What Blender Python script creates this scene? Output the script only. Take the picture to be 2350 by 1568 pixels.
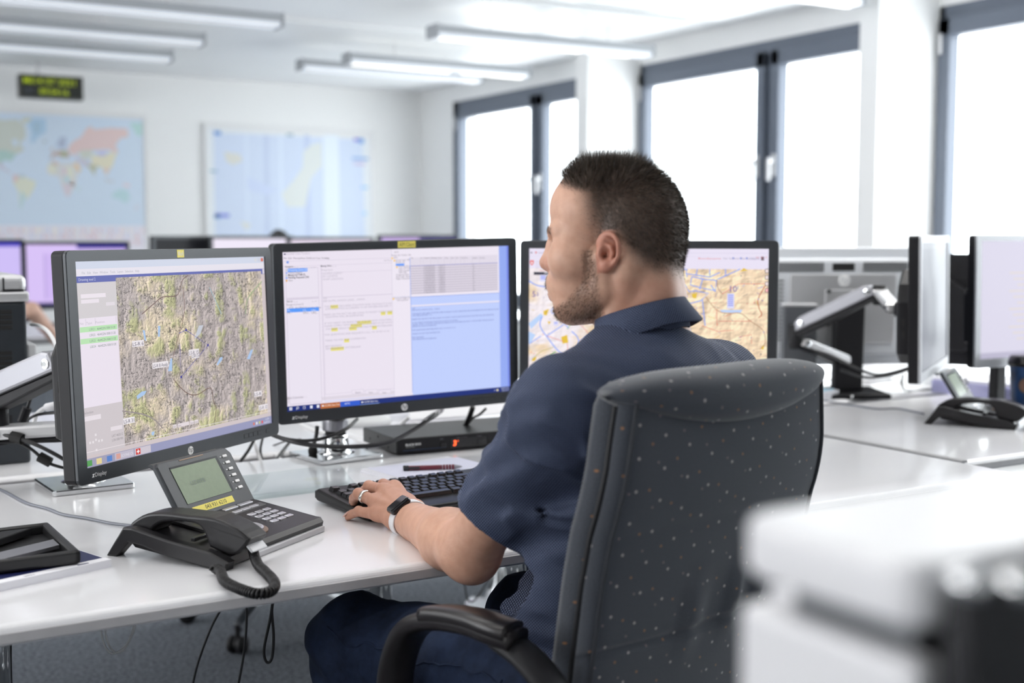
import bpy, bmesh, math, random
import numpy as np
from mathutils import Vector, Matrix

for o in list(bpy.data.objects):
    bpy.data.objects.remove(o)
scene = bpy.context.scene
COL = scene.collection
random.seed(7)
RNG = np.random.default_rng(11)
PI = math.pi
rad = math.radians

# ------------------------------------------------------------------ camera
FPX, HOR, YAW, HC = 2850.0, 545.0, rad(31.0), 1.22          # focal length in pixels of a 2350 wide frame, horizon row
PITCH = math.atan((784 - HOR) / FPX)
cam_data = bpy.data.cameras.new('camera')
cam_data.sensor_width = 36.0
cam_data.lens = 36.0 * FPX / 2350.0
cam_data.clip_start = 0.05
cam_data.dof.use_dof = True
cam_data.dof.focus_distance = 2.02
cam_data.dof.aperture_fstop = 2.9
cam_data.dof.aperture_blades = 0
cam = bpy.data.objects.new('camera', cam_data)
COL.objects.link(cam)
cam.location = (0, 0, HC)
cam.rotation_euler = (PI / 2 - PITCH, 0, -YAW)
scene.camera = cam

# ------------------------------------------------------------------ world, exposure
world = bpy.data.worlds.new('overcast_sky')
scene.world = world
world.use_nodes = True
_nt = world.node_tree
_bg = _nt.nodes['Background']
_tc = _nt.nodes.new('ShaderNodeTexCoord')
_sx = _nt.nodes.new('ShaderNodeSeparateXYZ')
_rm = _nt.nodes.new('ShaderNodeValToRGB')
_nt.links.new(_tc.outputs['Generated'], _sx.inputs[0])
_nt.links.new(_sx.outputs['Z'], _rm.inputs[0])
_rm.color_ramp.elements[0].position = 0.0
_rm.color_ramp.elements[0].color = (0.90, 0.92, 0.95, 1)
_rm.color_ramp.elements[1].position = 0.6
_rm.color_ramp.elements[1].color = (0.97, 0.98, 1.0, 1)
_nt.links.new(_rm.outputs[0], _bg.inputs['Color'])
_bg.inputs['Strength'].default_value = 8.0
# added area lights at ceiling height, out of frame, filling the near half
for _x, _y, _l, _e in ((0.6, 2.9, 2.6, 13), (3.7, 2.9, 2.4, 34), (0.6, 1.8, 2.6, 11), (3.7, 1.8, 2.4, 13), (-2.4, 2.9, 2.4, 30), (-2.4, 5.2, 2.4, 30), (-2.4, 0.4, 2.4, 34)):
    _a = bpy.data.lights.new('near_fill_light', 'AREA'); _a.shape = 'RECTANGLE'; _a.size = _l; _a.size_y = 0.14; _a.energy = _e; _a.color = (1.0, 0.97, 0.93)
    _o = bpy.data.objects.new('near_fill_light', _a); COL.objects.link(_o); _o.location = (_x, _y, 2.40)
scene.view_settings.view_transform = 'Standard'
scene.view_settings.look = 'None'
scene.view_settings.exposure = 0.0
scene.view_settings.gamma = 1.0
scene.view_settings.use_curve_mapping = False
scene.cycles.max_bounces = 10
scene.cycles.diffuse_bounces = 6
scene.cycles.transparent_max_bounces = 12
scene.cycles.caustics_reflective = False
scene.cycles.caustics_refractive = False
scene.cycles.sample_clamp_indirect = 6.0
scene.cycles.use_denoising = True

# ------------------------------------------------------------------ pixel -> place helpers (points measured on the photograph)
_F0 = np.array([math.sin(YAW), math.cos(YAW), 0.0])
_R = np.array([math.cos(YAW), -math.sin(YAW), 0.0])
_F = _F0 * math.cos(PITCH) + np.array([0, 0, -math.sin(PITCH)])
_U = np.cross(_R, _F)
_C = np.array([0, 0, HC])
def ray(u, v): return _F + (u - 1175) / FPX * _R - (v - 784) / FPX * _U
def PD(u, v, d): r = ray(u, v); return _C + r * d / (r @ _F0)       # at depth d ahead
def PZ(u, v, z): r = ray(u, v); return _C + r * (z - HC) / r[2]       # on the level z
def PX(u, v, x): r = ray(u, v); return _C + r * x / r[0]
def PY(u, v, y): r = ray(u, v); return _C + r * y / r[1]
def PP(u, v, o, n):                                                    # on the plane through o with normal n
    r = ray(u, v); return _C + r * (((np.asarray(o) - _C) @ n) / (r @ n))
def proj(p):
    q = np.asarray(p) - _C; z = q @ _F
    return 1175 + FPX * (q @ _R) / z, 784 - FPX * (q @ _U) / z

# ------------------------------------------------------------------ materials
def srgb(r, g, b):
    f = lambda c: (c / 255) / 12.92 if c / 255 <= 0.04045 else ((c / 255 + 0.055) / 1.055) ** 2.4
    return (f(r), f(g), f(b))
MATS = {}
def mat(name, color=(0.8, 0.8, 0.8), rough=0.5, metal=0.0, coat=0.0, emis=None, estr=1.0, spec=0.5, bump=None, mottle=None, sss=0.0, trans=0.0):
    if name in MATS: return MATS[name]
    m = bpy.data.materials.new(name); m.use_nodes = True
    nt = m.node_tree; b = nt.nodes['Principled BSDF']
    b.inputs['Base Color'].default_value = (*color, 1)
    b.inputs['Roughness'].default_value = rough
    b.inputs['Metallic'].default_value = metal
    b.inputs['Specular IOR Level'].default_value = spec
    if coat: b.inputs['Coat Weight'].default_value = coat; b.inputs['Coat Roughness'].default_value = 0.08
    if emis: b.inputs['Emission Color'].default_value = (*emis, 1); b.inputs['Emission Strength'].default_value = estr
    if sss: b.inputs['Subsurface Weight'].default_value = sss; b.inputs['Subsurface Radius'].default_value = (0.012, 0.005, 0.003); b.inputs['Subsurface Scale'].default_value = 0.6
    if trans: b.inputs['Transmission Weight'].default_value = trans
    if mottle or bump:
        tc = nt.nodes.new('ShaderNodeTexCoord')
    if mottle:                                   # (scale, amount): a little uneven colour, as real surfaces have
        n = nt.nodes.new('ShaderNodeTexNoise'); n.inputs['Scale'].default_value = mottle[0]; n.inputs['Detail'].default_value = 4
        nt.links.new(tc.outputs['Object'], n.inputs['Vector'])
        r = nt.nodes.new('ShaderNodeValToRGB')
        lo = tuple(max(0, c * (1 - mottle[1])) for c in color); hi = tuple(min(1, c * (1 + mottle[1])) for c in color)
        r.color_ramp.elements[0].position = 0.35; r.color_ramp.elements[0].color = (*lo, 1)
        r.color_ramp.elements[1].position = 0.65; r.color_ramp.elements[1].color = (*hi, 1)
        nt.links.new(n.outputs['Fac'], r.inputs[0]); nt.links.new(r.outputs[0], b.inputs['Base Color'])
    if bump:                                     # (scale, strength, distance)
        n2 = nt.nodes.new('ShaderNodeTexNoise'); n2.inputs['Scale'].default_value = bump[0]; n2.inputs['Detail'].default_value = 3
        nt.links.new(tc.outputs['Object'], n2.inputs['Vector'])
        bp = nt.nodes.new('ShaderNodeBump'); bp.inputs['Strength'].default_value = bump[1]; bp.inputs['Distance'].default_value = bump[2]
        nt.links.new(n2.outputs['Fac'], bp.inputs['Height']); nt.links.new(bp.outputs['Normal'], b.inputs['Normal'])
    MATS[name] = m
    return m
def attr_mat(name, rough=0.7, emit=0.0, base=None, spec=0.3):
    """colour comes from the mesh's own 'Col' attribute (printed sheets, screens)"""
    if name in MATS: return MATS[name]
    m = bpy.data.materials.new(name); m.use_nodes = True
    nt = m.node_tree; b = nt.nodes['Principled BSDF']
    a = nt.nodes.new('ShaderNodeAttribute'); a.attribute_name = 'Col'
    b.inputs['Roughness'].default_value = rough; b.inputs['Specular IOR Level'].default_value = spec
    if emit:
        b.inputs['Base Color'].default_value = (*(base or (0.01, 0.01, 0.012)), 1)
        nt.links.new(a.outputs['Color'], b.inputs['Emission Color']); b.inputs['Emission Strength'].default_value = emit
    else:
        nt.links.new(a.outputs['Color'], b.inputs['Base Color'])
    MATS[name] = m
    return m

white_wall = mat('white_wall_paint', (0.86, 0.86, 0.85), 0.85, bump=(60, 0.05, 0.002))
ceil_white = mat('ceiling_white', (0.89, 0.89, 0.89), 0.8)
panel_white = mat('ceiling_panel_white', (0.87, 0.88, 0.88), 0.35, mottle=(1.5, 0.02))
laminate = mat('white_desk_laminate', (0.78, 0.78, 0.80), 0.2, coat=0.4, mottle=(3, 0.015))
laminate_edge = mat('desk_edge_band', (0.52, 0.51, 0.52), 0.45, mottle=(14, 0.08))
black_plastic = mat('black_plastic', (0.011, 0.011, 0.013), 0.45, spec=0.22, bump=(900, 0.06, 0.0005))
soft_black = mat('soft_black_plastic', (0.015, 0.015, 0.017), 0.5, spec=0.25)
gloss_black = mat('gloss_black_plastic', (0.012, 0.012, 0.014), 0.12)
dark_bezel = mat('graphite_bezel', (0.042, 0.047, 0.053), 0.36, metal=0.3, bump=(1400, 0.08, 0.0004))
silver_bezel = mat('silver_bezel', (0.45, 0.46, 0.48), 0.4, metal=0.4)
chrome = mat('polished_chrome', (0.78, 0.79, 0.80), 0.12, metal=1.0)
brushed_alu = mat('brushed_aluminium', (0.33, 0.33, 0.355), 0.42, metal=0.9, bump=(300, 0.05, 0.0005))
silver_paint = mat('silver_paint', (0.62, 0.62, 0.63), 0.35, metal=0.5)
frame_blue = mat('slate_window_frame', (0.12, 0.14, 0.18), 0.45)
light_grey = mat('light_grey_plastic', (0.55, 0.56, 0.57), 0.45)
white_plastic = mat('white_plastic', (0.78, 0.78, 0.80), 0.4)
white_paper = mat('white_paper', (0.80, 0.80, 0.84), 0.8)
cable_black = mat('black_cable', (0.012, 0.012, 0.014), 0.4)
cable_white = mat('white_cable', (0.70, 0.70, 0.71), 0.45)
cable_grey = mat('grey_cable', (0.16, 0.17, 0.20), 0.4)
yellow_label = mat('yellow_sticker', srgb(238, 224, 110), 0.6)
ink_black = mat('black_print', (0.02, 0.02, 0.02), 0.6)
ink_white = mat('white_print', (0.85, 0.85, 0.85), 0.5)
screen_mat = attr_mat('lit_screen', 0.35, emit=1.0, spec=0.12)
print_mat = attr_mat('printed_sheet', 0.55)
rubber = mat('black_rubber', (0.01, 0.01, 0.01), 0.8)

# ------------------------------------------------------------------ geometry builder
class MB:
    def __init__(s): s.v = []; s.f = []; s.m = []; s.s = []; s.c = []; s.n = 0
    def add(s, vf, mat=0, smooth=False, M=None, col=None, loc=None):
        vs, fs = vf
        vs = np.asarray(vs, float).reshape(-1, 3)
        if M is not None:
            A = np.array(M); vs = vs @ A[:3, :3].T + A[:3, 3]
        if loc is not None: vs = vs + np.asarray(loc, float)
        s.v.append(vs)
        for f in fs:
            s.f.append([i + s.n for i in f]); s.m.append(mat); s.s.append(smooth); s.c.append(col)
        s.n += len(vs)
        return s
    def build(s, name, mats, parent=None, label=None, world=False, kind=None, pointcol=None):
        vs = np.concatenate(s.v) if s.v else np.zeros((0, 3))
        if world and parent is not None:
            top = parent
            M = np.array(mw(parent).inverted()); vs = vs @ M[:3, :3].T + M[:3, 3]
        me = bpy.data.meshes.new(name)
        me.from_pydata(vs.tolist(), [], s.f)
        if not isinstance(mats, (list, tuple)): mats = [mats]
        for m in mats: me.materials.append(m)
        me.polygons.foreach_set('material_index', s.m)
        me.polygons.foreach_set('use_smooth', s.s)
        if any(c is not None for c in s.c):
            ca = me.color_attributes.new('Col', 'FLOAT_COLOR', 'CORNER')
            lt = np.array([len(f) for f in s.f])
            cc = np.array([(*(c if c is not None else (1, 1, 1)), 1) for c in s.c], dtype=np.float32)
            ca.data.foreach_set('color', np.repeat(cc, lt, axis=0).ravel())
        me.validate(); me.update()
        o = bpy.data.objects.new(name, me); COL.objects.link(o)
        if parent is not None: o.parent = parent
        if label: o['label'] = label
        if kind: o['kind'] = kind
        return o

def mw(o):
    M = Matrix.LocRotScale(o.location, o.rotation_euler, o.scale)
    return mw(o.parent) @ M if o.parent else M
def T(x=0, y=0, z=0, rx=0, ry=0, rz=0):
    return Matrix.Translation((x, y, z)) @ Matrix.Rotation(rz, 4, 'Z') @ Matrix.Rotation(ry, 4, 'Y') @ Matrix.Rotation(rx, 4, 'X')
def frame_M(o, x, y, z):
    M = Matrix.Identity(4)
    for i, a in enumerate((x, y, z)):
        for k in range(3): M[k][i] = a[k]
    for k in range(3): M[k][3] = o[k]
    return M
_rb = {}
def rbox(sx, sy, sz, r=0.0, seg=2):
    key = (round(sx, 5), round(sy, 5), round(sz, 5), round(r, 5), seg)
    if key in _rb: return _rb[key]
    bm = bmesh.new(); bmesh.ops.create_cube(bm, size=1.0)
    for v in bm.verts: v.co.x *= sx; v.co.y *= sy; v.co.z *= sz
    r = min(r, 0.49 * min(sx, sy, sz))
    if r > 0: bmesh.ops.bevel(bm, geom=list(bm.edges), offset=r, segments=seg, profile=0.5, affect='EDGES')
    bm.verts.index_update()
    out = ([tuple(v.co) for v in bm.verts], [[v.index for v in f.verts] for f in bm.faces]); bm.free()
    _rb[key] = out
    return out
def box6(x0, x1, y0, y1, z0, z1, r=0.0, seg=2):
    vs, fs = rbox(x1 - x0, y1 - y0, z1 - z0, r, seg)
    c = np.array([(x0 + x1) / 2, (y0 + y1) / 2, (z0 + z1) / 2])
    return (np.asarray(vs) + c, fs)
def prism(poly, h, bev=0.0, seg=2):
    """closed outline in xy, raised from z=0 to h, edges rounded by bev"""
    bm = bmesh.new(); vs = [bm.verts.new((p[0], p[1], 0)) for p in poly]
    f = bm.faces.new(vs)
    r = bmesh.ops.extrude_face_region(bm, geom=[f])
    for v in [g for g in r['geom'] if isinstance(g, bmesh.types.BMVert)]: v.co.z += h
    bmesh.ops.recalc_face_normals(bm, faces=bm.faces)
    if bev:
        ed = [e for e in bm.edges if abs(e.verts[0].co.z - e.verts[1].co.z) < 1e-9]
        bmesh.ops.bevel(bm, geom=ed, offset=bev, segments=seg, profile=0.5, affect='EDGES')
    bm.verts.index_update()
    out = ([tuple(v.co) for v in bm.verts], [[v.index for v in g.verts] for g in bm.faces]); bm.free()
    return out
def rrect(w, h, r, n=5):
    pts = []
    for cx, cy, a0 in ((w/2-r, h/2-r, 0), (-w/2+r, h/2-r, 90), (-w/2+r, -h/2+r, 180), (w/2-r, -h/2+r, 270)):
        for k in range(n + 1):
            a = rad(a0 + 90 * k / n); pts.append((cx + r * math.cos(a), cy + r * math.sin(a)))
    return pts
def lathe(prof, n=24):
    vs = []; fs = []
    for r, z in prof:
        for k in range(n): a = 2 * PI * k / n; vs.append((r * math.cos(a), r * math.sin(a), z))
    for i in range(len(prof) - 1):
        for k in range(n):
            a, b = i * n + k, i * n + (k + 1) % n; fs.append((a, b, b + n, a + n))
    fs.append(tuple(range(n))[::-1]); fs.append(tuple(range((len(prof) - 1) * n, len(prof) * n)))
    return vs, fs
def spline(pts, n=12):
    P = [np.asarray(p, float) for p in pts]
    P = [2 * P[0] - P[1]] + P + [2 * P[-1] - P[-2]]
    out = []
    for i in range(1, len(P) - 2):
        p0, p1, p2, p3 = P[i-1:i+3]
        for k in range(n):
            t = k / n
            out.append(0.5 * ((2*p1) + (-p0+p2)*t + (2*p0-5*p1+4*p2-p3)*t*t + (-p0+3*p1-3*p2+p3)*t**3))
    out.append(P[-2])
    return np.array(out)
def sweep(path, sec, up=(0, 0, 1), closed_sec=True, scale=None, cap=True):
    """carry a 2-D section (list of (a,b)) along a path; a = sideways, b = along up"""
    P = np.asarray(path, float); n = len(P); up0 = np.asarray(up, float)
    vs = []; fs = []; m = len(sec)
    tang = np.gradient(P, axis=0); tang /= np.linalg.norm(tang, axis=1)[:, None] + 1e-12
    s0 = np.cross(tang[0], up0)
    if np.linalg.norm(s0) < 1e-4: up0 = np.array([1.0, 0.1, 0]); s0 = np.cross(tang[0], up0)
    side = s0 / np.linalg.norm(s0)
    for i in range(n):
        t = tang[i]
        side = side - t * (side @ t); side /= np.linalg.norm(side) + 1e-12
        nb = np.cross(side, t)
        k = 1.0 if scale is None else scale[i]
        for a, b in sec: vs.append(P[i] + side * a * k + nb * b * k)
    for i in range(n - 1):
        for j in range(m if closed_sec else m - 1):
            a, b = i * m + j, i * m + (j + 1) % m
            fs.append((a, b, b + m, a + m))
    if cap and closed_sec:
        fs.append(tuple(range(m))[::-1]); fs.append(tuple(range((n - 1) * m, n * m)))
    return vs, fs
def circ(r, n=8): return [(r * math.cos(2 * PI * k / n), r * math.sin(2 * PI * k / n)) for k in range(n)]
def tube(path, r, n=8, up=(0, 0, 1), scale=None): return sweep(path, circ(r, n), up, scale=scale)
def cyl(p0, p1, r, n=16):
    p0, p1 = np.asarray(p0, float), np.asarray(p1, float)
    up = (0, 0, 1) if abs((p1 - p0)[2]) < 0.9 * np.linalg.norm(p1 - p0) else (1, 0, 0)
    return sweep([p0, p1], circ(r, n), up)
def grid_faces(nu, nv, wrap=False):
    fs = []
    for i in range(nv - 1):
        for j in range(nu - (0 if wrap else 1)):
            a, b = i * nu + j, i * nu + (j + 1) % nu; fs.append((a, b, b + nu, a + nu))
    return fs
_txt = {}
def text_geo(s, size=1.0, bold=0.0, align='LEFT', extrude=0.0, shear=0.0):
    """outline lettering as flat faces in the xy plane"""
    key = (s, size, bold, align, extrude, shear)
    if key in _txt: return _txt[key]
    cu = bpy.data.curves.new('lettering', 'FONT'); cu.body = s; cu.size = size; cu.align_x = align
    cu.resolution_u = 2; cu.offset = bold; cu.extrude = extrude; cu.shear = shear
    o = bpy.data.objects.new('lettering', cu)
    me = o.to_mesh()
    out = ([tuple(v.co) for v in me.vertices], [list(p.vertices) for p in me.polygons])
    o.to_mesh_clear(); bpy.data.objects.remove(o); bpy.data.curves.remove(cu)
    _txt[key] = out
    return out

# ------------------------------------------------------------------ things, parts, copies
def tag(o, label=None, cat=None, group=None, kind=None):
    if label: o['label'] = label
    if cat: o['category'] = cat
    if group: o['group'] = group
    if kind: o['kind'] = kind
    return o
def thing(name, label, cat, loc=(0, 0, 0), rz=0.0, group=None, kind=None):
    o = bpy.data.objects.new(name, None); COL.objects.link(o)
    o.empty_display_size = 0.05
    o.location = tuple(float(c) for c in loc); o.rotation_euler = (0, 0, rz)
    return tag(o, label, cat, group, kind)
def kids(o): return [c for c in bpy.data.objects if c.parent == o]
def dup(root, loc, rz=None, label=None, group=None):
    r = root.copy(); COL.objects.link(r); r.location = loc
    if rz is not None: r.rotation_euler = (0, 0, rz)
    if label: r['label'] = label
    if group: r['group'] = group
    for ch in kids(root):
        c = ch.copy(); COL.objects.link(c); c.parent = r
        for g in kids(ch):
            d = g.copy(); COL.objects.link(d); d.parent = c
    return r
def cable(name, label, pts, r=0.003, m=None, n=10, seg=8, group=None, flat=None):
    mb = MB()
    p = spline(pts, n)
    sec = circ(r, seg) if flat is None else [(a * flat, b) for a, b in circ(r, seg)]
    mb.add(sweep(p, sec), smooth=True)
    o = mb.build(name, m or cable_black); tag(o, label, 'cable', group)
    return o
# ================================================================== the room
XW, YB, ZC = 5.46, 10.79, 2.60          # window wall, back wall, ceiling
FLX0, FLY0 = -4.6, -2.6
def struct(name, mb, mats, parent=None):
    return mb.build(name, mats, parent, kind='structure')

# floor: blue grey mottled carpet
mc = bpy.data.materials.new('grey_carpet'); mc.use_nodes = True
nt = mc.node_tree; b = nt.nodes['Principled BSDF']; b.inputs['Roughness'].default_value = 0.95; b.inputs['Specular IOR Level'].default_value = 0.1
tc = nt.nodes.new('ShaderNodeTexCoord')
n1 = nt.nodes.new('ShaderNodeTexNoise'); n1.inputs['Scale'].default_value = 85; n1.inputs['Detail'].default_value = 6; n1.inputs['Roughness'].default_value = 0.75
nt.links.new(tc.outputs['Object'], n1.inputs['Vector'])
rp = nt.nodes.new('ShaderNodeValToRGB')
rp.color_ramp.elements[0].position = 0.36; rp.color_ramp.elements[0].color = (0.050, 0.056, 0.066, 1)
rp.color_ramp.elements[1].position = 0.66; rp.color_ramp.elements[1].color = (0.26, 0.28, 0.31, 1)
nt.links.new(n1.outputs['Fac'], rp.inputs[0]); nt.links.new(rp.outputs[0], b.inputs['Base Color'])
bp = nt.nodes.new('ShaderNodeBump'); bp.inputs['Strength'].default_value = 0.5; bp.inputs['Distance'].default_value = 0.006
nt.links.new(n1.outputs['Fac'], bp.inputs['Height']); nt.links.new(bp.outputs['Normal'], b.inputs['Normal'])
struct('floor', MB().add(box6(FLX0, XW + 0.3, FLY0, YB + 0.1, -0.08, 0)), mc)
struct('ceiling', MB().add(box6(FLX0, XW + 0.3, FLY0, YB + 0.1, ZC, ZC + 0.1)), ceil_white)
struct('wall_back', MB().add(box6(FLX0, XW + 0.3, YB, YB + 0.1, 0, ZC)), white_wall)
struct('wall_front', MB().add(box6(FLX0, XW + 0.3, FLY0 - 0.1, FLY0, 0, ZC)), white_wall)
mb = MB()                                   # unseen side of the room, its openings placed to let in fill light
mb.add(box6(FLX0 - 0.1, FLX0, FLY0, YB + 0.1, 0, 0.85)); mb.add(box6(FLX0 - 0.1, FLX0, FLY0, YB + 0.1, 2.45, ZC))
for q0, q1 in ((FLY0, 1.6), (5.6, 7.0), (9.2, YB + 0.1)): mb.add(box6(FLX0 - 0.1, FLX0, q0, q1, 0.85, 2.45))
struct('wall_left', mb, white_wall)

# window wall: parapet, head band and the plain end by the back wall
ZH, ZS = 2.452, 0.62
yw = [(7.36, 10.14), (4.70, 7.36), (2.02, 4.70), (-0.66, 2.02)]
mb = MB()
mb.add(box6(XW, XW + 0.25, FLY0, YB, 0, ZS)); mb.add(box6(XW, XW + 0.25, FLY0, YB, ZH, ZC))
mb.add(box6(XW, XW + 0.25, 10.14, YB, ZS, ZH)); mb.add(box6(XW, XW + 0.25, FLY0, -0.66, ZS, ZH))
struct('wall_right', mb, white_wall)
# piers between the windows
pier_y = [(7.29, 7.44), (4.63, 4.765), (1.96, 2.10), (-0.72, -0.58)]
for (a, c) in pier_y:
    struct('pillar', MB().add(box6(5.0, XW + 0.02, a, c, 0, ZC, 0.004)), white_wall)
# glass
gm = bpy.data.materials.new('window_glass'); gm.use_nodes = True
nt = gm.node_tree; nt.nodes.clear()
out = nt.nodes.new('ShaderNodeOutputMaterial'); mx = nt.nodes.new('ShaderNodeMixShader'); tr = nt.nodes.new('ShaderNodeBsdfTransparent'); gl = nt.nodes.new('ShaderNodeBsdfGlossy')
tr.inputs[0].default_value = (0.95, 0.97, 0.97, 1); gl.inputs['Roughness'].default_value = 0.02; mx.inputs[0].default_value = 0.06
nt.links.new(tr.outputs[0], mx.inputs[1]); nt.links.new(gl.outputs[0], mx.inputs[2]); nt.links.new(mx.outputs[0], out.inputs[0])
for i, (y0, y1) in enumerate(yw):
    w = thing(f'window_{i+1}', None, None, (XW + 0.06, (y0 + y1) / 2, ZS), kind='structure')
    ya, yb = y0 + 0.005, y1 - 0.005
    ym = (ya + yb) / 2 - 0.09
    fr = MB()
    X0, X1 = XW + 0.0, XW + 0.10
    fr.add(box6(X0, X1, ya, yb, ZH - 0.085, ZH, 0.004)); fr.add(box6(X0, X1, ya, yb, ZS, ZS + 0.07, 0.004))
    fr.add(box6(X0, X1, ya, ya + 0.07, ZS, ZH, 0.004)); fr.add(box6(X0, X1, yb - 0.10, yb, ZS, ZH, 0.004))
    fr.add(box6(X0 + 0.012, X1, ym - 0.04, ym + 0.04, ZS, ZH, 0.004))
    fo = fr.build('window_frame', frame_blue, w, world=True)
    for (a, c, hy) in ((ya + 0.05, ym - 0.03, ym - 0.075), (ym + 0.03, yb - 0.08, ym + 0.075)):
        sa = MB(); S0, S1 = XW - 0.028, XW + 0.055
        wd = 0.075
        sa.add(box6(S0, S1, a, c, ZH - 0.165, ZH - 0.07, 0.006)); sa.add(box6(S0, S1, a, c, ZS + 0.05, ZS + 0.13, 0.006))
        sa.add(box6(S0, S1, a, a + wd, ZS + 0.05, ZH - 0.07, 0.006)); sa.add(box6(S0, S1, c - wd, c, ZS + 0.05, ZH - 0.07, 0.006))
        so = sa.build('sash', frame_blue, w, world=True)
        MB().add(box6(XW + 0.02, XW + 0.026, a + 0.06, c - 0.06, ZS + 0.12, ZH - 0.155)).build('pane', gm, so, world=True)
        h = MB(); h.add(box6(S0 - 0.012, S0 + 0.001, hy - 0.016, hy + 0.016, 1.60, 1.74, 0.006)); h.add(box6(S0 - 0.05, S0 - 0.01, hy - 0.009, hy + 0.009, 1.685, 1.705, 0.006)); h.add(box6(S0 - 0.055, S0 - 0.035, hy - 0.012, hy + 0.012, 1.57, 1.715, 0.008))
        h.build('handle', silver_paint, so, world=True)
        hg = MB(); hy2 = c - 0.02 if hy < c - 0.3 and hy <= a + 0.2 else a + 0.02
        hg.add(box6(S0 - 0.014, S0 + 0.002, hy2 - 0.012, hy2 + 0.012, ZH - 0.26, ZH - 0.15, 0.005))
        hg.build('hinge', silver_paint, so, world=True)

# lowered metal ceiling fields with a shadow gap
def cpanel(x0, x1, y0, y1, z=2.535):
    mb = MB(); mb.add(box6(x0, x1, y0, y1, z, z + 0.03, 0.003)); mb.add(box6(x0 + 0.06, x1 - 0.06, y0 + 0.06, y1 - 0.06, z + 0.03, ZC + 0.01))
    return struct('ceiling_panel', mb, panel_white)
cpanel(-2.2, 5.05, 3.2, 5.95)
cpanel(-2.2, 5.05, 6.22, 7.25, 2.56)
cpanel(-2.2, 5.05, 0.2, 2.95)
cpanel(-2.2, 5.05, 7.55, 10.3, 2.575)

# ------------------------------------------------------------------ hanging strip lights
lamp_lit = mat('lit_tube', (0.9, 0.9, 0.88), 0.3, emis=(1.0, 0.97, 0.90), estr=1.4)
lamp_cool = mat('lamp_diffuser', (0.85, 0.87, 0.92), 0.35, emis=(0.9, 0.95, 1.0), estr=0.25)
lamp_body = mat('lamp_housing_grey', (0.42, 0.44, 0.46), 0.5)
def strip_light(x0, x1, y, z, lit, label):
    w = 0.14
    t = thing('strip_light', label, 'ceiling light', ((x0 + x1) / 2, y, z), group='strip lights hanging below the ceiling')
    mb = MB(); mb.add(box6(x0, x1, y - w / 2, y + w / 2, z + 0.025, z + 0.07, 0.004))
    mb.build('lamp_housing', lamp_body, t, world=True)
    d = MB(); d.add(box6(x0 + 0.012, x1 - 0.012, y - w / 2 + 0.008, y + w / 2 - 0.008, z, z + 0.026, 0.004)); d.build('diffuser', lamp_cool, t, world=True)
    for (a, c) in lit:
        g = MB(); g.add(cyl((x0 + a * (x1 - x0), y, z + 0.003), (x0 + c * (x1 - x0), y, z + 0.003), 0.014, 12), smooth=True)
        g.build('tube', lamp_lit, t, world=True)
    MB().add(box6(x0 + 0.02, x1 - 0.02, y - 0.05, y + 0.05, z + 0.0705, z + 0.0725)).build('ceiling_fill', mat('ceiling_fill_glow', (0.9, 0.9, 0.88), 0.4, emis=(1.0, 0.98, 0.95), estr=0.5), t, world=True)  # glowing strip added on top of the housing to brighten the ceiling
    for xx in (x0 + 0.0, x1):
        MB().add(box6(xx - 0.006, xx + 0.006, y - w / 2 - 0.004, y + w / 2 + 0.004, z - 0.004, z + 0.075, 0.003)).build('end_cap', lamp_body, t, world=True)
    for xx in (x0 + 0.25 * (x1 - x0), x0 + 0.8 * (x1 - x0)):
        MB().add(cyl((xx, y, z + 0.06), (xx, y, ZC), 0.004, 8), smooth=True).build('hanger', silver_paint, t, world=True)
    return t
strip_light(-0.6, 2.52, 6.72, 2.385, [], 'nearest and longest strip light on the left, its end cap in the top left quarter')
strip_light(-0.6, 2.40, 7.75, 2.41, [], 'thin unlit strip light in the middle of the three on the left')
strip_light(-0.6, 2.40, 8.46, 2.395, [], 'strip light on the left closest to the digital clock')
strip_light(3.42, 5.0, 6.60, 2.39, [(0.03, 0.22), (0.34, 0.66), (0.74, 0.9)], 'strip light with three bright tubes under the ceiling panel edge')
strip_light(3.46, 4.90, 7.95, 2.40, [(0.03, 0.55), (0.62, 0.97)], 'bright strip light ending close to the second window')
strip_light(3.30, 4.75, 8.40, 2.40, [], 'dim strip light furthest back beside the bright one')
strip_light(3.3, 4.90, 4.70, 2.41, [(0.3, 0.97)], 'bright strip light by the top right pillar')
# ================================================================== screens and monitors
def fbm(nx, ny, fx, fy, octv=5, seed=1, gain=0.55, ridged=False):
    r = np.random.default_rng(seed); out = np.zeros((ny, nx)); amp = 1.0; tot = 0
    X = np.linspace(0, 1, nx); Y = np.linspace(0, 1, ny)
    for k in range(octv):
        a, b = int(fx * 2 ** k) + 2, int(fy * 2 ** k) + 2
        L = r.random((b + 2, a + 2))
        xs = X * (a - 1); ys = Y * (b - 1)
        xi = xs.astype(int); yi = ys.astype(int); xf = xs - xi; yf = ys - yi
        xf = xf * xf * (3 - 2 * xf); yf = yf * yf * (3 - 2 * yf)
        A = L[np.ix_(yi, xi)]; B = L[np.ix_(yi, xi + 1)]; C = L[np.ix_(yi + 1, xi)]; D = L[np.ix_(yi + 1, xi + 1)]
        n = (A * (1 - xf) + B * xf) * (1 - yf)[:, None] + (C * (1 - xf) + D * xf) * yf[:, None]
        if ridged: n = 1 - abs(2 * n - 1)
        out += amp * n; tot += amp; amp *= gain
    return out / tot
def smooth(a, b, x): t = np.clip((x - a) / (b - a), 0, 1); return t * t * (3 - 2 * t)
def L3(c): return np.array(srgb(*c))

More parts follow.
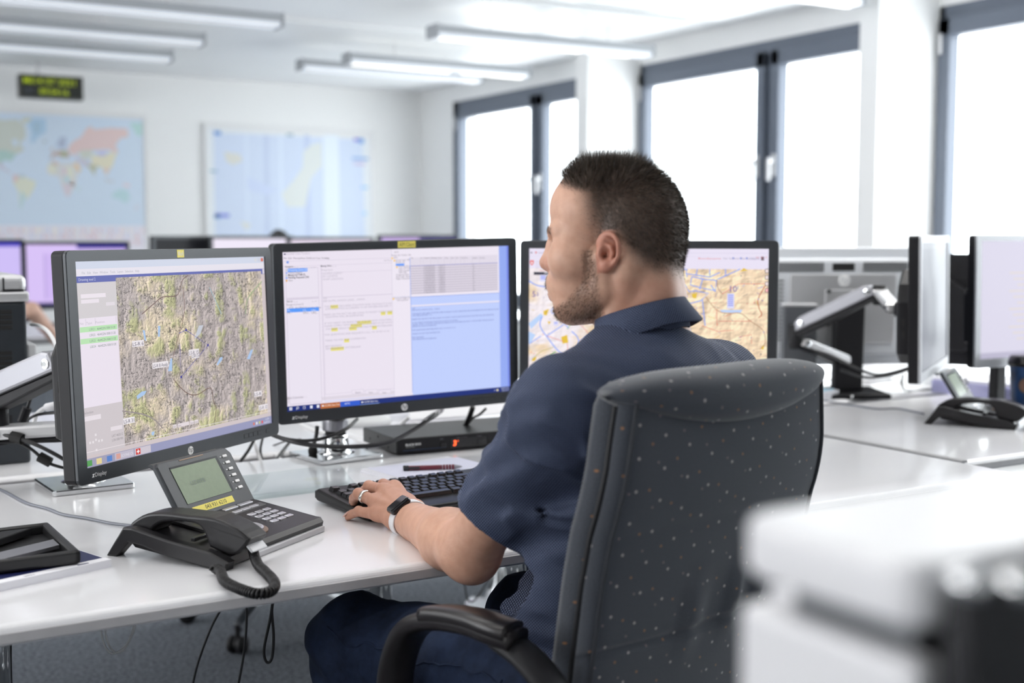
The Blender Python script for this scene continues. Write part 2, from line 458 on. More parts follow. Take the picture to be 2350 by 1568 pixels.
class Screen:
    """what a screen shows, laid out in a 1920 x 1200 page; y runs down the page"""
    W, H = 0.5184, 0.324
    def __init__(s, M=None, zc=0.0, y0=0.0030):
        s.mb = MB(); s.y0 = y0; s.k = 0; s.zc = zc; s.M = M
    def L(s, x, y, k=None): return ((x / 1920 - 0.5) * s.W, s.y0 - 0.00004 * (s.k if k is None else k), s.zc + (0.5 - y / 1200) * s.H)
    def ph(s, u, v):
        """page position of a point measured on the photograph"""
        A = np.array(s.M); o = A[:3, 3] + A[:3, 1] * s.y0; n = A[:3, 1]
        q = PP(u, v, o, n) - A[:3, 3]
        return ((q @ A[:3, 0]) / s.W + 0.5) * 1920, (0.5 - (q @ A[:3, 2] - s.zc) / s.H) * 1200
    def rect(s, x0, y0, x1, y1, c, k=1):
        s.k = k
        x0, x1 = sorted((min(max(x0, 0), 1920), min(max(x1, 0), 1920))); y0, y1 = sorted((min(max(y0, 0), 1200), min(max(y1, 0), 1200)))
        s.mb.add(([s.L(x0, y1), s.L(x1, y1), s.L(x1, y0), s.L(x0, y0)], [(0, 1, 2, 3)]), col=srgb(*c))
    def poly(s, pts, c, k=2):
        s.k = k; s.mb.add(([s.L(*p) for p in pts], [tuple(range(len(pts)))[::-1]]), col=srgb(*c))
    def line(s, pts, c, w=4, k=3):
        s.k = k; P = np.asarray(pts, float); n = len(P)
        t = np.gradient(P, axis=0); t /= np.linalg.norm(t, axis=1)[:, None] + 1e-9
        nrm = np.stack([-t[:, 1], t[:, 0]], 1) * w / 2
        A = P + nrm; B = P - nrm
        vs = [s.L(*p) for p in A] + [s.L(*p) for p in B]
        s.mb.add((vs, [(i, i + 1, n + i + 1, n + i) for i in range(n - 1)]), col=srgb(*c))
    def text(s, t, x, y, h, c, k=4, w=None, bold=0.0):
        """lettering with its left end at x, base line y, capital height h, optionally stretched to width w"""
        vs, fs = text_geo(t, 1.0, bold); vs = np.asarray(vs)
        if len(vs) == 0: return
        sc = h / 0.69; wd = vs[:, 0].max() - vs[:, 0].min(); sx = sc if w is None else w / wd
        s.k = k
        s.mb.add(([s.L(x + (v[0] - vs[:, 0].min()) * sx, y - v[1] * sc) for v in vs], fs), col=srgb(*c))
    def image(s, x0, y0, x1, y1, img, k=2):
        """a coloured page area, one small cell per value of img (rows down)"""
        ny, nx, _ = img.shape; s.k = k
        gx = np.linspace(x0, x1, nx + 1); gy = np.linspace(y0, y1, ny + 1)
        XX, YY = np.meshgrid(gx, gy)
        vs = np.stack([(XX / 1920 - .5) * s.W, np.full_like(XX, s.y0 - 0.00004 * k), s.zc + (.5 - YY / 1200) * s.H], -1).reshape(-1, 3)
        fs = [];
        for j in range(ny):
            for i in range(nx):
                a = j * (nx + 1) + i; fs.append((a, a + nx + 1, a + nx + 2, a + 1))
        s.mb.add((vs, []))
        base = s.mb.n - len(vs)
        cols = img.reshape(-1, 3)
        for f, c in zip(fs, cols):
            s.mb.f.append([i + base for i in f]); s.mb.m.append(0); s.mb.s.append(False); s.mb.c.append(tuple(c))

MW, MH = 0.559, 0.367
SCZ = MH / 2 - 0.0175 - 0.162          # height of the screen's middle above the panel's middle
def monitor_matrix(c, yaw, tilt, roll=0.0):
    return Matrix.Translation(tuple(float(k) for k in c)) @ Matrix.Rotation(yaw, 4, 'Z') @ Matrix.Rotation(-roll, 4, 'Y') @ Matrix.Rotation(-tilt, 4, 'X')
def ring(outer, inner, y0, y1):
    """flat frame between two loops with the same count, facing -y"""
    n = len(outer); vs = []; fs = []
    for loop, y in ((outer, y1), (outer, y0 + 0.0012), ([(p[0] * 0.9965, p[1] * 0.995) for p in outer], y0), (inner, y0), (inner, y0 + 0.0045)):
        vs += [(p[0], y, p[1]) for p in loop]
    for r in range(4):
        for k in range(n):
            a, b = r * n + k, r * n + (k + 1) % n; fs.append((a, b, b + n, a + n))
    return vs, fs
def inner_loop(outer, hw, z0, z1):
    """points on a rectangle matching the corner loops of rrect"""
    n = len(outer) // 4; out = []
    for (cx, cz) in ((hw, z1), (-hw, z1), (-hw, z0), (hw, z0)): out += [(cx, cz)] * n
    return out
def monitor(name, label, c, yaw, tilt, roll=0.0, content=None, sticker=None, bezel=None, group=None, badge=True, buttons=True):
    M = monitor_matrix(c, yaw, tilt, roll)
    t = thing(name, label, 'monitor', c, 0, group); t.rotation_euler = M.to_euler('XYZ')
    out = rrect(MW, MH, 0.009, 4)
    # casing with its rear bulge and vents
    mb = MB()
    mb.add(prism(out, 0.026, 0.003), M=Matrix.Translation((0, 0.031, 0)) @ Matrix.Rotation(PI / 2, 4, 'X'))
    mb.add(prism([(-0.262, -0.10), (-0.262, 0.03), (-0.235, 0.075), (-0.18, 0.11), (0.18, 0.11), (0.235, 0.075), (0.262, 0.03), (0.262, -0.10), (0.22, -0.125), (-0.22, -0.125)], 0.036, 0.008), M=Matrix.Translation((0, 0.062, -0.012)) @ Matrix.Rotation(PI / 2, 4, 'X'))
    cs = mb.build('casing', black_plastic, t)
    vt = MB()
    for k in range(22):
        for sx in (-1, 1): vt.add(box6(sx * 0.05 + sx * k * 0.0065 - 0.0015, sx * 0.05 + sx * k * 0.0065 + 0.0015, 0.0305, 0.0325, 0.118, 0.155))
    vt.build('vent', rubber, cs)
    us = MB()
    for zz in (-0.03, -0.062): us.add(box6(-0.2625, -0.2612, 0.040, 0.0475, zz - 0.009, zz + 0.009, 0.0005))
    us.build('port', rubber, cs)
    rb = MB().add(ring(out, inner_loop(out, 0.2592, SCZ - 0.162, SCZ + 0.162), 0.0, 0.006)); rb.build('bezel', bezel or dark_bezel, t)
    MB().add(box6(-0.2600, 0.2600, 0.0033, 0.0045, SCZ - 0.1628, SCZ + 0.1628)).build('screen_border', gloss_black, t)
    if content is not None:
        s = Screen(M, SCZ, 0.0031); content(s); so = s.mb.build('screen', screen_mat, t)
    zb = -MH / 2 + 0.0127
    if badge:
        b = MB(); b.add(lathe([(0.0076, 0), (0.0076, 0.0007), (0.0072, 0.001)], 28), M=T(0, 0.0005, zb, PI / 2))
        tv, tf = text_geo('hp', 0.0135, 0.0, 'CENTER', 0.0, 0.3)
        b.add((tv, tf), 1, M=T(-0.0006, -0.00062, zb - 0.0026, PI / 2))
        b.build('badge', [ink_white, ink_black], t)
    if buttons:
        w = MB(); tv, tf = text_geo('z', 0.0105, 0.0004, 'LEFT', 0, 0.25); w.add((tv, tf), M=T(-0.250, -0.0003, zb - 0.003, PI / 2))
        tv, tf = text_geo('Display', 0.0092, 0.0, 'LEFT', 0); w.add((tv, tf), M=T(-0.2437, -0.0003, zb - 0.003, PI / 2))
        w.build('lettering', ink_white, t)
        bb = MB()
        for k in range(5):
            xx = 0.168 + k * 0.0148 + (0.0135 if k == 4 else 0)
            g = MB(); g.add(box6(xx - 0.0070, xx + 0.0070, -0.0003, 0.001, zb - 0.0035, zb + 0.0045, 0.0003), 1); g.add(box6(xx - 0.0065, xx + 0.0065, -0.0006, 0.001, zb - 0.003, zb + 0.004, 0.0003), 0)
            g.build('button', [dark_bezel, rubber], t)
    if sticker:
        (x, z, w, h, txt, ink) = sticker
        sk = MB(); sk.add(box6(x - w / 2, x + w / 2, -0.0004, 0.0005, z - h / 2, z + h / 2))
        tv, tf = text_geo(txt, 1.0, 0, 'LEFT'); tv = np.asarray(tv); wd = tv[:, 0].max()
        sk.add((tv * [w * 0.86 / wd, h * 0.62 / 0.69, 1], tf), 1, M=T(x - w * 0.43, -0.0006, z - h * 0.29, PI / 2))
        sk.build('sticker', [yellow_label, ink], t)
    return t, M

# ---- page shown on the left screen: a relief map in a window
def page_left(s):
    c = lambda x, y: s.ph(160 + x / 2.904, 570 + y / 2.904)
    def R(x0, y0, x1, y1, col, k=1): (a, b), (d, e) = c(x0, y0), c(x1, y1); s.rect(a, b, d, e, col, k)
    s.rect(0, 0, 1920, 1200, (206, 194, 196), 0)
    mx0, my0 = c(306, 200)[0], c(306, 196)[1]; mx1 = c(1290, 500)[0]; my1 = c(700, 1240)[1]
    s.rect(0, 0, 1920, 44, (205, 211, 228), 1); s.rect(0, 44, 1920, 86, (226, 222, 232), 1)
    s.rect(0, 86, 1920, 124, (92, 100, 172), 1); s.rect(1895, 88, 1918, 122, (225, 218, 228), 2)
    s.text('File   Edit   View   Window   Tools   Layers   Selection   Help', 60, 74, 14, (170, 170, 182), 3)
    s.text('Drawing tool 2', 30, 113, 16, (205, 208, 228), 3)
    for k, cc in enumerate(((210, 212, 220), (200, 204, 218), (208, 110, 90))): s.rect(1800 + k * 40, 10, 1830 + k * 40, 34, cc, 2)
    s.rect(0, 124, mx0, 330, (207, 202, 205), 1)
    s.rect(40, 190, 250, 214, (232, 224, 232), 2); s.rect(40, 222, 190, 244, (230, 222, 230), 2); s.rect(mx0 * 0.72, 246, mx0 - 20, 266, (222, 215, 222), 2)
    s.rect(12, 330, mx0 - 6, 850, (231, 222, 234), 1)
    for x in (mx0 * 0.2, mx0 * 0.43, mx0 * 0.95): s.line([(x, 334), (x, 372)], (200, 192, 205), 3, 2)
    s.text('No   Type    Position', 20, 366, 14, (190, 185, 195), 3, mx0 * 0.6)
    for j, g in enumerate(((183, 224, 176), (231, 222, 234), (183, 224, 176), (231, 222, 234))):
        s.rect(16, 380 + j * 34, mx0 - 10, 411 + j * 34, g, 2)
        s.text('LSR%d' % (21 + j), mx0 * 0.27, 404 + j * 34, 14, (130, 150, 140), 3, mx0 * 0.14); s.text('464422N 0081512E', mx0 * 0.46, 404 + j * 34, 14, (120, 130, 130), 3, w=mx0 * 0.46)
    s.rect(0, 850, mx0, 1130, (204, 196, 200), 1)
    s.text('Selection', 10, 886, 15, (150, 145, 152), 3); s.rect(10, 900, 150, 928, (228, 220, 226), 2)
    s.rect(mx0 * 0.66, 990, mx0 - 16, 1014, (226, 218, 224), 2)
    s.text('LAT 465512', mx0 * 0.68, 1052, 15, (140, 135, 140), 3, mx0 * 0.28); s.text('LON 0081900', mx0 * 0.68, 1078, 15, (140, 135, 140), 3, mx0 * 0.28)
    for q in ((90, 1010), (90, 1040), (90, 1100), (40, 1050), (140, 1050), (65, 1050), (115, 1050)): s.rect(q[0], q[1], q[0] + 14, q[1] + 14, (228, 222, 226), 2)
    # relief
    nx, ny = 400, 400
    h = fbm(nx, ny, 11, 6, 6, 5, 0.62, True); warp = fbm(nx, ny, 3, 3, 3, 9)
    h = 0.75 * h + 0.25 * warp
    gx = np.gradient(h, axis=1); gy = np.gradient(h, axis=0)
    shade = np.clip(0.90 + 6.5 * (-gx * 0.8 - gy * 0.55), 0.45, 1.12)
    valley = smooth(0.62, 0.44, h + 0.10 * (fbm(nx, ny, 5, 4, 4, 21) - 0.5))
    rock = smooth(0.42, 0.66, fbm(nx, ny, 4, 4, 5, 31) * 0.6 + h * 0.45)
    tan = np.array([222, 204, 176.]); grey = np.array([178, 166, 164.]); green = np.array([172, 176, 118.])
    img = tan * (1 - rock)[..., None] + grey * rock[..., None]
    img = img * (1 - 0.75 * valley)[..., None] + green * (0.75 * valley)[..., None]
    fine = fbm(nx, ny, 95, 60, 2, 77, 0.6, True); ink = (fine > 0.80) & (fbm(nx, ny, 14, 14, 3, 78) > 0.46)
    img = img * shade[..., None]; img[ink] *= 0.60
    yy, xx = np.mgrid[0:ny, 0:nx] / ny
    img = np.clip(img * 0.94 + 26, 0, 250)
    lin = np.where(img / 255 <= 0.04045, img / 255 / 12.92, ((img / 255 + 0.055) / 1.055) ** 2.4)
    s.image(mx0, my0, mx1, my1, lin, 2)
    for lk in (((485, 545), (500, 548), (510, 620), (498, 610)), ((588, 515), (603, 520), (600, 590), (588, 590)), ((672, 735), (683, 735), (682, 818), (655, 820)), ((445, 985), (480, 955), (512, 950), (500, 975), (450, 1008)),
               ((978, 775), (1000, 730), (1018, 722), (1015, 745), (985, 782)), ((1205, 680), (1222, 672), (1200, 740), (1180, 738)), ((545, 1225), (565, 1220), (560, 1248), (545, 1245)), ((840, 575), (860, 515), (890, 512), (870, 570), (830, 608))):
        s.poly([c(*p) for p in lk], (168, 196, 232) if lk[0] != (840, 575) else (196, 200, 210), 4)
    for riv, cc, w in (([(480, 440), (560, 370), (620, 325), (715, 312), (750, 215), (790, 180)], (120, 96, 92), 6), ([(752, 250), (765, 400), (745, 510), (715, 620), (690, 720)], (128, 100, 94), 5), ([(690, 870), (730, 920), (790, 970), (850, 975), (920, 935), (945, 940), (955, 1010), (975, 1070), (965, 1160)], (120, 96, 88), 6),
                       ([(930, 260), (985, 380), (1010, 440)], (160, 190, 200), 6), ([(1280, 220), (1190, 330), (1170, 440)], (150, 170, 130), 8), ([(350, 1085), (480, 1105), (560, 1140), (620, 1200)], (150, 140, 140), 8), ([(1000, 870), (1050, 1020)], (140, 130, 120), 4)):
        s.line(spline([c(*p) for p in riv], 6), cc, w, 5)
    s.line([c(728, 566), c(775, 545), c(921, 646), c(742, 858), c(733, 640)], (62, 62, 170), 4, 6)
    for p in ((775, 545), (921, 646), (742, 858)): x, y = c(*p); s.rect(x - 8, y - 8, x + 8, y + 8, (50, 50, 150), 7)
    for (p, q, tx) in (((415, 645), 80, 'LS-R 6'), ((550, 790), 108, 'LS-R 8 Axalp'), ((792, 702), 70, 'LS-R 15'), ((810, 722), 52, 'LSR15'), ((1228, 980), 52, 'LS-R'), ((1258, 1070), 62, 'LS-R 12'), ((356, 1162), 78, 'LS-R 31')):
        x, y = c(*p); x2, _ = c(p[0] + q, p[1]); s.rect(x, y - 24, x2, y + 14, (232, 226, 230), 7); s.text(tx, x + 6, y + 8, 22, (70, 66, 90), 8, w=(x2 - x) - 12)
    # lower bars
    y0 = c(700, 1258)[1]
    for (a, b_) in ((690, 716), (722, 800), (805, 832), (836, 862)):
        x, _ = c(a, 1250); x2, _ = c(b_, 1250); s.rect(x, 1058, x2, 1082, (224, 214, 218), 3); s.text('Edit' if a < 700 else 'Save', x + 6, 1078, 12, (150, 140, 146), 4)
    s.line([(0, 1110), (1920, 1110)], (235, 226, 230), 3, 3)
    s.rect(0, 1148, 1920, 1200, (160, 158, 182), 2); s.rect(560, 1150, 1920, 1200, (150, 152, 186), 3)
    for x, cc in ((8, (90, 160, 90)), (90, (226, 208, 150)), (180, (90, 130, 200))): s.rect(x, 1158, x + 46, 1192, cc, 4)
    s.rect(250, 1152, 420, 1196, (190, 184, 200), 4); s.rect(262, 1158, 300, 1190, (214, 160, 150), 5); s.text('SCONE Cli..', 306, 1184, 16, (226, 222, 232), 5)
    s.rect(430, 1152, 580, 1196, (204, 196, 206), 4); s.rect(440, 1156, 482, 1192, (206, 58, 52), 5); s.rect(457, 1162, 465, 1186, (245, 240, 240), 6); s.rect(448, 1170, 474, 1178, (245, 240, 240), 6)
    for k in range(4): s.rect(1690 + k * 34, 1168, 1708 + k * 34, 1186, ((220, 120, 90), (230, 230, 235), (200, 200, 120), (220, 90, 80))[k], 5)
    s.text('11:09', 1842, 1172, 15, (230, 230, 240), 5); s.text('14.07.21', 1826, 1194, 15, (230, 230, 240), 5)

# ---- page shown on the middle screen: a message client
BODY = [(560, 'ADC'), (590, 'REF IN FPL-XXXXX LSGG.....XXXX-'), None, (0, 'THIS FLIGHT DECLARED STS/ATFMX EVEN THOUGH IT IS NO'), (0, ' ATFM EXEMPTION ACCORDING TO AIP SWITZERLAND ENR 1.'), None]
def page_middle(s):
    c = lambda x, y: s.ph(600 + x / 3.484, 530 + y / 3.484)
    bg = (235, 227, 240)
    s.rect(0, 0, 1920, 1200, bg, 0)
    ln = (205, 196, 214); ink = (120, 112, 126); faint = (176, 168, 182); dark = (52, 48, 66)
    xm = c(1040, 300)[0]; xt = c(1192, 400)[0]; xr = c(1900, 300)[0]
    def row(x, y, t, col, h, w=None, k=4, bold=0.0): a, b = c(x, y); s.text(t, a, b, h, col, k, None if w is None else c(x + w, y)[0] - a, bold)
    row(200, 192, 'SCONE Client Toolbox', faint, 13); a, b = c(178, 190); s.rect(a, b - 8, a + 16, b + 2, (70, 66, 110), 3)
    for x, t in ((178, 'File'), (215, 'Edit'), (254, 'Message'), (320, 'Raw Data'), (388, 'Tools'), (436, 'Text Viewer'), (510, 'Help')): row(x, 226, t, ink, 13, k=4)
    yl = c(600, 230)[1]; s.rect(0, yl, xm, yl + 2, ln, 2); s.rect(0, yl + 38, xm, yl + 40, ln, 2)
    a, b = c(208, 252); s.rect(a - 8, b - 10, a + 10, b + 8, (130, 160, 230), 3); row(980, 242, 'Set Favorit', faint, 12)
    # navigation panel
    x0, y0 = c(190, 300); x1, y1 = c(460, 530); s.rect(x0, y0, x1, y1, ln, 2); s.rect(x0 + 3, y0 + 3, x1 - 3, y1 - 4, (234, 227, 240), 3)
    row(190, 294, 'Navigation', dark, 13, 65, bold=0.01); row(264, 294, 'x _ o', ink, 9); row(396, 296, 'x _ o x', ink, 9)
    x, y = c(210, 322); s.rect(x, y - 18, c(368, 320)[0], y + 8, (96, 158, 250), 4); row(214, 321, 'Processing Queue [3]', (225, 232, 252), 14, 150, 5, 0.01)
    row(214, 342, 'Pending Multiparts', ink, 14, 112); row(214, 362, 'Missing NOTAM (5)', dark, 15, 136, 4, 0.015); row(214, 382, 'Pending Requests (24)', dark, 15, 165, 4, 0.015); row(216, 404, 'Alerts', ink, 14, 34)
    for k, cc in enumerate(((200, 200, 210), (150, 170, 240), (190, 200, 215), (140, 170, 245), (230, 170, 70))): x, y = c(200, 318 + 20.5 * k); s.rect(x - 5, y - 9, x + 7, y + 6, cc, 4)
    # task list
    x0, y0 = c(200, 600); x1, y1 = c(490, 1378); s.rect(x0, y0 - 50, c(462, 580)[0], y1 - 10, ln, 2); s.rect(x0 + 3, y0 - 44, c(462, 580)[0] - 3, y1 - 14, (234, 227, 240), 3)
    row(200, 572, 'Task List', dark, 13, 50, bold=0.01); row(260, 572, 'x _ o', ink, 9); row(405, 568, 'x _ o x', ink, 9); row(200, 598, 'Messages to process (2)', ink, 12, 136)
    x, y = c(202, 648); s.rect(x, y - 24, c(460, 640)[0], y + 6, (92, 156, 250), 4)
    for xx, t in ((222, 'ETD'), (270, 'Act Mod'), (345, 'Origin'), (400, 'Msg. Type')): row(xx, 622, t, ink, 13)
    for xx, t in ((204, '14...'), (334, 'LS...'), (398, 'UN...')): row(xx, 645, t, (225, 232, 252), 17, k=5)
    for xx, t in ((206, '14...'), (336, 'DU...'), (400, 'UN...')): row(xx, 664, t, ink, 17, k=5)
    # message editor
    xe = c(478, 290)[0]
    s.rect(xe - 4, c(480, 275)[1], xe, 1140, ln, 2); row(474, 288, 'Message Editor', dark, 13, 88, 4, 0.01); row(568, 288, 'x _ o', ink, 9)
    row(480, 320, 'Message Details', faint, 12, 90); y = c(700, 326)[1]; s.rect(xe, y, xm, y + 2, ln, 2)
    for yy, t, w in ((350, 'GG2903 LSZHZT', 160), (372, 'DD LSZHZPZX', 120), (396, '141047 LSZHZXXX', 165)): row(490, yy, t, (188, 180, 196), 15, w)
    y = c(700, 522)[1]; s.rect(xe + 6, y - 2, xm, y + 2, ln, 2)
    y2 = c(600, 1300)[1]; s.rect(xe + 4, y - 190, xe + 6, y2, ln, 2); s.rect(xe + 4, y2, xm, y2 + 2, ln, 2)
    T1 = [(548, 496, 'ADC', 30), (570, 496, 'REF IN FPL-XXXXX LSGG.....XXXX-', 335), (614, 502, 'THIS FLIGHT DECLARED STS/ATFMX EVEN THOUGH IT IS NO', 540), (634, 510, 'ATFM EXEMPTION ACCORDING TO AIP SWITZERLAND ENR 1.9', 530),
          (678, 502, 'BASED ON THIS FACT WE ARE GOING TO MODIFY YOUR FLIGHT', 545), (698, 512, 'STS/ATFMX WILL BE ELIMINATED.', 308), (748, 506, 'IF YOU INSIST ON FILING FLIGHT PLAN WITH STS/ATFMX,', 538), (770, 506, 'PLEASE COMPLY WITH PROCEDURE DESCRIBED IN AIP SWITZ', 540), (794, 516, 'FOR EVERY SINGLE FLIGHT DEPARTING FROM SWITZERLAND', 528),
          (840, 508, 'FOR QUESTIONS AND REQUESTS CALL +41 43 931 61 61.', 520), (886, 510, 'THANK YOU FOR YOUR COOPERATION.', 328), (932, 512, 'BEST REGARDS', 128), (952, 512, 'AIM OPERATIONS SWITZERLAND', 282)]
    for yy, xx, t, w in T1: row(xx, yy, t, (182, 174, 190), 14, w)
    for (xx, yy, w) in ((552, 608, 62), (954, 660, 38), (1006, 656, 40), (765, 735, 114), (712, 760, 92), (558, 790, 52), (702, 782, 60), (884, 774, 38), (660, 878, 42), (554, 946, 106)):
        a, b = c(xx, yy); s.rect(a, b - 13, c(xx + w, yy)[0], b + 15, (236, 226, 130), 3); row(xx + 2, yy + 4, 'FLIGHT' if w > 50 else 'YOUR', (170, 160, 90), 13, w - 4, 5)
    for xx, t in ((722, 'Reject'), (830, 'Print'), (938, 'Save')): a, b = c(xx, 1292); s.rect(a, b - 18, c(xx + 96, 1288)[0], b + 14, ln, 3); s.rect(a + 2, b - 16, c(xx + 94, 1288)[0], b + 12, bg, 4); row(xx + 30, 1300, t, ink, 12, k=5)
    y = c(620, 1352)[1]; s.rect(xe, y, xm, y + 3, (170, 186, 235), 3)
    s.rect(0, 1112, c(1070, 1350)[0], 1136, (222, 214, 226), 2); a, b = c(226, 1408); s.rect(0, 1086, c(366, 1396)[0], 1110, (212, 203, 215), 3); s.text('Unit Converter', 6, 1104, 14, ink, 5)
    # right window
    s.rect(xm, 0, xr, 1160, (238, 231, 243), 5); s.rect(xm, 0, xm + 2, 1160, (196, 190, 210), 6)
    s.rect(xr, 0, 1920, 1160, (150, 172, 243), 5); s.rect(1902, 0, 1920, 1160, (122, 140, 232), 6)
    row(1060, 178, 'AFTS', ink, 12, k=7); row(1040, 202, 'Message  Edit  Template  Help', ink, 12, 155, 7)
    yt = c(1300, 210)[1]; yb = c(1300, 510)[1]; xr2 = xr - 14
    s.rect(xt, yt, xr2, yb - 6, (226, 219, 232), 6)
    ys = c(1300, 275)[1]; n = 23; hh = (yb - 10 - ys) / n
    for k in range(n):
        if k % 2 == 0: s.rect(xt, ys + k * hh, xr2, ys + (k + 1) * hh, (198, 190, 204), 7)
        s.text('LSAZZPZX' if k % 2 else '1 LSAZZQZX', c(1296, 300)[0], ys + (k + .85) * hh, hh * .62, (100, 94, 110), 8, 100); s.text('140%d' % (700 + k * 13), c(1416, 300)[0], ys + (k + .85) * hh, hh * .62, (110, 104, 120), 8, 56); s.text('FPL' if k % 3 else 'ACK 2', c(1688, 300)[0], ys + (k + .85) * hh, hh * .62, (110, 104, 120), 8)
    s.rect(xt, ys, xr2, ys + 3, (120, 128, 210), 8)
    for xx in (1270, 1292, 1352, 1410, 1460, 1512, 1550, 1590, 1622, 1684, 1742): a = c(xx, 300)[0]; s.rect(a, yt, a + 2, yb - 8, (206, 198, 214), 8)
    for xx, t in ((1196, 'Sta'), (1274, '#'), (1298, 'Channel'), (1356, 'Message'), (1414, 'Filed'), (1464, 'Orig'), (1514, 'Sent'), (1552, 'Ack'), (1592, 'Tries'), (1626, 'Prio'), (1688, 'Subject'), (1744, 'Priority')): row(xx, 222, t, ink, 11, k=8)
    for yy, t, xx in ((222, 'AFTS', 1056), (240, 'Sector Last 24h', 1074), (256, 'Draft (2)', 1074), (290, 'Incoming Mess', 1098), (306, 'Sent and Fwd', 1098), (324, 'SMS Capable', 1098), (340, 'SMS Sent', 1098), (358, 'Outgoing Mess', 1076), (374, 'Send later Mess', 1076), (390, 'Flight Watcher', 1076)): row(xx, yy, t, ink, 12, min(1186 - xx, 8 * len(t)), 7)
    a, b = c(1074, 275); s.rect(a, b - 12, c(1142, 270)[0], b + 6, (110, 160, 246), 7)
    for xx, yy in ((1044, 220), (1062, 238), (1082, 290), (1054, 544)): a, b = c(xx, yy); s.rect(a - 6, b - 8, a + 8, b + 8, (246, 206, 120), 8)
    yy = c(1100, 528)[1]; s.rect(xm, yy, xt, yy + 3, (190, 196, 226), 7); row(1064, 545, 'Current Flight Se', ink, 12, 124, 7); row(1082, 562, 'TAF (LSZH/SI', ink, 12, 90, 7)
    s.rect(xt - 4, yt, xt, 1140, (128, 158, 232), 8)
    blue = (193, 208, 253)
    y1, y2, y3 = c(1500, 518)[1], c(1500, 578)[1], c(1500, 600)[1]
    s.rect(xt, y1, xr, y2, blue, 7); s.rect(xt, y1 - 4, xr, y1, (128, 158, 232), 8)
    ye = c(1500, 1288)[1]; s.rect(xt, y3 - 6, xr, ye, blue, 7); s.rect(xt, y2, xr, y3 - 6, (232, 228, 246), 7); s.rect(xt, y2 + 14, xr, y2 + 16, (150, 170, 232), 8)
    s.rect(xm, ye + 8, xr, 1160, (204, 217, 252), 7); s.rect(xt, ye, xr, ye + 8, (236, 232, 248), 8)
    T2 = [(622, 'ADC', 24), (636, 'REF IN FPL-XXXXX LSGG.....XXXX-', 222), (666, 'THIS FLIGHT DECLARED STS/ATFMX EVEN THOUGH IT IS NOT APPROVED FOR ATFM EXEMPTION ACCORDING TO AIP', 690), (680, 'SWITZERLAND ENR 1.9 4.', 156), (710, 'BASED ON THIS FACT WE ARE GOING TO MODIFY YOUR FLIGHT PLAN AND STS/ATFMX WILL BE ELIMINATED.', 655), (738, 'IF YOU INSIST ON FILING FLIGHT PLAN WITH STS/ATFMX,', 365), (752, 'PLEASE COMPLY WITH PROCEDURE DESCRIBED IN AIP SWITZERLAND ENR 1.9 4 FOR EVERY SINGLE FLIGHT', 650), (767, 'DEPARTING FROM SWITZERLAND.', 195), (796, 'FOR QUESTIONS AND REQUESTS CALL +41 43 931 61 61.', 350), (826, 'THANK YOU FOR YOUR COOPERATION.', 224), (856, 'BEST REGARDS', 92), (871, 'AIM OPERATIONS SWITZERLAND', 192)]
    for yy, t, w in T2: row(1206, yy + 4, t, (78, 92, 170), 10.5, w, 9)
    row(1086, 1342, 'Status bar', (110, 130, 220), 11, k=9); row(1090, 1362, 'Time: 2021-07-14 09:54', (130, 145, 225), 11, 110, 9)
    for xx, t in ((1226, 'Search'), (1310, 'Next')): a, b = c(xx, 1344); s.rect(a, b - 12, c(xx + 62, 1340)[0], b + 14, (226, 220, 238), 9); row(xx + 18, 1350, t, ink, 11, k=10)
    # task bar
    s.rect(0, 1160, 1920, 1200, (32, 50, 122), 11)
    for k, x in enumerate((18, 74, 128, 182, 236)):
        if k == 0:
            for i in (0, 1):
                for j in (0, 1): s.rect(x + i * 12, 1168 + j * 12, x + 10 + i * 12, 1178 + j * 12, (236, 238, 248), 12)
        elif k == 1: s.line([(x + 10 + 8 * math.cos(a), 1176 + 8 * math.sin(a)) for a in np.linspace(0, 2 * PI, 14)], (236, 238, 248), 3, 12); s.line([(x + 4, 1182), (x - 3, 1190)], (236, 238, 248), 3, 12)
        elif k == 2: s.line([(x, 1171), (x + 16, 1171), (x + 16, 1188), (x, 1188), (x, 1171)], (236, 238, 248), 3, 12)
        else: s.rect(x, 1168, x + 20, 1190, (236, 238, 248), 12)
    xa, xb, xc, xd = [c(q, 1440)[0] for q in (472, 632, 792, 945)]
    s.rect(xa, 1161, xb - 2, 1200, (190, 112, 62), 12); s.rect(xb, 1161, xc - 2, 1200, (52, 94, 206), 12); s.rect(xc, 1196, xd, 1199, (150, 180, 240), 13)
    s.text('SCONE Client Tool...', xa + 36, 1186, 14, (244, 232, 224), 13, 128); s.text('AFTS', xb + 34, 1186, 14, (232, 238, 250), 13); s.text('SCONE Client Tool...', xc + 32, 1186, 14, (240, 242, 250), 13, 120)
    for q in (xa + 12, xc + 8): s.rect(q, 1174, q + 16, 1184, (240, 240, 248), 13)
    s.text('09:54:16 UTC', 1838, 1178, 12, (225, 230, 245), 13, 72); s.text('2021-07-14', 1842, 1196, 12, (225, 230, 245), 13, 66); s.rect(1794, 1174, 1810, 1190, (236, 226, 180), 13)
    s.line([(1770, 1186), (1777, 1178), (1784, 1186)], (220, 226, 244), 3, 13)

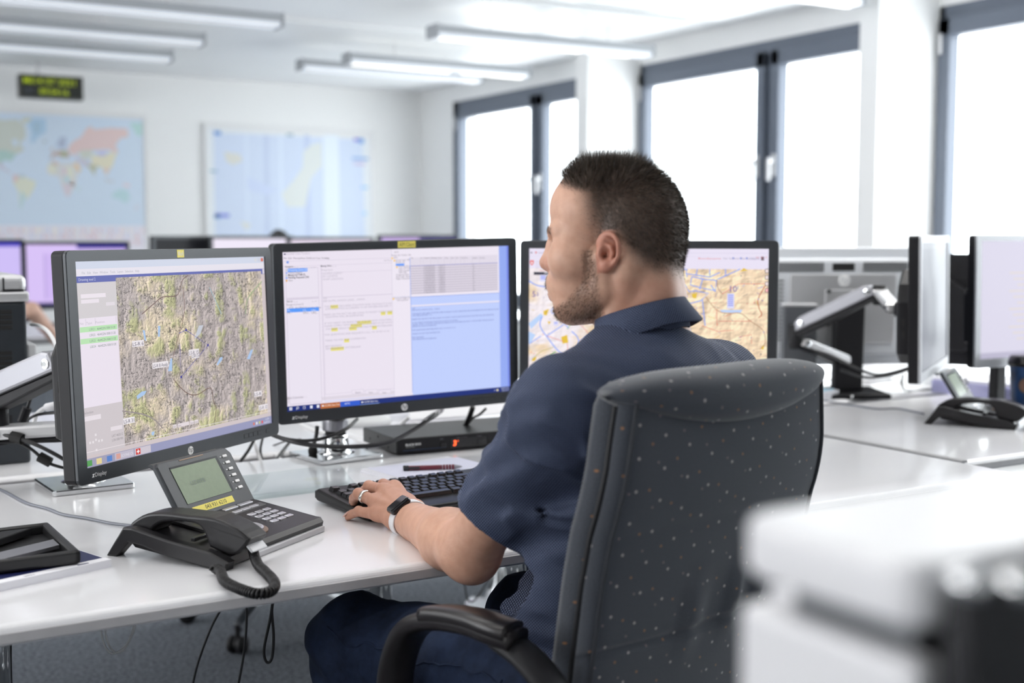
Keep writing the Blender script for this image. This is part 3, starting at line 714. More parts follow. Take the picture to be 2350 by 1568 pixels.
# ---- page shown on the right screen: an aviation chart in a browser
def page_right(s):
    c = lambda x, y: s.ph(1190 + x / 3.852, 540 + y / 3.852)
    s.rect(0, 0, 1920, 1200, (234, 227, 245), 0)
    y0 = c(1700, 300)[1]
    nx, ny = 240, 150
    h = fbm(nx, ny, 9, 6, 5, 3, 0.6, True); gx = np.gradient(h, axis=1); gy = np.gradient(h, axis=0)
    xx = np.linspace(0, 1, nx)[None, :].repeat(ny, 0)
    mtn = smooth(0.42, 0.62, xx + 0.35 * (fbm(nx, ny, 3, 3, 4, 12) - 0.5))
    lo = np.array([243, 234, 238.]); hi = np.array([246, 220, 188.])
    tone = fbm(nx, ny, 6, 5, 4, 44); lo2 = lo - 26 * smooth(0.5, 0.7, tone)[..., None] * np.array([0.2, 0.8, 2.2])
    img = lo2 * (1 - mtn)[..., None] + hi * mtn[..., None]
    img *= np.clip(1 + (1.1 * mtn + 0.5)[..., None] * (-gx - gy)[..., None], 0.72, 1.1)
    img = np.clip(img, 0, 252)
    lin = np.where(img / 255 <= 0.04045, img / 255 / 12.92, ((img / 255 + 0.055) / 1.055) ** 2.4)
    s.image(0, y0, 1920, 1200, lin, 1)
    BL, RD, YL, GN, PU = (120, 160, 250), (226, 110, 96), (232, 196, 70), (150, 200, 130), (120, 96, 170)
    def ln(pts, col, w=5, k=4, sp=False): P = [c(*p) for p in pts]; s.line(spline(P, 6) if sp else P, col, w, k)
    def pg(pts, col, k=3): s.poly([c(*p) for p in pts], col, k)
    pg([(90, 780), (200, 690), (220, 720), (110, 830)], (190, 214, 250)); pg([(90, 850), (150, 880), (110, 950), (92, 960)], (190, 214, 250)); pg([(1780, 660), (1980, 660), (1960, 690), (1790, 680)], (192, 214, 250)); pg([(1440, 560), (1490, 590), (1480, 610), (1440, 590)], (192, 214, 250))
    for a in (((375, 900), (430, 880), (440, 950), (390, 960)), ((220, 670), (270, 650), (250, 710), (222, 705)), ((1530, 520), (1580, 510), (1570, 560), (1540, 555)), ((1990, 290), (1960, 320), (2030, 310)), ((120, 1090), (160, 1075), (150, 1110), (118, 1115)), ((2150, 980), (2175, 970), (2165, 1010), (2145, 1010)), ((1400, 340), (1440, 330), (1430, 370), (1390, 375)), ((255, 760), (285, 765), (270, 790))): pg(a, YL, 4)
    ln([(85, 400), (170, 445), (300, 460), (340, 462)], BL, 8, 5, True); ln([(205, 720), (190, 790), (215, 850), (250, 895), (330, 1000), (400, 1055), (490, 1035), (530, 960), (520, 900), (470, 850)], BL, 8, 5, True)
    ln([(250, 890), (400, 790)], BL, 7); ln([(380, 750), (445, 825)], BL, 7); ln([(300, 650), (350, 640), (350, 690), (295, 690), (290, 655)], BL, 7); ln([(95, 960), (200, 890)], BL, 6); ln([(530, 940), (640, 870)], BL, 6)
    for q in ([(1360, 320), (1480, 300), (1490, 370)], [(1490, 300), (1480, 340), (1620, 360), (1690, 370), (1780, 330)], [(1760, 390), (1960, 300)], [(1530, 370), (1520, 440), (1630, 470), (1740, 490), (1750, 400), (1640, 390), (1530, 365)], [(1580, 300), (1570, 350)], [(1690, 300), (1690, 350)], [(1830, 300), (1830, 360)], [(1350, 380), (1430, 360)], [(1440, 400), (1510, 500), (1570, 490)], [(1560, 490), (1680, 515), (1610, 580), (1490, 610)], [(1625, 570), (1650, 800)], [(1630, 380), (1600, 480)], [(1700, 440), (1740, 500)]): ln(q, BL, 7, 5)
    ln([(1755, 390), (1760, 460), (1800, 520)], (150, 110, 100), 5, 5, True); ln([(2190, 430), (2120, 560), (2125, 640), (2150, 700), (2120, 730)], (196, 110, 82), 7, 5, True); ln([(1650, 540), (1740, 650), (1830, 690), (1960, 690), (2050, 760), (2160, 840), (2180, 950), (2130, 1010)], (190, 150, 120), 6, 5, True)
    for q in ([(1800, 520), (1950, 430), (2180, 430)], [(1750, 660), (1755, 800), (1770, 760), (2060, 760)], [(1450, 640), (1560, 660)], [(430, 950), (440, 1050)], [(250, 890), (400, 940)], [(540, 780), (620, 870)], [(1620, 800), (1760, 850), (1900, 840)], [(1950, 900), (2060, 880), (2060, 960)]): ln(q, RD, 4, 5)
    ln([(120, 1100), (200, 1030), (310, 990)], (190, 180, 100), 5, 5, True); ln([(230, 1110), (330, 1030)], GN, 12, 4); ln([(480, 760), (430, 830)], GN, 7, 4)
    for t, p, hh in (('5', (122, 545), 46), ('2', (158, 535), 28), ('10', (1870, 500), 46), ('1', (1935, 480), 28), ('8', (165, 1200), 46), ('4', (200, 1185), 26), ('11', (1540, 720), 36)): a, b = c(*p); s.text(t, a, b, hh, PU, 7, None, 0.01)
    for (x0_, y0_, x1_, y1_) in ((1845, 515, 1905, 650), (190, 350, 245, 410), (2195, 1060, 2235, 1110), (1385, 480, 1430, 530), (310, 760, 350, 800)): a, b = c(x0_, y0_); d, e = c(x1_, y1_); s.rect(a, b, d, e, (222, 222, 250), 6); [s.rect(a + 6, b + 10 + 16 * q, d - 6, b + 18 + 16 * q, (140, 150, 240), 7) for q in range(int((e - b - 14) / 16))]
    rr = np.random.default_rng(4)
    for _ in range(150):
        a, b = rr.uniform(0, 1900), rr.uniform(y0 + 10, 1190); col = [RD, BL, YL, (120, 120, 130), PU][int(rr.integers(5))]
        if rr.random() < 0.5: s.rect(a, b, a + rr.uniform(4, 12), b + rr.uniform(4, 9), col, 6)
        else:
            an = rr.uniform(0, PI); l = rr.uniform(15, 70); s.line([(a, b), (min(1915, a + l * math.cos(an)), max(y0 + 4, min(1195, b + l * math.sin(an) - l / 2)))], col, 3, 6)
    # browser head
    s.line([(0, 34), (1920, 34)], (214, 206, 230), 3, 3); s.text('map.geo.admin.ch/?topic=aviation&lang=en', 700, 92, 15, (190, 184, 204), 4); s.rect(0, 60, 1500, 62, (222, 214, 236), 2)
    for x in (1640, 1700, 1745): s.rect(x, 66, x + 14, 82, (150, 160, 220), 3)
    s.rect(1770, 62, 1890, 88, (226, 219, 240), 3); s.rect(1862, 60, 1884, 90, (120, 100, 110), 4)
    s.text('Logout', 1790, 82, 14, (160, 152, 176), 4)
    a, b = c(1590, 213); s.text('Bundesamt', a, b, 14, (222, 130, 130), 4, c(1790, 213)[0] - a); s.text('Home   Karte drucken   Teilen   Optionen', c(1810, 213)[0], c(1810, 213)[1], 14, (160, 152, 176), 4, c(2080, 205)[0] - c(1810, 213)[0]); s.text('DE  FR  IT', c(2100, 205)[0], c(2100, 205)[1], 14, (214, 130, 140), 4)
    cx, cy = c(118, 244); s.poly([(cx - 16, cy - 20), (cx + 16, cy - 20), (cx + 16, cy + 4), (cx, cy + 22), (cx - 16, cy + 4)], (230, 70, 62), 4); s.rect(cx - 4, cy - 12, cx + 4, cy + 10, (245, 235, 240), 5); s.rect(cx - 10, cy - 5, cx + 10, cy + 3, (245, 235, 240), 5)
    for k in range(4): a, b = c(150, 232 + 18 * k); s.rect(a, b, a + 130 - 14 * k, b + 3, (200, 192, 212), 4)
    a, b = c(135, 325); d, e = c(330, 352); s.rect(a, b, d, e, (64, 62, 76), 5); s.text('Menu', a + 90, e - 6, 18, (235, 235, 240), 6)
    s.rect(10, 30, 24, 40, (120, 116, 130), 4); s.rect(50, 26, 62, 42, (222, 120, 120), 4); s.text('SwissTopo', 76, 42, 13, (176, 168, 190), 4)
    for k in range(4):
        x, y = c(2198, 316 + 57 * k); ci = [(x + 17 * math.cos(q), y + 17 * math.sin(q)) for q in np.linspace(0, 2 * PI, 22)]
        s.poly(ci[:-1], (240, 224, 222) if k < 3 else (250, 190, 190), 7); s.line(ci, (70, 64, 78), 4, 8)
# ================================================================== things on the back wall
def wall_pt(u, v): p = PY(u, v, YB); return p[0], p[2]
LIGHT_SHIFT = 0.70
def pale(c): return tuple(255 - (255 - q) * LIGHT_SHIFT for q in c)      # print whitened or deepened to suit haze and light level
class Sheet:
    """printed sheet lying in a plane y = const, drawn with points taken from the photograph"""
    def __init__(s, y): s.y = y; s.mb = MB(); s.k = 0
    def poly(s, pts, col, k=1):
        col = pale(col); vs = []
        for u, v in pts: p = PY(u, v, s.y); vs.append((p[0], s.y - 0.0006 * k, p[2]))
        s.mb.add((vs, [tuple(range(len(vs)))]), col=srgb(*col))
    def box(s, x0, z0, x1, z1, col, k=1): col = pale(col); s.mb.add(([(x0, s.y - 0.0006 * k, z0), (x1, s.y - 0.0006 * k, z0), (x1, s.y - 0.0006 * k, z1), (x0, s.y - 0.0006 * k, z1)], [(0, 1, 2, 3)]), col=srgb(*col))
board_white = mat('board_white', (0.80, 0.80, 0.80), 0.4)
def wall_board(name, label, x0, x1, z0, z1, cat):
    t = thing(name, label, cat, ((x0 + x1) / 2, YB, z0))
    b = MB(); b.add(box6(x0, x1, YB - 0.025, YB, z0, z1, 0.003)); b.build('backing_board', board_white, t, world=True)
    f = MB()
    for q in (box6(x0 - 0.03, x0, YB - 0.035, YB, z0 - 0.03, z1 + 0.03, 0.003), box6(x1, x1 + 0.03, YB - 0.035, YB, z0 - 0.03, z1 + 0.03, 0.003), box6(x0, x1, YB - 0.035, YB, z1, z1 + 0.03, 0.003), box6(x0, x1, YB - 0.035, YB, z0 - 0.03, z0, 0.003)): f.add(q)
    f.build('frame', board_white, t, world=True)
    return t
x1, ztop = wall_pt(333, 272); x1 -= 0.02
x0 = x1 - 2.35; zb = wall_pt(333, 620)[1]
t = wall_board('world_map', 'framed world map with pale blue oceans on the back wall under the digital clock', x0, x1, zb, ztop, 'map')
s = Sheet(YB - 0.026)
s.box(x0 + 0.01, zb + 0.01, x1 - 0.01, ztop - 0.01, (193, 213, 234), 0)
m = lambda pts: [(p[0] / 5.058, 250 + p[1] / 5.058) for p in pts]
W_ = lambda pts, col, k=1: s.poly(m(pts), col, k)
W_([(-420, 130), (-100, 120), (60, 130), (200, 120), (290, 200), (300, 330), (230, 400), (285, 480), (170, 540), (130, 610), (60, 590), (-60, 600), (-300, 480), (-420, 300)], (186, 193, 180))
W_([(-300, 480), (60, 480), (190, 520), (130, 610), (60, 590), (10, 630), (-160, 600)], (150, 190, 182), 2); W_([(130, 360), (200, 350), (210, 420), (170, 440)], (193, 213, 234), 2)
W_([(250, 110), (360, 95), (370, 130), (290, 170), (245, 160)], (196, 200, 182)); W_([(320, 170), (380, 110), (530, 115), (535, 270), (440, 330), (380, 410), (355, 380), (365, 260)], (150, 190, 222)); W_([(380, 150), (480, 160), (460, 280), (390, 280)], (140, 178, 205), 2)
W_([(-60, 600), (40, 640), (40, 680), (130, 740), (120, 755), (0, 690)], (190, 186, 205)); W_([(150, 770), (260, 760), (330, 810), (420, 845), (390, 940), (330, 1030), (280, 1070), (250, 1160), (230, 1150), (215, 960), (150, 850)], (214, 217, 192))
W_([(150, 770), (210, 765), (200, 830), (165, 860)], (212, 170, 176), 2); W_([(240, 950), (310, 1020), (280, 1070), (252, 1160), (228, 1140)], (172, 205, 212), 2); W_([(210, 762), (280, 765), (290, 800), (215, 800)], (170, 190, 200), 2)
W_([(560, 640), (620, 600), (720, 630), (850, 620), (900, 700), (935, 730), (870, 830), (860, 920), (800, 1020), (760, 1010), (710, 880), (690, 790), (590, 770), (535, 720)], (205, 205, 205))
W_([(560, 640), (660, 640), (660, 740), (560, 750)], (217, 217, 194), 2); W_([(770, 680), (850, 680), (850, 800), (790, 790)], (217, 219, 195), 2); W_([(740, 780), (810, 800), (800, 860), (750, 850)], (168, 205, 214), 2); W_([(620, 600), (680, 620), (660, 670), (610, 650)], (226, 190, 180), 2); W_([(735, 690), (765, 690), (760, 770), (730, 760)], (214, 180, 196), 2); W_([(850, 640), (890, 620), (945, 710), (915, 730)], (232, 188, 130), 2); W_([(720, 880), (860, 840), (800, 1020), (760, 1010)], (206, 192, 205), 2); W_([(830, 830), (880, 830), (860, 910), (825, 900)], (222, 200, 178), 2)
W_([(650, 420), (700, 330), (770, 330), (760, 460), (690, 450)], (150, 165, 195)); W_([(585, 450), (620, 440), (630, 500), (590, 500)], (190, 185, 190)); W_([(580, 590), (600, 520), (680, 480), (780, 480), (820, 560), (740, 570), (650, 540)], (176, 150, 140)); W_([(700, 490), (780, 490), (770, 560), (720, 560)], (150, 160, 120), 2)
W_([(790, 440), (860, 370), (940, 330), (1000, 230), (1050, 200), (1100, 240), (1300, 220), (1480, 230), (1490, 330), (1400, 340), (1340, 420), (1380, 520), (1250, 470), (1100, 480), (950, 480), (870, 540), (800, 510)], (220, 186, 182))
W_([(930, 480), (1080, 470), (1060, 560), (980, 590), (920, 540)], (195, 200, 185)); W_([(1060, 540), (1360, 500), (1340, 560), (1300, 680), (1200, 690), (1060, 640)], (222, 214, 180)); W_([(1120, 500), (1240, 490), (1240, 540), (1140, 550)], (180, 180, 222), 2); W_([(860, 540), (960, 580), (1060, 620), (1000, 680), (900, 620)], (190, 188, 205)); W_([(1000, 640), (1160, 660), (1110, 700), (1100, 780), (1060, 720)], (170, 172, 140)); W_([(1190, 690), (1290, 680), (1240, 770), (1210, 740)], (215, 190, 175))
W_([(1200, 800), (1330, 830), (1320, 860), (1240, 850)], (190, 198, 210)); W_([(1430, 860), (1510, 880), (1500, 910), (1440, 900)], (220, 195, 205)); W_([(1300, 990), (1380, 930), (1480, 940), (1510, 1030), (1460, 1100), (1390, 1050), (1300, 1030)], (165, 205, 212)); W_([(1560, 1140), (1610, 1110), (1620, 1140), (1560, 1180)], (200, 200, 215)); W_([(900, 900), (940, 910), (920, 960), (895, 950)], (185, 210, 215)); W_([(1500, 165), (1650, 160), (1650, 300), (1600, 320)], (165, 210, 205)); W_([(500, 360), (545, 365), (530, 400), (505, 400)], (165, 180, 190))
# rows of little flags under the map
rr = np.random.default_rng(3); fl = [(226, 190, 196), (200, 205, 226), (220, 214, 226), (232, 224, 210), (214, 170, 176), (190, 200, 230)]
zf = wall_pt(150, 521)[1]
s.box(x0 + 0.01, zb + 0.01, x1 - 0.01, zf + 0.012, (226, 220, 232), 1)
for r in range(3):
    for k in range(52):
        a = x0 + 0.03 + k * 0.0445
        for q in range(2): s.box(a + q * 0.014, zf - 0.045 - r * 0.05, a + q * 0.014 + 0.014, zf - 0.012 - r * 0.05, fl[int(rr.integers(6))], 2)
s.mb.build('map_sheet', print_mat, t, world=True)

xa, za = wall_pt(466, 290); xb = wall_pt(850, 300)[0]
t = wall_board('aviation_chart', 'white framed pale blue chart on the back wall left of the windows', xa + 0.03, xb, wall_pt(466, 640)[1], za, 'chart')
LIGHT_SHIFT = 1.12
s = Sheet(YB - 0.026)
m = lambda pts: [(440 + p[0] / 5.109, 260 + p[1] / 5.109) for p in pts]
s.poly(m([(170, 170), (2080, 300), (2120, 1560), (170, 1560)]), (232, 236, 240), 0)
s.poly(m([(255, 230), (2000, 310), (2040, 1560), (280, 1560)]), (216, 226, 243), 1)
for x, w, cc in ((620, 40, (222, 232, 247)), (840, 60, (206, 216, 236)), (1020, 40, (224, 234, 248)), (1320, 60, (204, 214, 236)), (1540, 180, (232, 240, 248))): s.poly(m([(x, 255), (x + w, 258), (x + w + 20, 1500), (x + 20, 1500)]), cc, 2)
s.poly(m([(380, 450), (560, 480), (600, 560), (480, 610), (400, 560)]), (226, 226, 220), 3); s.poly(m([(1310, 450), (1400, 370), (1520, 340), (1530, 620), (1400, 760), (1330, 1100), (1120, 1100), (1050, 950), (1200, 780), (1300, 640)]), (228, 232, 230), 3); s.poly(m([(560, 1260), (700, 1300), (640, 1380)]), (226, 228, 226), 3); s.poly(m([(1000, 900), (650, 740), (660, 900), (900, 960)]), (212, 222, 244), 3)
for a, cc in (((260, 205, 340, 250), (110, 160, 214)), ((1900, 290, 1960, 325), (140, 130, 214)), ((1960, 290, 2015, 350), (120, 170, 222)), ((1110, 235, 1190, 265), (170, 190, 200)), ((210, 665, 300, 690), (160, 190, 205)), ((1880, 515, 2070, 545), (150, 185, 226)), ((1900, 570, 2030, 610), (216, 208, 230)), ((1985, 855, 2065, 880), (160, 205, 240)), ((270, 1175, 440, 1215), (140, 150, 226)), ((265, 1190, 330, 1230), (120, 180, 230)), ((2000, 1150, 2050, 1190), (190, 220, 245))): s.poly(m([(a[0], a[1]), (a[2], a[1] + 6), (a[2], a[3] + 6), (a[0], a[3])]), cc, 5)
s.mb.build('chart_sheet', print_mat, t, world=True)

# ceiling-hung digital clock
t = thing('digital_clock', 'black digital clock with green lit date and time above the world map', 'clock', tuple(PY(112, 228, YB - 0.55)))
yc = YB - 0.5
pa, pb = PY(44, 170, yc), PY(192, 228, yc)
zt, zl = PY(44, 168, yc)[2], PY(44, 222, yc)[2]
MB().add(box6(pa[0], pb[0], yc, yc + 0.12, zl, zt, 0.004)).build('casing', mat('clock_casing', (0.05, 0.045, 0.04), 0.4), t, world=True)
MB().add(box6(pa[0] + 0.01, pb[0] - 0.012, yc - 0.002, yc + 0.002, zl + 0.01, zt - 0.01)).build('face', mat('clock_face', (0.01, 0.013, 0.008), 0.35), t, world=True)
led = mat('green_led', (0.1, 0.12, 0.01), 0.4, emis=srgb(150, 170, 10), estr=1.0)
hh = zt - zl
def led_text(txt, x, z, w, h, m, name):
    vs, fs = text_geo(txt, 1.0, 0.012); vs = np.asarray(vs); wd = vs[:, 0].max()
    MB().add((vs * [w / wd, h / 0.69, 1], fs), M=T(x, yc - 0.004, z, PI / 2)).build(name, m, t, world=True)
W0 = pb[0] - pa[0]
led_text('MI14 07 2021', pa[0] + 0.05 * W0, zl + 0.59 * hh, W0 * 0.82, hh * 0.27, led, 'date_digits')
led_text('UTC', pa[0] + 0.06 * W0, zl + 0.16 * hh, W0 * 0.17, hh * 0.24, mat('printed_grey', (0.10, 0.11, 0.14), 0.5), 'lettering')
led_text('09:54:16', pa[0] + 0.30 * W0, zl + 0.15 * hh, W0 * 0.46, hh * 0.27, led, 'time_digits')
xh = PY(90, 150, yc)[0]
MB().add(cyl((xh, yc + 0.06, zt - 0.01), (xh, yc + 0.06, ZC), 0.012, 10), smooth=True).build('hanger', silver_paint, t, world=True)
# slim picture rail on the back wall
r0 = wall_pt(345, 278); r1 = wall_pt(458, 282)
struct('trim_1', MB().add(box6(r0[0] - 0.6, r1[0] + 1.7, YB - 0.008, YB, r0[1] - 0.0, r0[1] + 0.03, 0.002)), white_wall)
struct('baseboard_back', MB().add(box6(FLX0, XW, YB - 0.012, YB, 0, 0.07, 0.002)), light_grey)
# ================================================================== desks
TOP = 0.74
def desk(label, x0, x1, y0, y1, legs=None, group=None, strip=False):
    t = thing('office_desk', label, 'desk', ((x0 + x1) / 2, (y0 + y1) / 2, 0), group=group)
    mb = MB(); mb.add(box6(x0, x1, y0, y1, TOP - 0.028, TOP, 0.0135, 6), smooth=False)
    mb.build('desktop', laminate, t, world=True)
    e = MB(); e.add(box6(x0 + 0.02, x1 - 0.02, y0 - 0.0012, y0 + 0.002, TOP - 0.022, TOP - 0.009, 0.0005)); e.build('edge_band', laminate_edge, t, world=True)
    if strip: MB().add(box6(x0 + 0.0005, x0 + 0.020, y0 + 0.004, y1 - 0.004, TOP - 0.027, TOP + 0.0006, 0.0004)).build('side_strip', mat('grey_joint_strip', (0.24, 0.24, 0.245), 0.5), t, world=True)
    for x, yc in (legs or ((x0 + 0.17, (y0 + y1) / 2), (x1 - 0.17, (y0 + y1) / 2))):
        l = MB(); l.add(cyl((x, yc, 0.05), (x, yc, TOP - 0.028), 0.034, 24), smooth=True)
        l.add(cyl((x, yc, 0.42), (x, yc, TOP - 0.03), 0.042, 24), smooth=True)
        l.add(box6(x - 0.035, x + 0.035, max(y0 + 0.05, yc - 0.3), min(y1 - 0.05, yc + 0.3), TOP - 0.05, TOP - 0.028, 0.004))
        lo = l.build('leg', chrome, t, world=True)
        f = MB(); prof = [(-0.055, 0.0), (-0.045, 0.028), (0, 0.036), (0.045, 0.028), (0.055, 0.0)]
        f.add(lathe([(0.115, 0.0), (0.115, 0.008), (0.10, 0.014), (0.045, 0.022), (0.036, 0.05)], 32), M=T(x, yc, 0), smooth=True)
        f.build('foot', chrome, lo, world=True)
    c = MB(); c.add(box6(x0 + 0.22, x1 - 0.22, (y0 + y1) / 2 - 0.03, (y0 + y1) / 2 + 0.03, TOP - 0.075, TOP - 0.028, 0.003)); c.build('crossbeam', soft_black, t, world=True)
    return t
Y0, Y1, Y2, Y3 = 1.61, 2.565, 2.63, 3.585
desk('white desk in front of the seated man with keyboard and telephone on it', 0.19, 2.185, Y0, Y1, ((0.27, 2.09), (1.31, 2.12), (2.0, 2.09)))
desk('white desk on the right carrying the blue cup and a phone', 2.187, 4.19, Y0 + 0.15, Y1, strip=True)
desk('white desk behind the left screen carrying the grey topped printer', -0.80, 1.195, Y2, Y3, ((-0.6, 3.1), (0.3, 3.1)))
desk('white desk behind the middle and right screens', 1.205, 3.2, Y2, Y3, ((1.27, 2.76), (2.05, 3.50), (3.05, 3.1)))
desk('white desk furthest right near the windows behind the monitor arms', 3.21, 5.0, Y2, Y3)
desk('white desk in the far row with the purple screen on it', 0.2, 2.19, 6.35, 7.3)
desk('white desk in the far row below the framed chart', 2.2, 4.19, 6.35, 7.3)
desk('white desk just outside the left edge of the man\'s desk', -1.81, 0.18, Y0, Y1)

# cabinet in the right foreground
CT = 1.10
c0 = PZ(1722, 1180, CT); cy1 = c0[1] + 0.006; cx0 = c0[0] - 0.008
cy0 = PZ(2175, 1292, CT)[1]
cab_white = mat('white_cabinet_lacquer', (0.74, 0.74, 0.76), 0.35, coat=0.2)
t = thing('filing_cabinet', 'white cabinet with rounded top corner in the right foreground', 'cabinet', (cx0 + 0.4, (cy0 + cy1) / 2, 0))
xe = cx0 + 0.8
pts = [(cx0 + 0.03, cy1), (cx0, cy1 - 0.03), (cx0, cy0 + 0.02), (cx0 + 0.02, cy0), (xe, cy0), (xe, cy1)]
poly = [(xe, cy0), (xe, cy1)] + [(cx0 + 0.022 - 0.022 * math.sin(a), cy1 - 0.022 + 0.022 * math.cos(a)) for a in np.linspace(0, PI / 2, 7)] + [(cx0 + 0.012 - 0.012 * math.cos(a), cy0 + 0.012 - 0.012 * math.sin(a)) for a in np.linspace(0, PI / 2, 4)]
MB().add(prism(poly, 0.025, 0.005, 3), loc=(0, 0, CT - 0.025)).build('top_board', cab_white, t, world=True)
MB().add(box6(cx0 + 0.022, xe - 0.02, cy0 + 0.02, cy1 - 0.02, CT - 0.040, CT - 0.025)).build('shadow_gap_strip', mat('cabinet_gap_grey', (0.16, 0.17, 0.18), 0.6), t, world=True)
b = MB()
b.add(box6(cx0 + 0.004, cx0 + 0.022, cy0 + 0.004, cy1 - 0.004, 0.0, CT - 0.039, 0.004)); b.add(box6(xe - 0.018, xe, cy0 + 0.004, cy1 - 0.004, 0, CT - 0.039, 0.002)); b.add(box6(cx0 + 0.022, xe - 0.018, cy1 - 0.02, cy1 - 0.004, 0, CT - 0.035)); b.add(box6(cx0 + 0.022, xe - 0.018, cy0 + 0.03, cy1 - 0.02, 0.0, 0.06))
b.build('body', cab_white, t, world=True)
MB().add(box6(cx0 + 0.010, xe - 0.01, cy0 - 0.016, cy0 - 0.002, 0.07, CT - 0.004, 0.004)).build('front_panel', mat('black_cabinet_front', (0.012, 0.012, 0.014), 0.35), t, world=True)
for (u, v) in ((2222, 1338), (2336, 1345)):
    p = PY(u, v, cy0 - 0.022)
    g = MB(); g.add(lathe([(0.001, 0.007), (0.004, 0.006), (0.005, 0.0), (0.004, -0.006), (0.001, -0.012)], 14), smooth=True, M=T(*p, PI / 2)); g.build('catch', chrome, t, world=True)
# ================================================================== near monitors
CL, CYAW, CTILT, CROLL = (0.625, 2.149, 1.017), 0.636, 0.036, 0.001
CC, CCY, CCT, CCR = (1.153, 2.368, 1.030), -0.032, -0.015, 0.022
CR, CRY = (1.624, 2.145, 1.030), -0.80
monL, ML = monitor('desktop_monitor', 'left monitor of the man\'s three, showing a brown relief map', CL, CYAW, CTILT, CROLL, page_left, (0.0, MH / 2 - 0.0085, 0.019, 0.0135, 'Work', ink_white), group='three monitors on the man\'s desk')
monC, MC = monitor('desktop_monitor', 'middle monitor with white and blue message windows and a yellow AIM Client sticker', CC, CCY, CCT, CCR, page_middle, (0.013, MH / 2 - 0.0085, 0.041, 0.0138, 'AIM Client', mat('olive_print', (0.25, 0.22, 0.04), 0.6)), group='three monitors on the man\'s desk')
monR, MRm = monitor('desktop_monitor', 'right monitor behind the man\'s head, showing an orange and blue aviation chart', CR, CRY, 0.02, 0.0, page_right, None, group='three monitors on the man\'s desk')
usb = MB()

# ------------------------------------------------------------------ monitor arms
def plate_M(c, rz): return T(c[0], c[1], c[2], 0, 0, rz)
def arm_base(t, c, rz, zt, r=0.0225, size=0.152):
    b = MB(); b.add(prism(rrect(size, size, 0.006, 3), 0.011, 0.0025), M=plate_M(c, rz))
    b.add(lathe([(0.042, 0.011), (0.034, 0.014), (0.029, 0.024), (0.0265, 0.042), (0.0262, 0.05)], 32), smooth=True, M=plate_M(c, rz))
    b.build('base_plate', chrome, t, world=True)
    MB().add(cyl((c[0], c[1], c[2] + 0.04), (c[0], c[1], zt), r, 28), smooth=True).build('pole', soft_black, t, world=True)
    k = MB(); k.add(lathe([(r, -0.012), (0.0275, -0.012), (0.0285, -0.009), (0.0285, 0.009), (0.0275, 0.012), (r, 0.012)], 28), smooth=False, M=T(c[0], c[1], zt - 0.014))
    k.build('collar', brushed_alu, t, world=True)
def arm_seg(t, name, p, q, w=0.05, h=0.05, m=None, m2=None):
    """a boom with a metal cover on top and black underside"""
    p, q = np.asarray(p, float), np.asarray(q, float); L = np.linalg.norm(q - p); x = (q - p) / L
    y = np.cross([0, 0, 1], x); y /= np.linalg.norm(y); z = np.cross(x, y); M = frame_M(p, x, y, z)
    a = MB(); a.add(prism([(-0.02, -0.004), (-0.012, h * 0.45), (0.01, h * 0.62), (L - 0.01, h * 0.62), (L + 0.008, h * 0.50), (L + 0.014, -0.004)], w, 0.006), M=M @ T(0, w / 2, 0, PI / 2))
    so = a.build(name, m or brushed_alu, t, world=True)
    b = MB(); b.add(prism([(-0.018, -h * 0.42), (-0.022, -0.006), (L + 0.012, -0.006), (L + 0.008, -h * 0.30), (L * 0.3, -h * 0.42)], w * 0.86, 0.004), M=M @ T(0, w * 0.43, 0, PI / 2))
    b.build('underside_cover', m2 or soft_black, so, world=True)
    for xx in (0.006, L - 0.004):
        for sy in (-1, 1): MB().add(lathe([(0.0095, 0), (0.0095, 0.002), (0.005, 0.0026)], 18), smooth=False, M=M @ T(xx, sy * w / 2, h * 0.22, -sy * PI / 2)).build('pivot_bolt', chrome, so, world=True)
    return so
def vesa(t, Mm, n=0.066):
    o = Mm @ Vector((0, n, -0.012)); v = MB()
    v.add(box6(-0.058, 0.058, n - 0.006, n, -0.070, 0.046, 0.002), M=Mm); v.add(cyl(Mm @ Vector((0, n, -0.012)), Mm @ Vector((0, n + 0.04, -0.012)), 0.02, 18), smooth=True, M=None)
    v.build('mounting_plate', black_plastic, t, world=True)
    return np.array(Mm @ Vector((0, n + 0.045, -0.012)))
# left arm: folded outwards beyond the left edge of the screen
bL = (0.512, 2.462, TOP)
t = thing('monitor_support', 'silver folding arm carrying the relief map monitor, seen left of it', 'monitor arm', bL, 0, 'monitor arms')
arm_base(t, bL, rad(3), 0.93)
mL = vesa(t, ML)
eL = PD(-8, 930, 2.36)
arm_seg(t, 'lower_arm', (bL[0], bL[1], 0.846), (eL[0], eL[1], 0.838), 0.05, 0.036, silver_paint)
MB().add(cyl((eL[0], eL[1], 0.825), (eL[0], eL[1], 0.925), 0.022, 20), smooth=True).build('joint', soft_black, t, world=True)
arm_seg(t, 'upper_arm', PD(-4, 910, 2.36), PD(140, 848, 2.27), 0.055, 0.064, brushed_alu)
bC = (1.055, 2.506, TOP)
t = thing('monitor_support', 'chrome footed pole carrying the middle monitor', 'monitor arm', bC, 0, 'monitor arms')
arm_base(t, bC, rad(7), 0.826)
mC = vesa(t, MC)
arm_seg(t, 'lower_arm', (bC[0], bC[1] + 0.02, 0.90), (mC[0] - 0.0, mC[1] + 0.03, 0.985), 0.05, 0.04, silver_paint)
MB().add(cyl((bC[0], bC[1], 0.82), (bC[0], bC[1], 0.93), 0.020, 20), smooth=True).build('joint', soft_black, t, world=True)
bR = (1.78, 2.40, TOP)
t = thing('monitor_support', 'pole hidden behind the aviation chart monitor that carries it', 'monitor arm', bR, 0, 'monitor arms')
arm_base(t, bR, rad(-20), 0.90); mR = vesa(t, MRm)
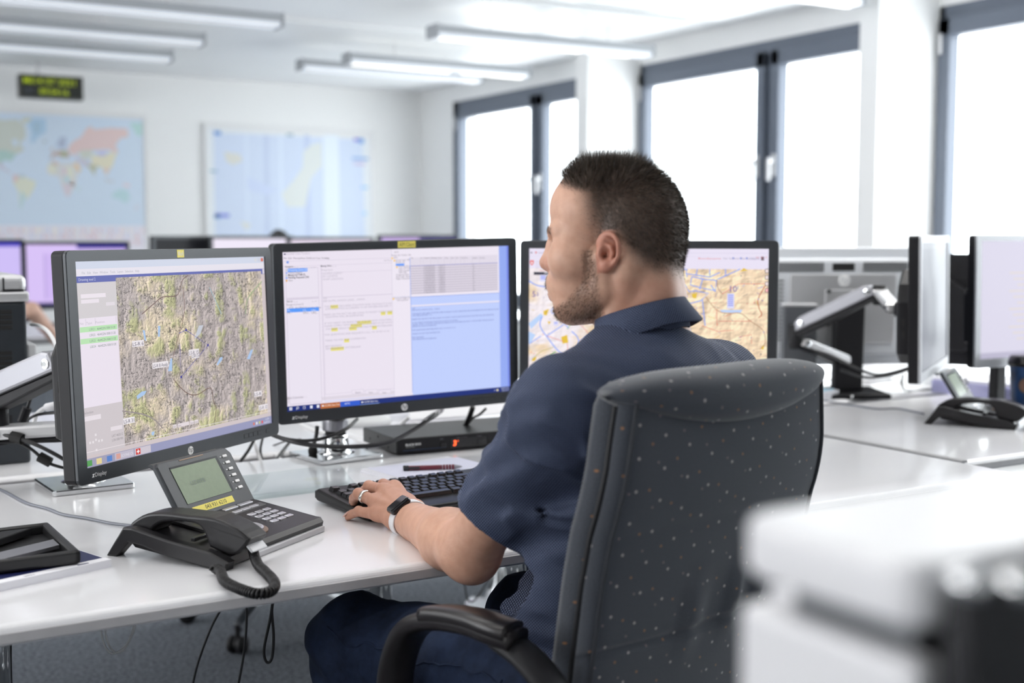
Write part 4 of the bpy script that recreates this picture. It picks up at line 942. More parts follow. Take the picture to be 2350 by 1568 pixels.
arm_seg(t, 'lower_arm', (bR[0], bR[1], 0.93), (mR[0], mR[1], 1.0), 0.05, 0.04, silver_paint)

# ------------------------------------------------------------------ telephone
lcd = mat('green_grey_display', (0.155, 0.215, 0.125), 0.25, mottle=(120, 0.03))
phone_black = mat('phone_black', (0.014, 0.0135, 0.015), 0.34, spec=0.3, bump=(1200, 0.05, 0.0003))
phone_key = mat('phone_silver_key', (0.50, 0.50, 0.54), 0.28, metal=0.6)
wood_tone = mat('copper_ring', (0.20, 0.13, 0.085), 0.35, metal=0.4)
def phone(name, label, loc, rz, number=True):
    t = thing(name, label, 'telephone', loc, rz, 'desk telephones')
    zt = lambda y: 0.0215 + 0.148 * y
    b = MB()
    side = [(0.004, 0.003), (0.0, 0.016), (0.006, zt(0.006)), (0.150, zt(0.150)), (0.165, 0.040), (0.176, 0.004)]
    b.add(prism(side, 0.195, 0.004), M=T(0.250, 0, 0) @ Matrix(((0, 0, -1, 0), (1, 0, 0, 0), (0, 1, 0, 0), (0, 0, 0, 1))))
    b.add(prism([(0.250, 0.004), (0.262, 0.014), (0.262, 0.160), (0.250, 0.172)], 0.017, 0.003), loc=(0, 0, 0.003))
    b.build('base', phone_black, t)
    MB().add(box6(0.058, 0.245, -0.004, 0.004, 0.0, 0.010, 0.002)).build('front_strip', silver_bezel, t)
    c = MB()                                            # cradle: arched side wall and floor
    wall = [(-0.006, 0.0), (-0.010, 0.012), (0.02, 0.024), (0.10, 0.035), (0.165, 0.047), (0.182, 0.046), (0.215, 0.0), (0.196, 0.0), (0.172, 0.024), (0.145, 0.021), (0.10, 0.010), (0.03, 0.001)]
    Mx = Matrix(((0, 0, 1, 0), (1, 0, 0, 0), (0, 1, 0, 0), (0, 0, 0, 1)))
    c.add(prism(wall, 0.020, 0.003), M=T(-0.022, 0, 0) @ Mx)
    c.add(prism([(0.0, 0.003), (0.0, 0.016), (0.10, 0.030), (0.17, 0.040), (0.19, 0.026), (0.175, 0.012), (0.10, 0.003)], 0.062, 0.003), M=T(-0.004, 0, 0) @ Mx)
    c.add(box6(0.004, 0.050, 0.068, 0.076, 0.030, 0.036, 0.001)); c.build('cradle', phone_black, t)
    h = MB()
    prof = [(0.004, 0.017), (-0.012, 0.022), (-0.031, 0.043), (-0.028, 0.050), (-0.008, 0.0615), (0.03, 0.071), (0.078, 0.0755), (0.12, 0.073), (0.155, 0.065), (0.180, 0.052), (0.187, 0.043), (0.180, 0.032), (0.150, 0.036), (0.140, 0.046), (0.122, 0.055), (0.085, 0.0595), (0.058, 0.056), (0.046, 0.042), (0.040, 0.026)]
    prof = [(a, min(b, 0.0695)) if a > 0.02 else (a, b * 0.96) for a, b in prof]; prof = [tuple(q[:2]) for q in spline([(a, b, 0) for a, b in prof], 3)]
    h.add(prism(prof, 0.046, 0.0045, 3), M=T(0.000, 0, 0) @ Mx, smooth=False)
    hs = h.build('handset', phone_black, t)
    MB().add(box6(0.004, 0.042, -0.002, 0.002, -0.0155, 0.0155, 0.0018), M=T(0, -0.0225, 0.0345, rad(-47))).build('end_plate', silver_bezel, hs)
    # display panel, tipped up
    PM = T(0.062, 0.134, 0.040, rad(58.0))
    p = MB(); p.add(prism([(0.0, 0.0), (0.185, 0.0), (0.185, 0.092), (0.178, 0.101), (0.170, 0.104), (0.006, 0.104), (0.0, 0.098)], 0.010, 0.003), M=PM @ T(0, 0, -0.010))
    p.add(prism([(0.008, 0.0), (0.177, 0.0), (0.177, 0.012), (0.008, 0.012)], 0.006, 0.003), M=PM @ T(0, 0.098, -0.016, rad(-35)))
    po = p.build('display_panel', dark_bezel, t)
    d = MB(); d.add(box6(0.026, 0.146, 0.026, 0.092, -0.001, 0.0005), M=PM); d.build('display_recess', gloss_black, po)
    l = MB(); l.add(box6(0.026, 0.139, 0.0265, 0.0885, 0, 0.0009), M=PM)
    if number: l.add(text_geo('UZWPB', 0.0105), 1, M=PM @ T(0.054, 0.054, 0.0011))
    l.build('display', [lcd, mat('lcd_digit', (0.06, 0.10, 0.075), 0.4)], po)
    for k in range(6):
        g = MB(); y = 0.088 - k * 0.0118
        g.add(box6(0.158, 0.169, y - 0.0024, y + 0.0024, 0, 0.0022, 0.001), M=PM); g.build('soft_key', ink_white, po)
        MB().add(box6(0.151, 0.1555, y - 0.0009, y + 0.0009, 0, 0.0008), M=PM).build('key_lamp', light_grey, po)
    if number:
        k = MB(); k.add(box6(0.032, 0.134, 0.0085, 0.0195, 0, 0.0005), M=PM); k.add(text_geo('043 931 6210', 0.0098, 0, 'CENTER'), 1, M=PM @ T(0.088, 0.0108, 0.0007)); k.build('sticker', [yellow_label, ink_black], po)
    MB().add(box6(0.055, 0.115, 0.0985, 0.1003, 0, 0.0008, 0.0003), M=PM).build('indicator_lamp', wood_tone, po)
    def topM(x, y): return T(x, y, zt(y), math.atan(0.148))
    for r in range(4):
        for q in range(3):
            MB().add(rbox(0.0165, 0.0085, 0.004, 0.0012), M=topM(0.172 + q * 0.0205, 0.088 - r * 0.0145)).build('number_key', phone_key, t)
    for r, (y, xs, w) in enumerate(((0.130, (0.172, 0.212), 0.036), (0.112, (0.100, 0.166, 0.1885, 0.211), 0.0205))):
        for x in xs: MB().add(rbox(w, 0.0075, 0.004, 0.0012), M=topM(x, y)).build('function_key', phone_key, t)
    MB().add(rbox(0.145, 0.013, 0.0022, 0.001), M=topM(0.165, 0.112)).build('key_rail', mat('key_rail', (0.10, 0.10, 0.105), 0.3, metal=0.3), t)
    MB().add(rbox(0.016, 0.006, 0.003, 0.001), M=topM(0.085, 0.10)).build('function_key', phone_key, t)
    w = MB(); w.add(lathe([(0.026, 0), (0.026, 0.002), (0.019, 0.003)], 30), M=topM(0.112, 0.045)); w.build('dial_ring', wood_tone, t)
    w = MB(); w.add(lathe([(0.0185, 0.002), (0.0185, 0.0055), (0.015, 0.0065), (0.004, 0.0052)], 30), M=topM(0.112, 0.045)); w.build('dial', phone_key, t)
    for x, y in ((0.084, 0.028), (0.086, 0.05)): MB().add(rbox(0.008, 0.02, 0.003, 0.001), M=topM(x, y)).build('slider', gloss_black, t)
    return t, hs
p0 = np.array([0.565, 1.735, TOP])
ph, hs = phone('desk_telephone', 'black desk telephone in front of the left screen with a yellow number sticker', p0, rad(35))
# coiled cord: helix round a loop lying on the desk
def coil(path, R, pitch, wire, name, parent, m):
    P = spline(path, 40); d = np.linalg.norm(np.diff(P, axis=0), axis=1); S = np.concatenate([[0], np.cumsum(d)]); L = S[-1]
    n = int(L / pitch * 14); s = np.linspace(0, L, n)
    C = np.stack([np.interp(s, S, P[:, k]) for k in range(3)], 1)
    tg = np.gradient(C, axis=0); tg /= np.linalg.norm(tg, axis=1)[:, None]
    up = np.array([0, 0, 1.0]); sd = np.cross(tg, up); sd /= np.linalg.norm(sd, axis=1)[:, None] + 1e-9; nb = np.cross(sd, tg)
    a = 2 * PI * s / pitch; ramp = np.clip(np.minimum(s, L - s) / 0.012, 0.25, 1)
    H = C + (sd * np.cos(a)[:, None] + nb * np.sin(a)[:, None]) * (R * ramp)[:, None]
    return MB().add(sweep(H, circ(wire, 6)), smooth=True).build(name, m, parent, world=True)
cz = TOP + 0.0085
cp = [PZ(578, 1238, TOP + 0.030), PZ(582, 1268, TOP + 0.018), PZ(592, 1296, cz), PZ(612, 1316, cz), PZ(630, 1338, cz), PZ(622, 1357, cz), PZ(590, 1363, cz), PZ(550, 1352, cz), PZ(516, 1334, cz), PZ(506, 1312, cz), PZ(494, 1306, cz), PZ(482, 1304, TOP + 0.012)]
coil(cp, 0.0060, 0.0046, 0.0019, 'coiled_cord', ph, phone_black)
ph2, hs2 = phone('desk_telephone', 'black desk telephone beside the blue cup on the right desk', (2.672, 2.000, TOP), rad(29), number=False)
coil([(2.69, 1.975, TOP + 0.02), (2.74, 1.93, TOP + 0.0085), (2.82, 1.90, TOP + 0.0085), (2.9, 1.95, TOP + 0.0085)], 0.006, 0.0046, 0.0019, 'coiled_cord', ph2, phone_black)

# ------------------------------------------------------------------ keyboard
kb = thing('keyboard', 'black computer keyboard under the man\'s left hand', 'keyboard', (0.855, 1.893, TOP), rad(5))
kt = lambda y: 0.0125 + 0.075 * y
b = MB()
body = [(0.0, 0.002), (-0.002, 0.008), (0.012, kt(0.012)), (0.188, kt(0.188)), (0.200, 0.022), (0.200, 0.008), (0.19, 0.004)]
Mx = Matrix(((0, 0, 1, 0), (1, 0, 0, 0), (0, 1, 0, 0), (0, 0, 0, 1)))
b.add(prism(body, 0.462, 0.005, 3), M=Mx)
b.add(box6(0.01, 0.45, -0.0, 0.046, 0.003, 0.0135, 0.004))
b.build('body', mat('keyboard_black', (0.012, 0.012, 0.013), 0.38, spec=0.3, bump=(900, 0.05, 0.0003)), kb)
key_m = mat('key_black', (0.014, 0.014, 0.016), 0.25, spec=0.45)
_km = {}
def key_mesh(w):
    w = round(w, 4)
    if w not in _km:
        bm = bmesh.new(); d = 0.0175
        lo = [(-w/2, -d/2, 0), (w/2, -d/2, 0), (w/2, d/2, 0), (-w/2, d/2, 0)]; hi = [(-w/2+.0025, -d/2+.0022, .0075), (w/2-.0025, -d/2+.0022, .0075), (w/2-.0025, d/2-.003, .0082), (-w/2+.0025, d/2-.003, .0082)]
        vs = [bm.verts.new(p) for p in lo + hi]
        for f in ((3, 2, 1, 0), (4, 5, 6, 7), (0, 1, 5, 4), (1, 2, 6, 5), (2, 3, 7, 6), (3, 0, 4, 7)): bm.faces.new([vs[i] for i in f])
        bmesh.ops.bevel(bm, geom=list(bm.edges), offset=0.0009, segments=2, profile=0.5, affect='EDGES')
        me = bpy.data.meshes.new('key'); bm.to_mesh(me); bm.free(); me.materials.append(key_m); _km[w] = me
    return _km[w]
def key(x, y, u, parent):
    o = bpy.data.objects.new('key', key_mesh(0.019 * u - 0.0012)); COL.objects.link(o); o.parent = parent
    o.location = (x, y, kt(y) - 0.0005); o.rotation_euler = (math.atan(0.075), 0, 0)
rows = [(0.060, [1.25, 1.25, 1.25, 6.25, 1.25, 1.25, 1.25, 1.25]), (0.079, [1.25] + [1] * 11 + [2.75]), (0.098, [1.75] + [1] * 12 + [1.25]), (0.117, [1.5] + [1] * 12 + [1.5]), (0.136, [1] * 13 + [2])]
for y, us in rows:
    x = 0.014
    for u in us: key(x + u * 0.0095, y, u, kb); x += 0.019 * u
x = 0.014
for k in range(13):
    if k in (1, 5, 9): x += 0.019 * (1.0 if k == 1 else 0.5)
    key(x + 0.0095, 0.164, 1, kb); x += 0.019
for j in range(2):
    for i in range(3): key(0.314 + i * 0.019, 0.136 - j * 0.019, 1, kb)
for i in range(3): key(0.314 + i * 0.019, 0.060, 1, kb)
key(0.333, 0.079, 1, kb)
nb = MB()
for i in range(4):
    for j in range(5):
        me = key_mesh(0.0178); nb.add(([tuple(v.co) for v in me.vertices], [list(p.vertices) for p in me.polygons]), M=T(0.384 + i * 0.019, 0.060 + j * 0.019, kt(0.060 + j * 0.019) - 0.0005, math.atan(0.075)))
nb.build('number_pad', key_m, kb, kind='stuff')

# ------------------------------------------------------------------ paper, pen, ruler, switch box
pt = thing('paper_stack', 'stack of white paper behind the keyboard with a red pen on it', 'paper', (1.028, 2.312, TOP), rad(9))
q = MB()
for k in range(7): q.add(box6(0, 0.222, -0.198, 0, k * 0.0012, k * 0.0012 + 0.0011), M=T(RNG.uniform(-.0015, .0015), RNG.uniform(-.0015, .0015), 0, 0, 0, RNG.uniform(-.006, .006)))
q.build('sheets', white_paper, pt); MB().add(box6(0.012, 0.232, -0.196, -0.006, 0.0086, 0.0090), M=T(0, 0, 0, 0, 0, rad(-4))).build('top_sheet', mat('blueish_paper', (0.74, 0.75, 0.86), 0.8), pt)
a, c = PZ(925, 1075, TOP + 0.0145), PZ(1061, 1071, TOP + 0.0145)
pen = thing('ballpoint_pen', 'dark red ballpoint pen lying on the white paper stack', 'pen', a)
dr = (c - a) / np.linalg.norm(c - a); Lp = np.linalg.norm(c - a); pp = lambda s: a + dr * Lp * s
red = mat('dark_red_lacquer', (0.15, 0.018, 0.035), 0.3)
g = MB(); g.add(sweep([pp(0.08), pp(0.1), pp(0.5), pp(0.66)], circ(0.0048, 14)), smooth=True)
for k in range(4): g.add(sweep([pp(0.67 + k * 0.05), pp(0.675 + k * 0.05), pp(0.705 + k * 0.05), pp(0.71 + k * 0.05)], circ(0.0052, 14), scale=[0.85, 1, 1, 0.85]), smooth=True)
g.build('barrel', red, pen, world=True)
MB().add(sweep([pp(0.86), pp(0.88), pp(0.97), pp(1.0)], circ(0.005, 14), scale=[0.95, 0.9, 0.4, 0.12]), smooth=True).build('tip', brushed_alu, pen, world=True)
g = MB(); g.add(sweep([pp(0.0), pp(0.01), pp(0.09)], circ(0.0056, 14), scale=[0.8, 1, 1]), smooth=True); g.add(sweep([pp(0.02) + [0, -0.0055, 0.0008], pp(0.26) + [0, -0.0052, 0.0008]], [(-.002, -.0022), (.002, -.0022), (.002, .0022), (-.002, .0022)])); g.build('clip_cap', gloss_black, pen, world=True)

clear = bpy.data.materials.new('clear_acrylic'); clear.use_nodes = True
nt = clear.node_tree; nt.nodes.clear(); out = nt.nodes.new('ShaderNodeOutputMaterial'); mx = nt.nodes.new('ShaderNodeMixShader'); tr = nt.nodes.new('ShaderNodeBsdfTransparent'); gl = nt.nodes.new('ShaderNodeBsdfGlossy'); 
tr.inputs[0].default_value = (0.90, 0.93, 0.925, 1); gl.inputs['Roughness'].default_value = 0.05; mx.inputs[0].default_value = 0.09
nt.links.new(tr.outputs[0], mx.inputs[1]); nt.links.new(gl.outputs[0], mx.inputs[2]); nt.links.new(mx.outputs[0], out.inputs[0])
ac = thing('acrylic_holder', 'clear acrylic strip holder lying behind the keyboard and phone', 'document holder', (0.66, 2.15, TOP), 0)
e0, e1 = PZ(560, 1152, TOP), PZ(828, 1117, TOP); ux = (e1 - e0); Lx = np.linalg.norm(ux); ux /= Lx; e0 = e0 - ux * 0.06; Lx += 0.06; uy = np.cross([0, 0, 1], ux); Ma = frame_M(e0, ux, uy, (0, 0, 1))
g = MB(); prof = [(0.0, 0.0), (0.028, 0.002), (0.034, 0.004), (0.088, 0.028), (0.0865, 0.031), (0.032, 0.0075), (0.027, 0.005), (0.0, 0.003)]
g.add(prism(prof, Lx, 0.0006, 1), M=Ma @ Mx); g.build('holder_profile', clear, ac, world=True)
g = MB(); g.add(lathe([(0.0022, 0), (0.0022, 0.0018)], 12), M=Ma @ T(Lx - 0.012, 0.070, 0.0215, rad(24))); g.build('screw', chrome, ac, world=True)

sw = thing('switch_box', 'flat black switch box with a red lit digit under the middle monitor', 'switch box', (1.175, 2.447, TOP), rad(-3))
g = MB(); g.add(box6(0, 0.44, 0.004, 0.205, 0.003, 0.037, 0.002)); g.build('casing', mat('black_sheet_metal', (0.018, 0.019, 0.020), 0.42, bump=(700, 0.08, 0.0003)), sw)
for x in (0.03, 0.41):
    for y in (0.03, 0.18): MB().add(lathe([(0.008, 0), (0.008, 0.0035)], 12), M=T(x, y, 0)).build('foot', rubber, sw)
g = MB(); g.add(box6(0.002, 0.438, 0.001, 0.0045, 0.0045, 0.0355, 0.001)); fp = g.build('front_panel', soft_black, sw)
tv = text_geo('BLACK BOX', 0.0068, 0.0002); MB().add(tv, M=T(0.021, 0.0006, 0.0205, PI / 2)).build('lettering', ink_white, fp)
MB().add(text_geo('NETWORK SERVICES', 0.0022), M=T(0.022, 0.0006, 0.0165, PI / 2)).build('lettering', light_grey, fp)
MB().add(box6(0.015, 0.12, 0.0006, 0.0012, 0.0098, 0.0106)).add(box6(0.30, 0.42, 0.0006, 0.0012, 0.0138, 0.0146)).build('blue_line', mat('blue_print', (0.02, 0.06, 0.16), 0.5), fp)
MB().add(box6(0.131, 0.222, 0.0003, 0.0012, 0.008, 0.029)).build('display_window', gloss_black, fp)
MB().add(text_geo('3', 0.0165, 0.0006, 'LEFT', 0, 0.1), M=T(0.1365, -0.0002, 0.0125, PI / 2)).add(lathe([(0.0012, 0), (0.0012, 0.0004)], 10), M=T(0.1485, -0.0002, 0.0225, PI / 2)).build('digit', mat('red_led', (0.3, 0.02, 0.0), 0.4, emis=(1.0, 0.10, 0.02), estr=3.0), fp)
for x in (0.112, 0.205): MB().add(box6(x - 0.007, x + 0.007, -0.0012, 0.0015, 0.0105, 0.0225, 0.0008)).build('button', gloss_black, fp)
for x, tx in ((0.104, 'RESET'), (0.146, 'CPU  1  2  3  4  5'), (0.198, 'MODE')): MB().add(text_geo(tx, 0.0036), M=T(x, 0.0004, 0.0285, PI / 2)).build('lettering', mat('dim_print', (0.2, 0.2, 0.24), 0.6), fp)
for k, (y, z) in enumerate(((0.05, 0.012), (0.11, 0.028), (0.16, 0.016))): MB().add(lathe([(0.0028, 0), (0.0028, 0.0008)], 10), M=T(0.0, y, z, 0, -PI / 2)).build('screw', rubber, sw)

# pale angled panel standing behind the switch box
pb = PZ(960, 985, TOP); dq = thing('document_stand', 'pale grey angled document stand behind the middle monitor', 'document stand', (1.60, 2.88, TOP), rad(-6))
g = MB(); g.add(box6(-0.17, 0.17, -0.006, 0.0, 0.0, 0.20, 0.003), M=T(0, 0, 0.001, rad(-38))); g.build('panel', white_plastic, dq)
g = MB(); g.add(box6(-0.15, 0.15, 0.11, 0.117, 0, 0.17, 0.002), M=T(0, 0, 0, rad(8))); g.build('support', white_plastic, dq)
# round grey foot of a lamp on the rear desk
lp = PZ(840, 978, TOP); lf = thing('desk_lamp', 'desk lamp with a round grey foot behind the middle monitor', 'desk lamp', (lp[0], lp[1] + 0.05, TOP))
MB().add(lathe([(0.085, 0), (0.085, 0.012), (0.075, 0.020), (0.02, 0.026)], 36), smooth=True).build('foot', light_grey, lf)
MB().add(cyl((0, 0, 0.02), (0, 0.02, 0.26), 0.008, 12), smooth=True).build('stem', light_grey, lf); MB().add(cyl((0, 0.02, 0.26), (0.10, 0.04, 0.28), 0.02, 16), smooth=True).build('lamp_head', light_grey, lf)
# ================================================================== things at the left edge
pr0 = PZ(72, 1062, TOP); d0 = float((pr0 - _C) @ _F0)
zt = 1.22 - (692 - 545) / FPX * d0; zl = 1.22 - (630 - 545) / FPX * d0
px1 = pr0[0]; px0 = px1 - 0.46; py0 = pr0[1]; py1 = py0 + 0.40
pr = thing('printer', 'black printer with a light grey lid at the left edge behind the relief map', 'printer', ((px0 + px1) / 2, (py0 + py1) / 2, TOP))
MB().add(box6(px0, px1, py0, py1, TOP, zt, 0.006)).build('body', mat('printer_black', (0.022, 0.027, 0.033), 0.4), pr, world=True)
g = MB(); g.add(box6(px0 - 0.004, px1 + 0.006, py0 - 0.006, py1 + 0.004, zt, zt + 0.022, 0.005)); g.add(box6(px0, px1 + 0.002, py0 - 0.002, py1, zt + 0.018, zl, 0.014, 4)); lid = g.build('lid', silver_paint, pr, world=True)
g = MB(); xg = PY(7, 640, py0)[0]; g.add(box6(xg - 0.0015, xg + 0.0015, py0 - 0.0035, py0 + 0.004, zt + 0.024, zl - 0.006)); g.add(box6(xg, xg + 0.04, py0 - 0.0035, py0 + 0.004, zt + 0.023, zt + 0.026)); g.build('lid_seam', soft_black, lid, world=True)
for (v0, v1) in ((711, 758), (806, 852), (955, 972)):
    g = MB(); a = PY(0, v0, py0); b_ = PY(29, v1, py0); n = 4
    for k in range(n):
        z1 = a[2] + (b_[2] - a[2]) * (k + 0.08) / n; z0 = a[2] + (b_[2] - a[2]) * (k + 0.8) / n
        g.add(box6(a[0] - 0.16, b_[0], py0 - 0.001, py0 + 0.004, z0, z1, 0.001)); 
    g.build('vent', rubber, pr, world=True)
g = MB(); a = PY(0, 852, py0); g.add(box6(px1 - 0.12, px1, py0 - 0.004, py0 + 0.02, PY(0, 874, py0)[2], PY(0, 858, py0)[2], 0.003)); g.build('trim_band', silver_paint, pr, world=True)
g = MB(); q = PY(77, 780, py0 + 0.02); g.add(box6(px1, px1 + 0.02, py0 + 0.01, py0 + 0.2, PY(77, 850, py0)[2], PY(77, 790, py0)[2], 0.004)); g.build('side_tray', light_grey, pr, world=True)

bz = TOP + 0.0115
br, bt, bl = PZ(256, 1284, bz), PZ(152, 1234, bz), PZ(-60, 1352, bz)
ux = (br - bl); ux[2] = 0; ux /= np.linalg.norm(ux); uy = np.cross([0, 0, 1], ux)
bk = thing('book', 'thick white book with a navy cover under the black tray at the left edge', 'book', (*br[:2], TOP), math.atan2(ux[1], ux[0]))
MB().add(box6(-0.32, 0, 0, 0.225, 0.0006, 0.0106, 0.0006)).build('pages', white_paper, bk)
navy = mat('navy_cover', (0.016, 0.022, 0.10), 0.4)
MB().add(box6(-0.322, -0.004, 0.018, 0.228, 0.0106, 0.0116)).build('cover', navy, bk)
MB().add(box6(-0.322, -0.0, 0.0, 0.018, 0.0106, 0.0114)).add(box6(-0.05, -0.033, 0.005, 0.0085, 0.0114, 0.0116), 1).add(text_geo('2021', 0.008), 1, M=T(-0.13, 0.005, 0.0116)).build('spine_edge', [white_paper, navy], bk)
MB().add(box6(-0.322, 0.0, -0.0, 0.228, 0, 0.0008)).build('back_cover', white_paper, bk)
# black plastic tray upside down on it
tz = TOP + 0.0125
r1, r2 = PZ(186, 1266, tz + 0.018), PZ(112, 1200, tz + 0.018)
uy2 = (r2 - r1); Ly = np.linalg.norm(uy2); uy2 /= Ly; ang = math.atan2(-uy2[0], uy2[1])
tr_ = thing('plastic_tray', 'open black plastic casing with a metal plate lying on the navy book', 'tray', (r1[0], r1[1], tz), ang)
W_ = 0.30
g = MB()
for q in (box6(-W_, 0, 0, 0.012, 0, 0.020, 0.005, 3), box6(-W_, 0, Ly - 0.012, Ly, 0, 0.020, 0.005, 3), box6(-0.012, 0, 0, Ly, 0, 0.020, 0.005, 3), box6(-W_, -W_ + 0.012, 0, Ly, 0, 0.020, 0.005, 3), box6(-W_ + 0.006, -0.006, 0.006, Ly - 0.006, 0, 0.004)): g.add(q)
g.build('shell', mat('casing_black', (0.012, 0.012, 0.013), 0.35), tr_)
g = MB(); g.add(prism([(-0.27, 0.012), (-0.235, 0.012), (-0.03, Ly - 0.02), (-0.075, Ly - 0.02)], 0.012, 0.002), loc=(0, 0, 0.006)); g.build('bar', soft_black, tr_)
g = MB(); g.add(prism([(-0.22, 0.016), (-0.135, 0.016), (-0.014, 0.075), (-0.014, 0.115)], 0.006, 0.0005), loc=(0, 0, 0.008)); g.build('metal_plate', brushed_alu, tr_)
g = MB(); g.add(box6(-0.10, -0.03, 0.018, 0.026, 0.006, 0.012, 0.001)).add(box6(-0.03, -0.018, 0.03, 0.04, 0.006, 0.012, 0.001)); g.build('connector', light_grey, tr_)
g = MB(); g.add(box6(-0.20, -0.115, Ly - 0.055, Ly - 0.018, 0.004, 0.0052)); g.add(text_geo('CE', 0.012, 0.0003), 1, M=T(-0.142, Ly - 0.050, 0.0054)); g.add(text_geo('Model 5V 2A', 0.007), 1, M=T(-0.195, Ly - 0.030, 0.0054)); g.add(text_geo('S/N 00417', 0.007), 1, M=T(-0.195, Ly - 0.046, 0.0054)); g.build('rating_label', [light_grey, ink_black], tr_)

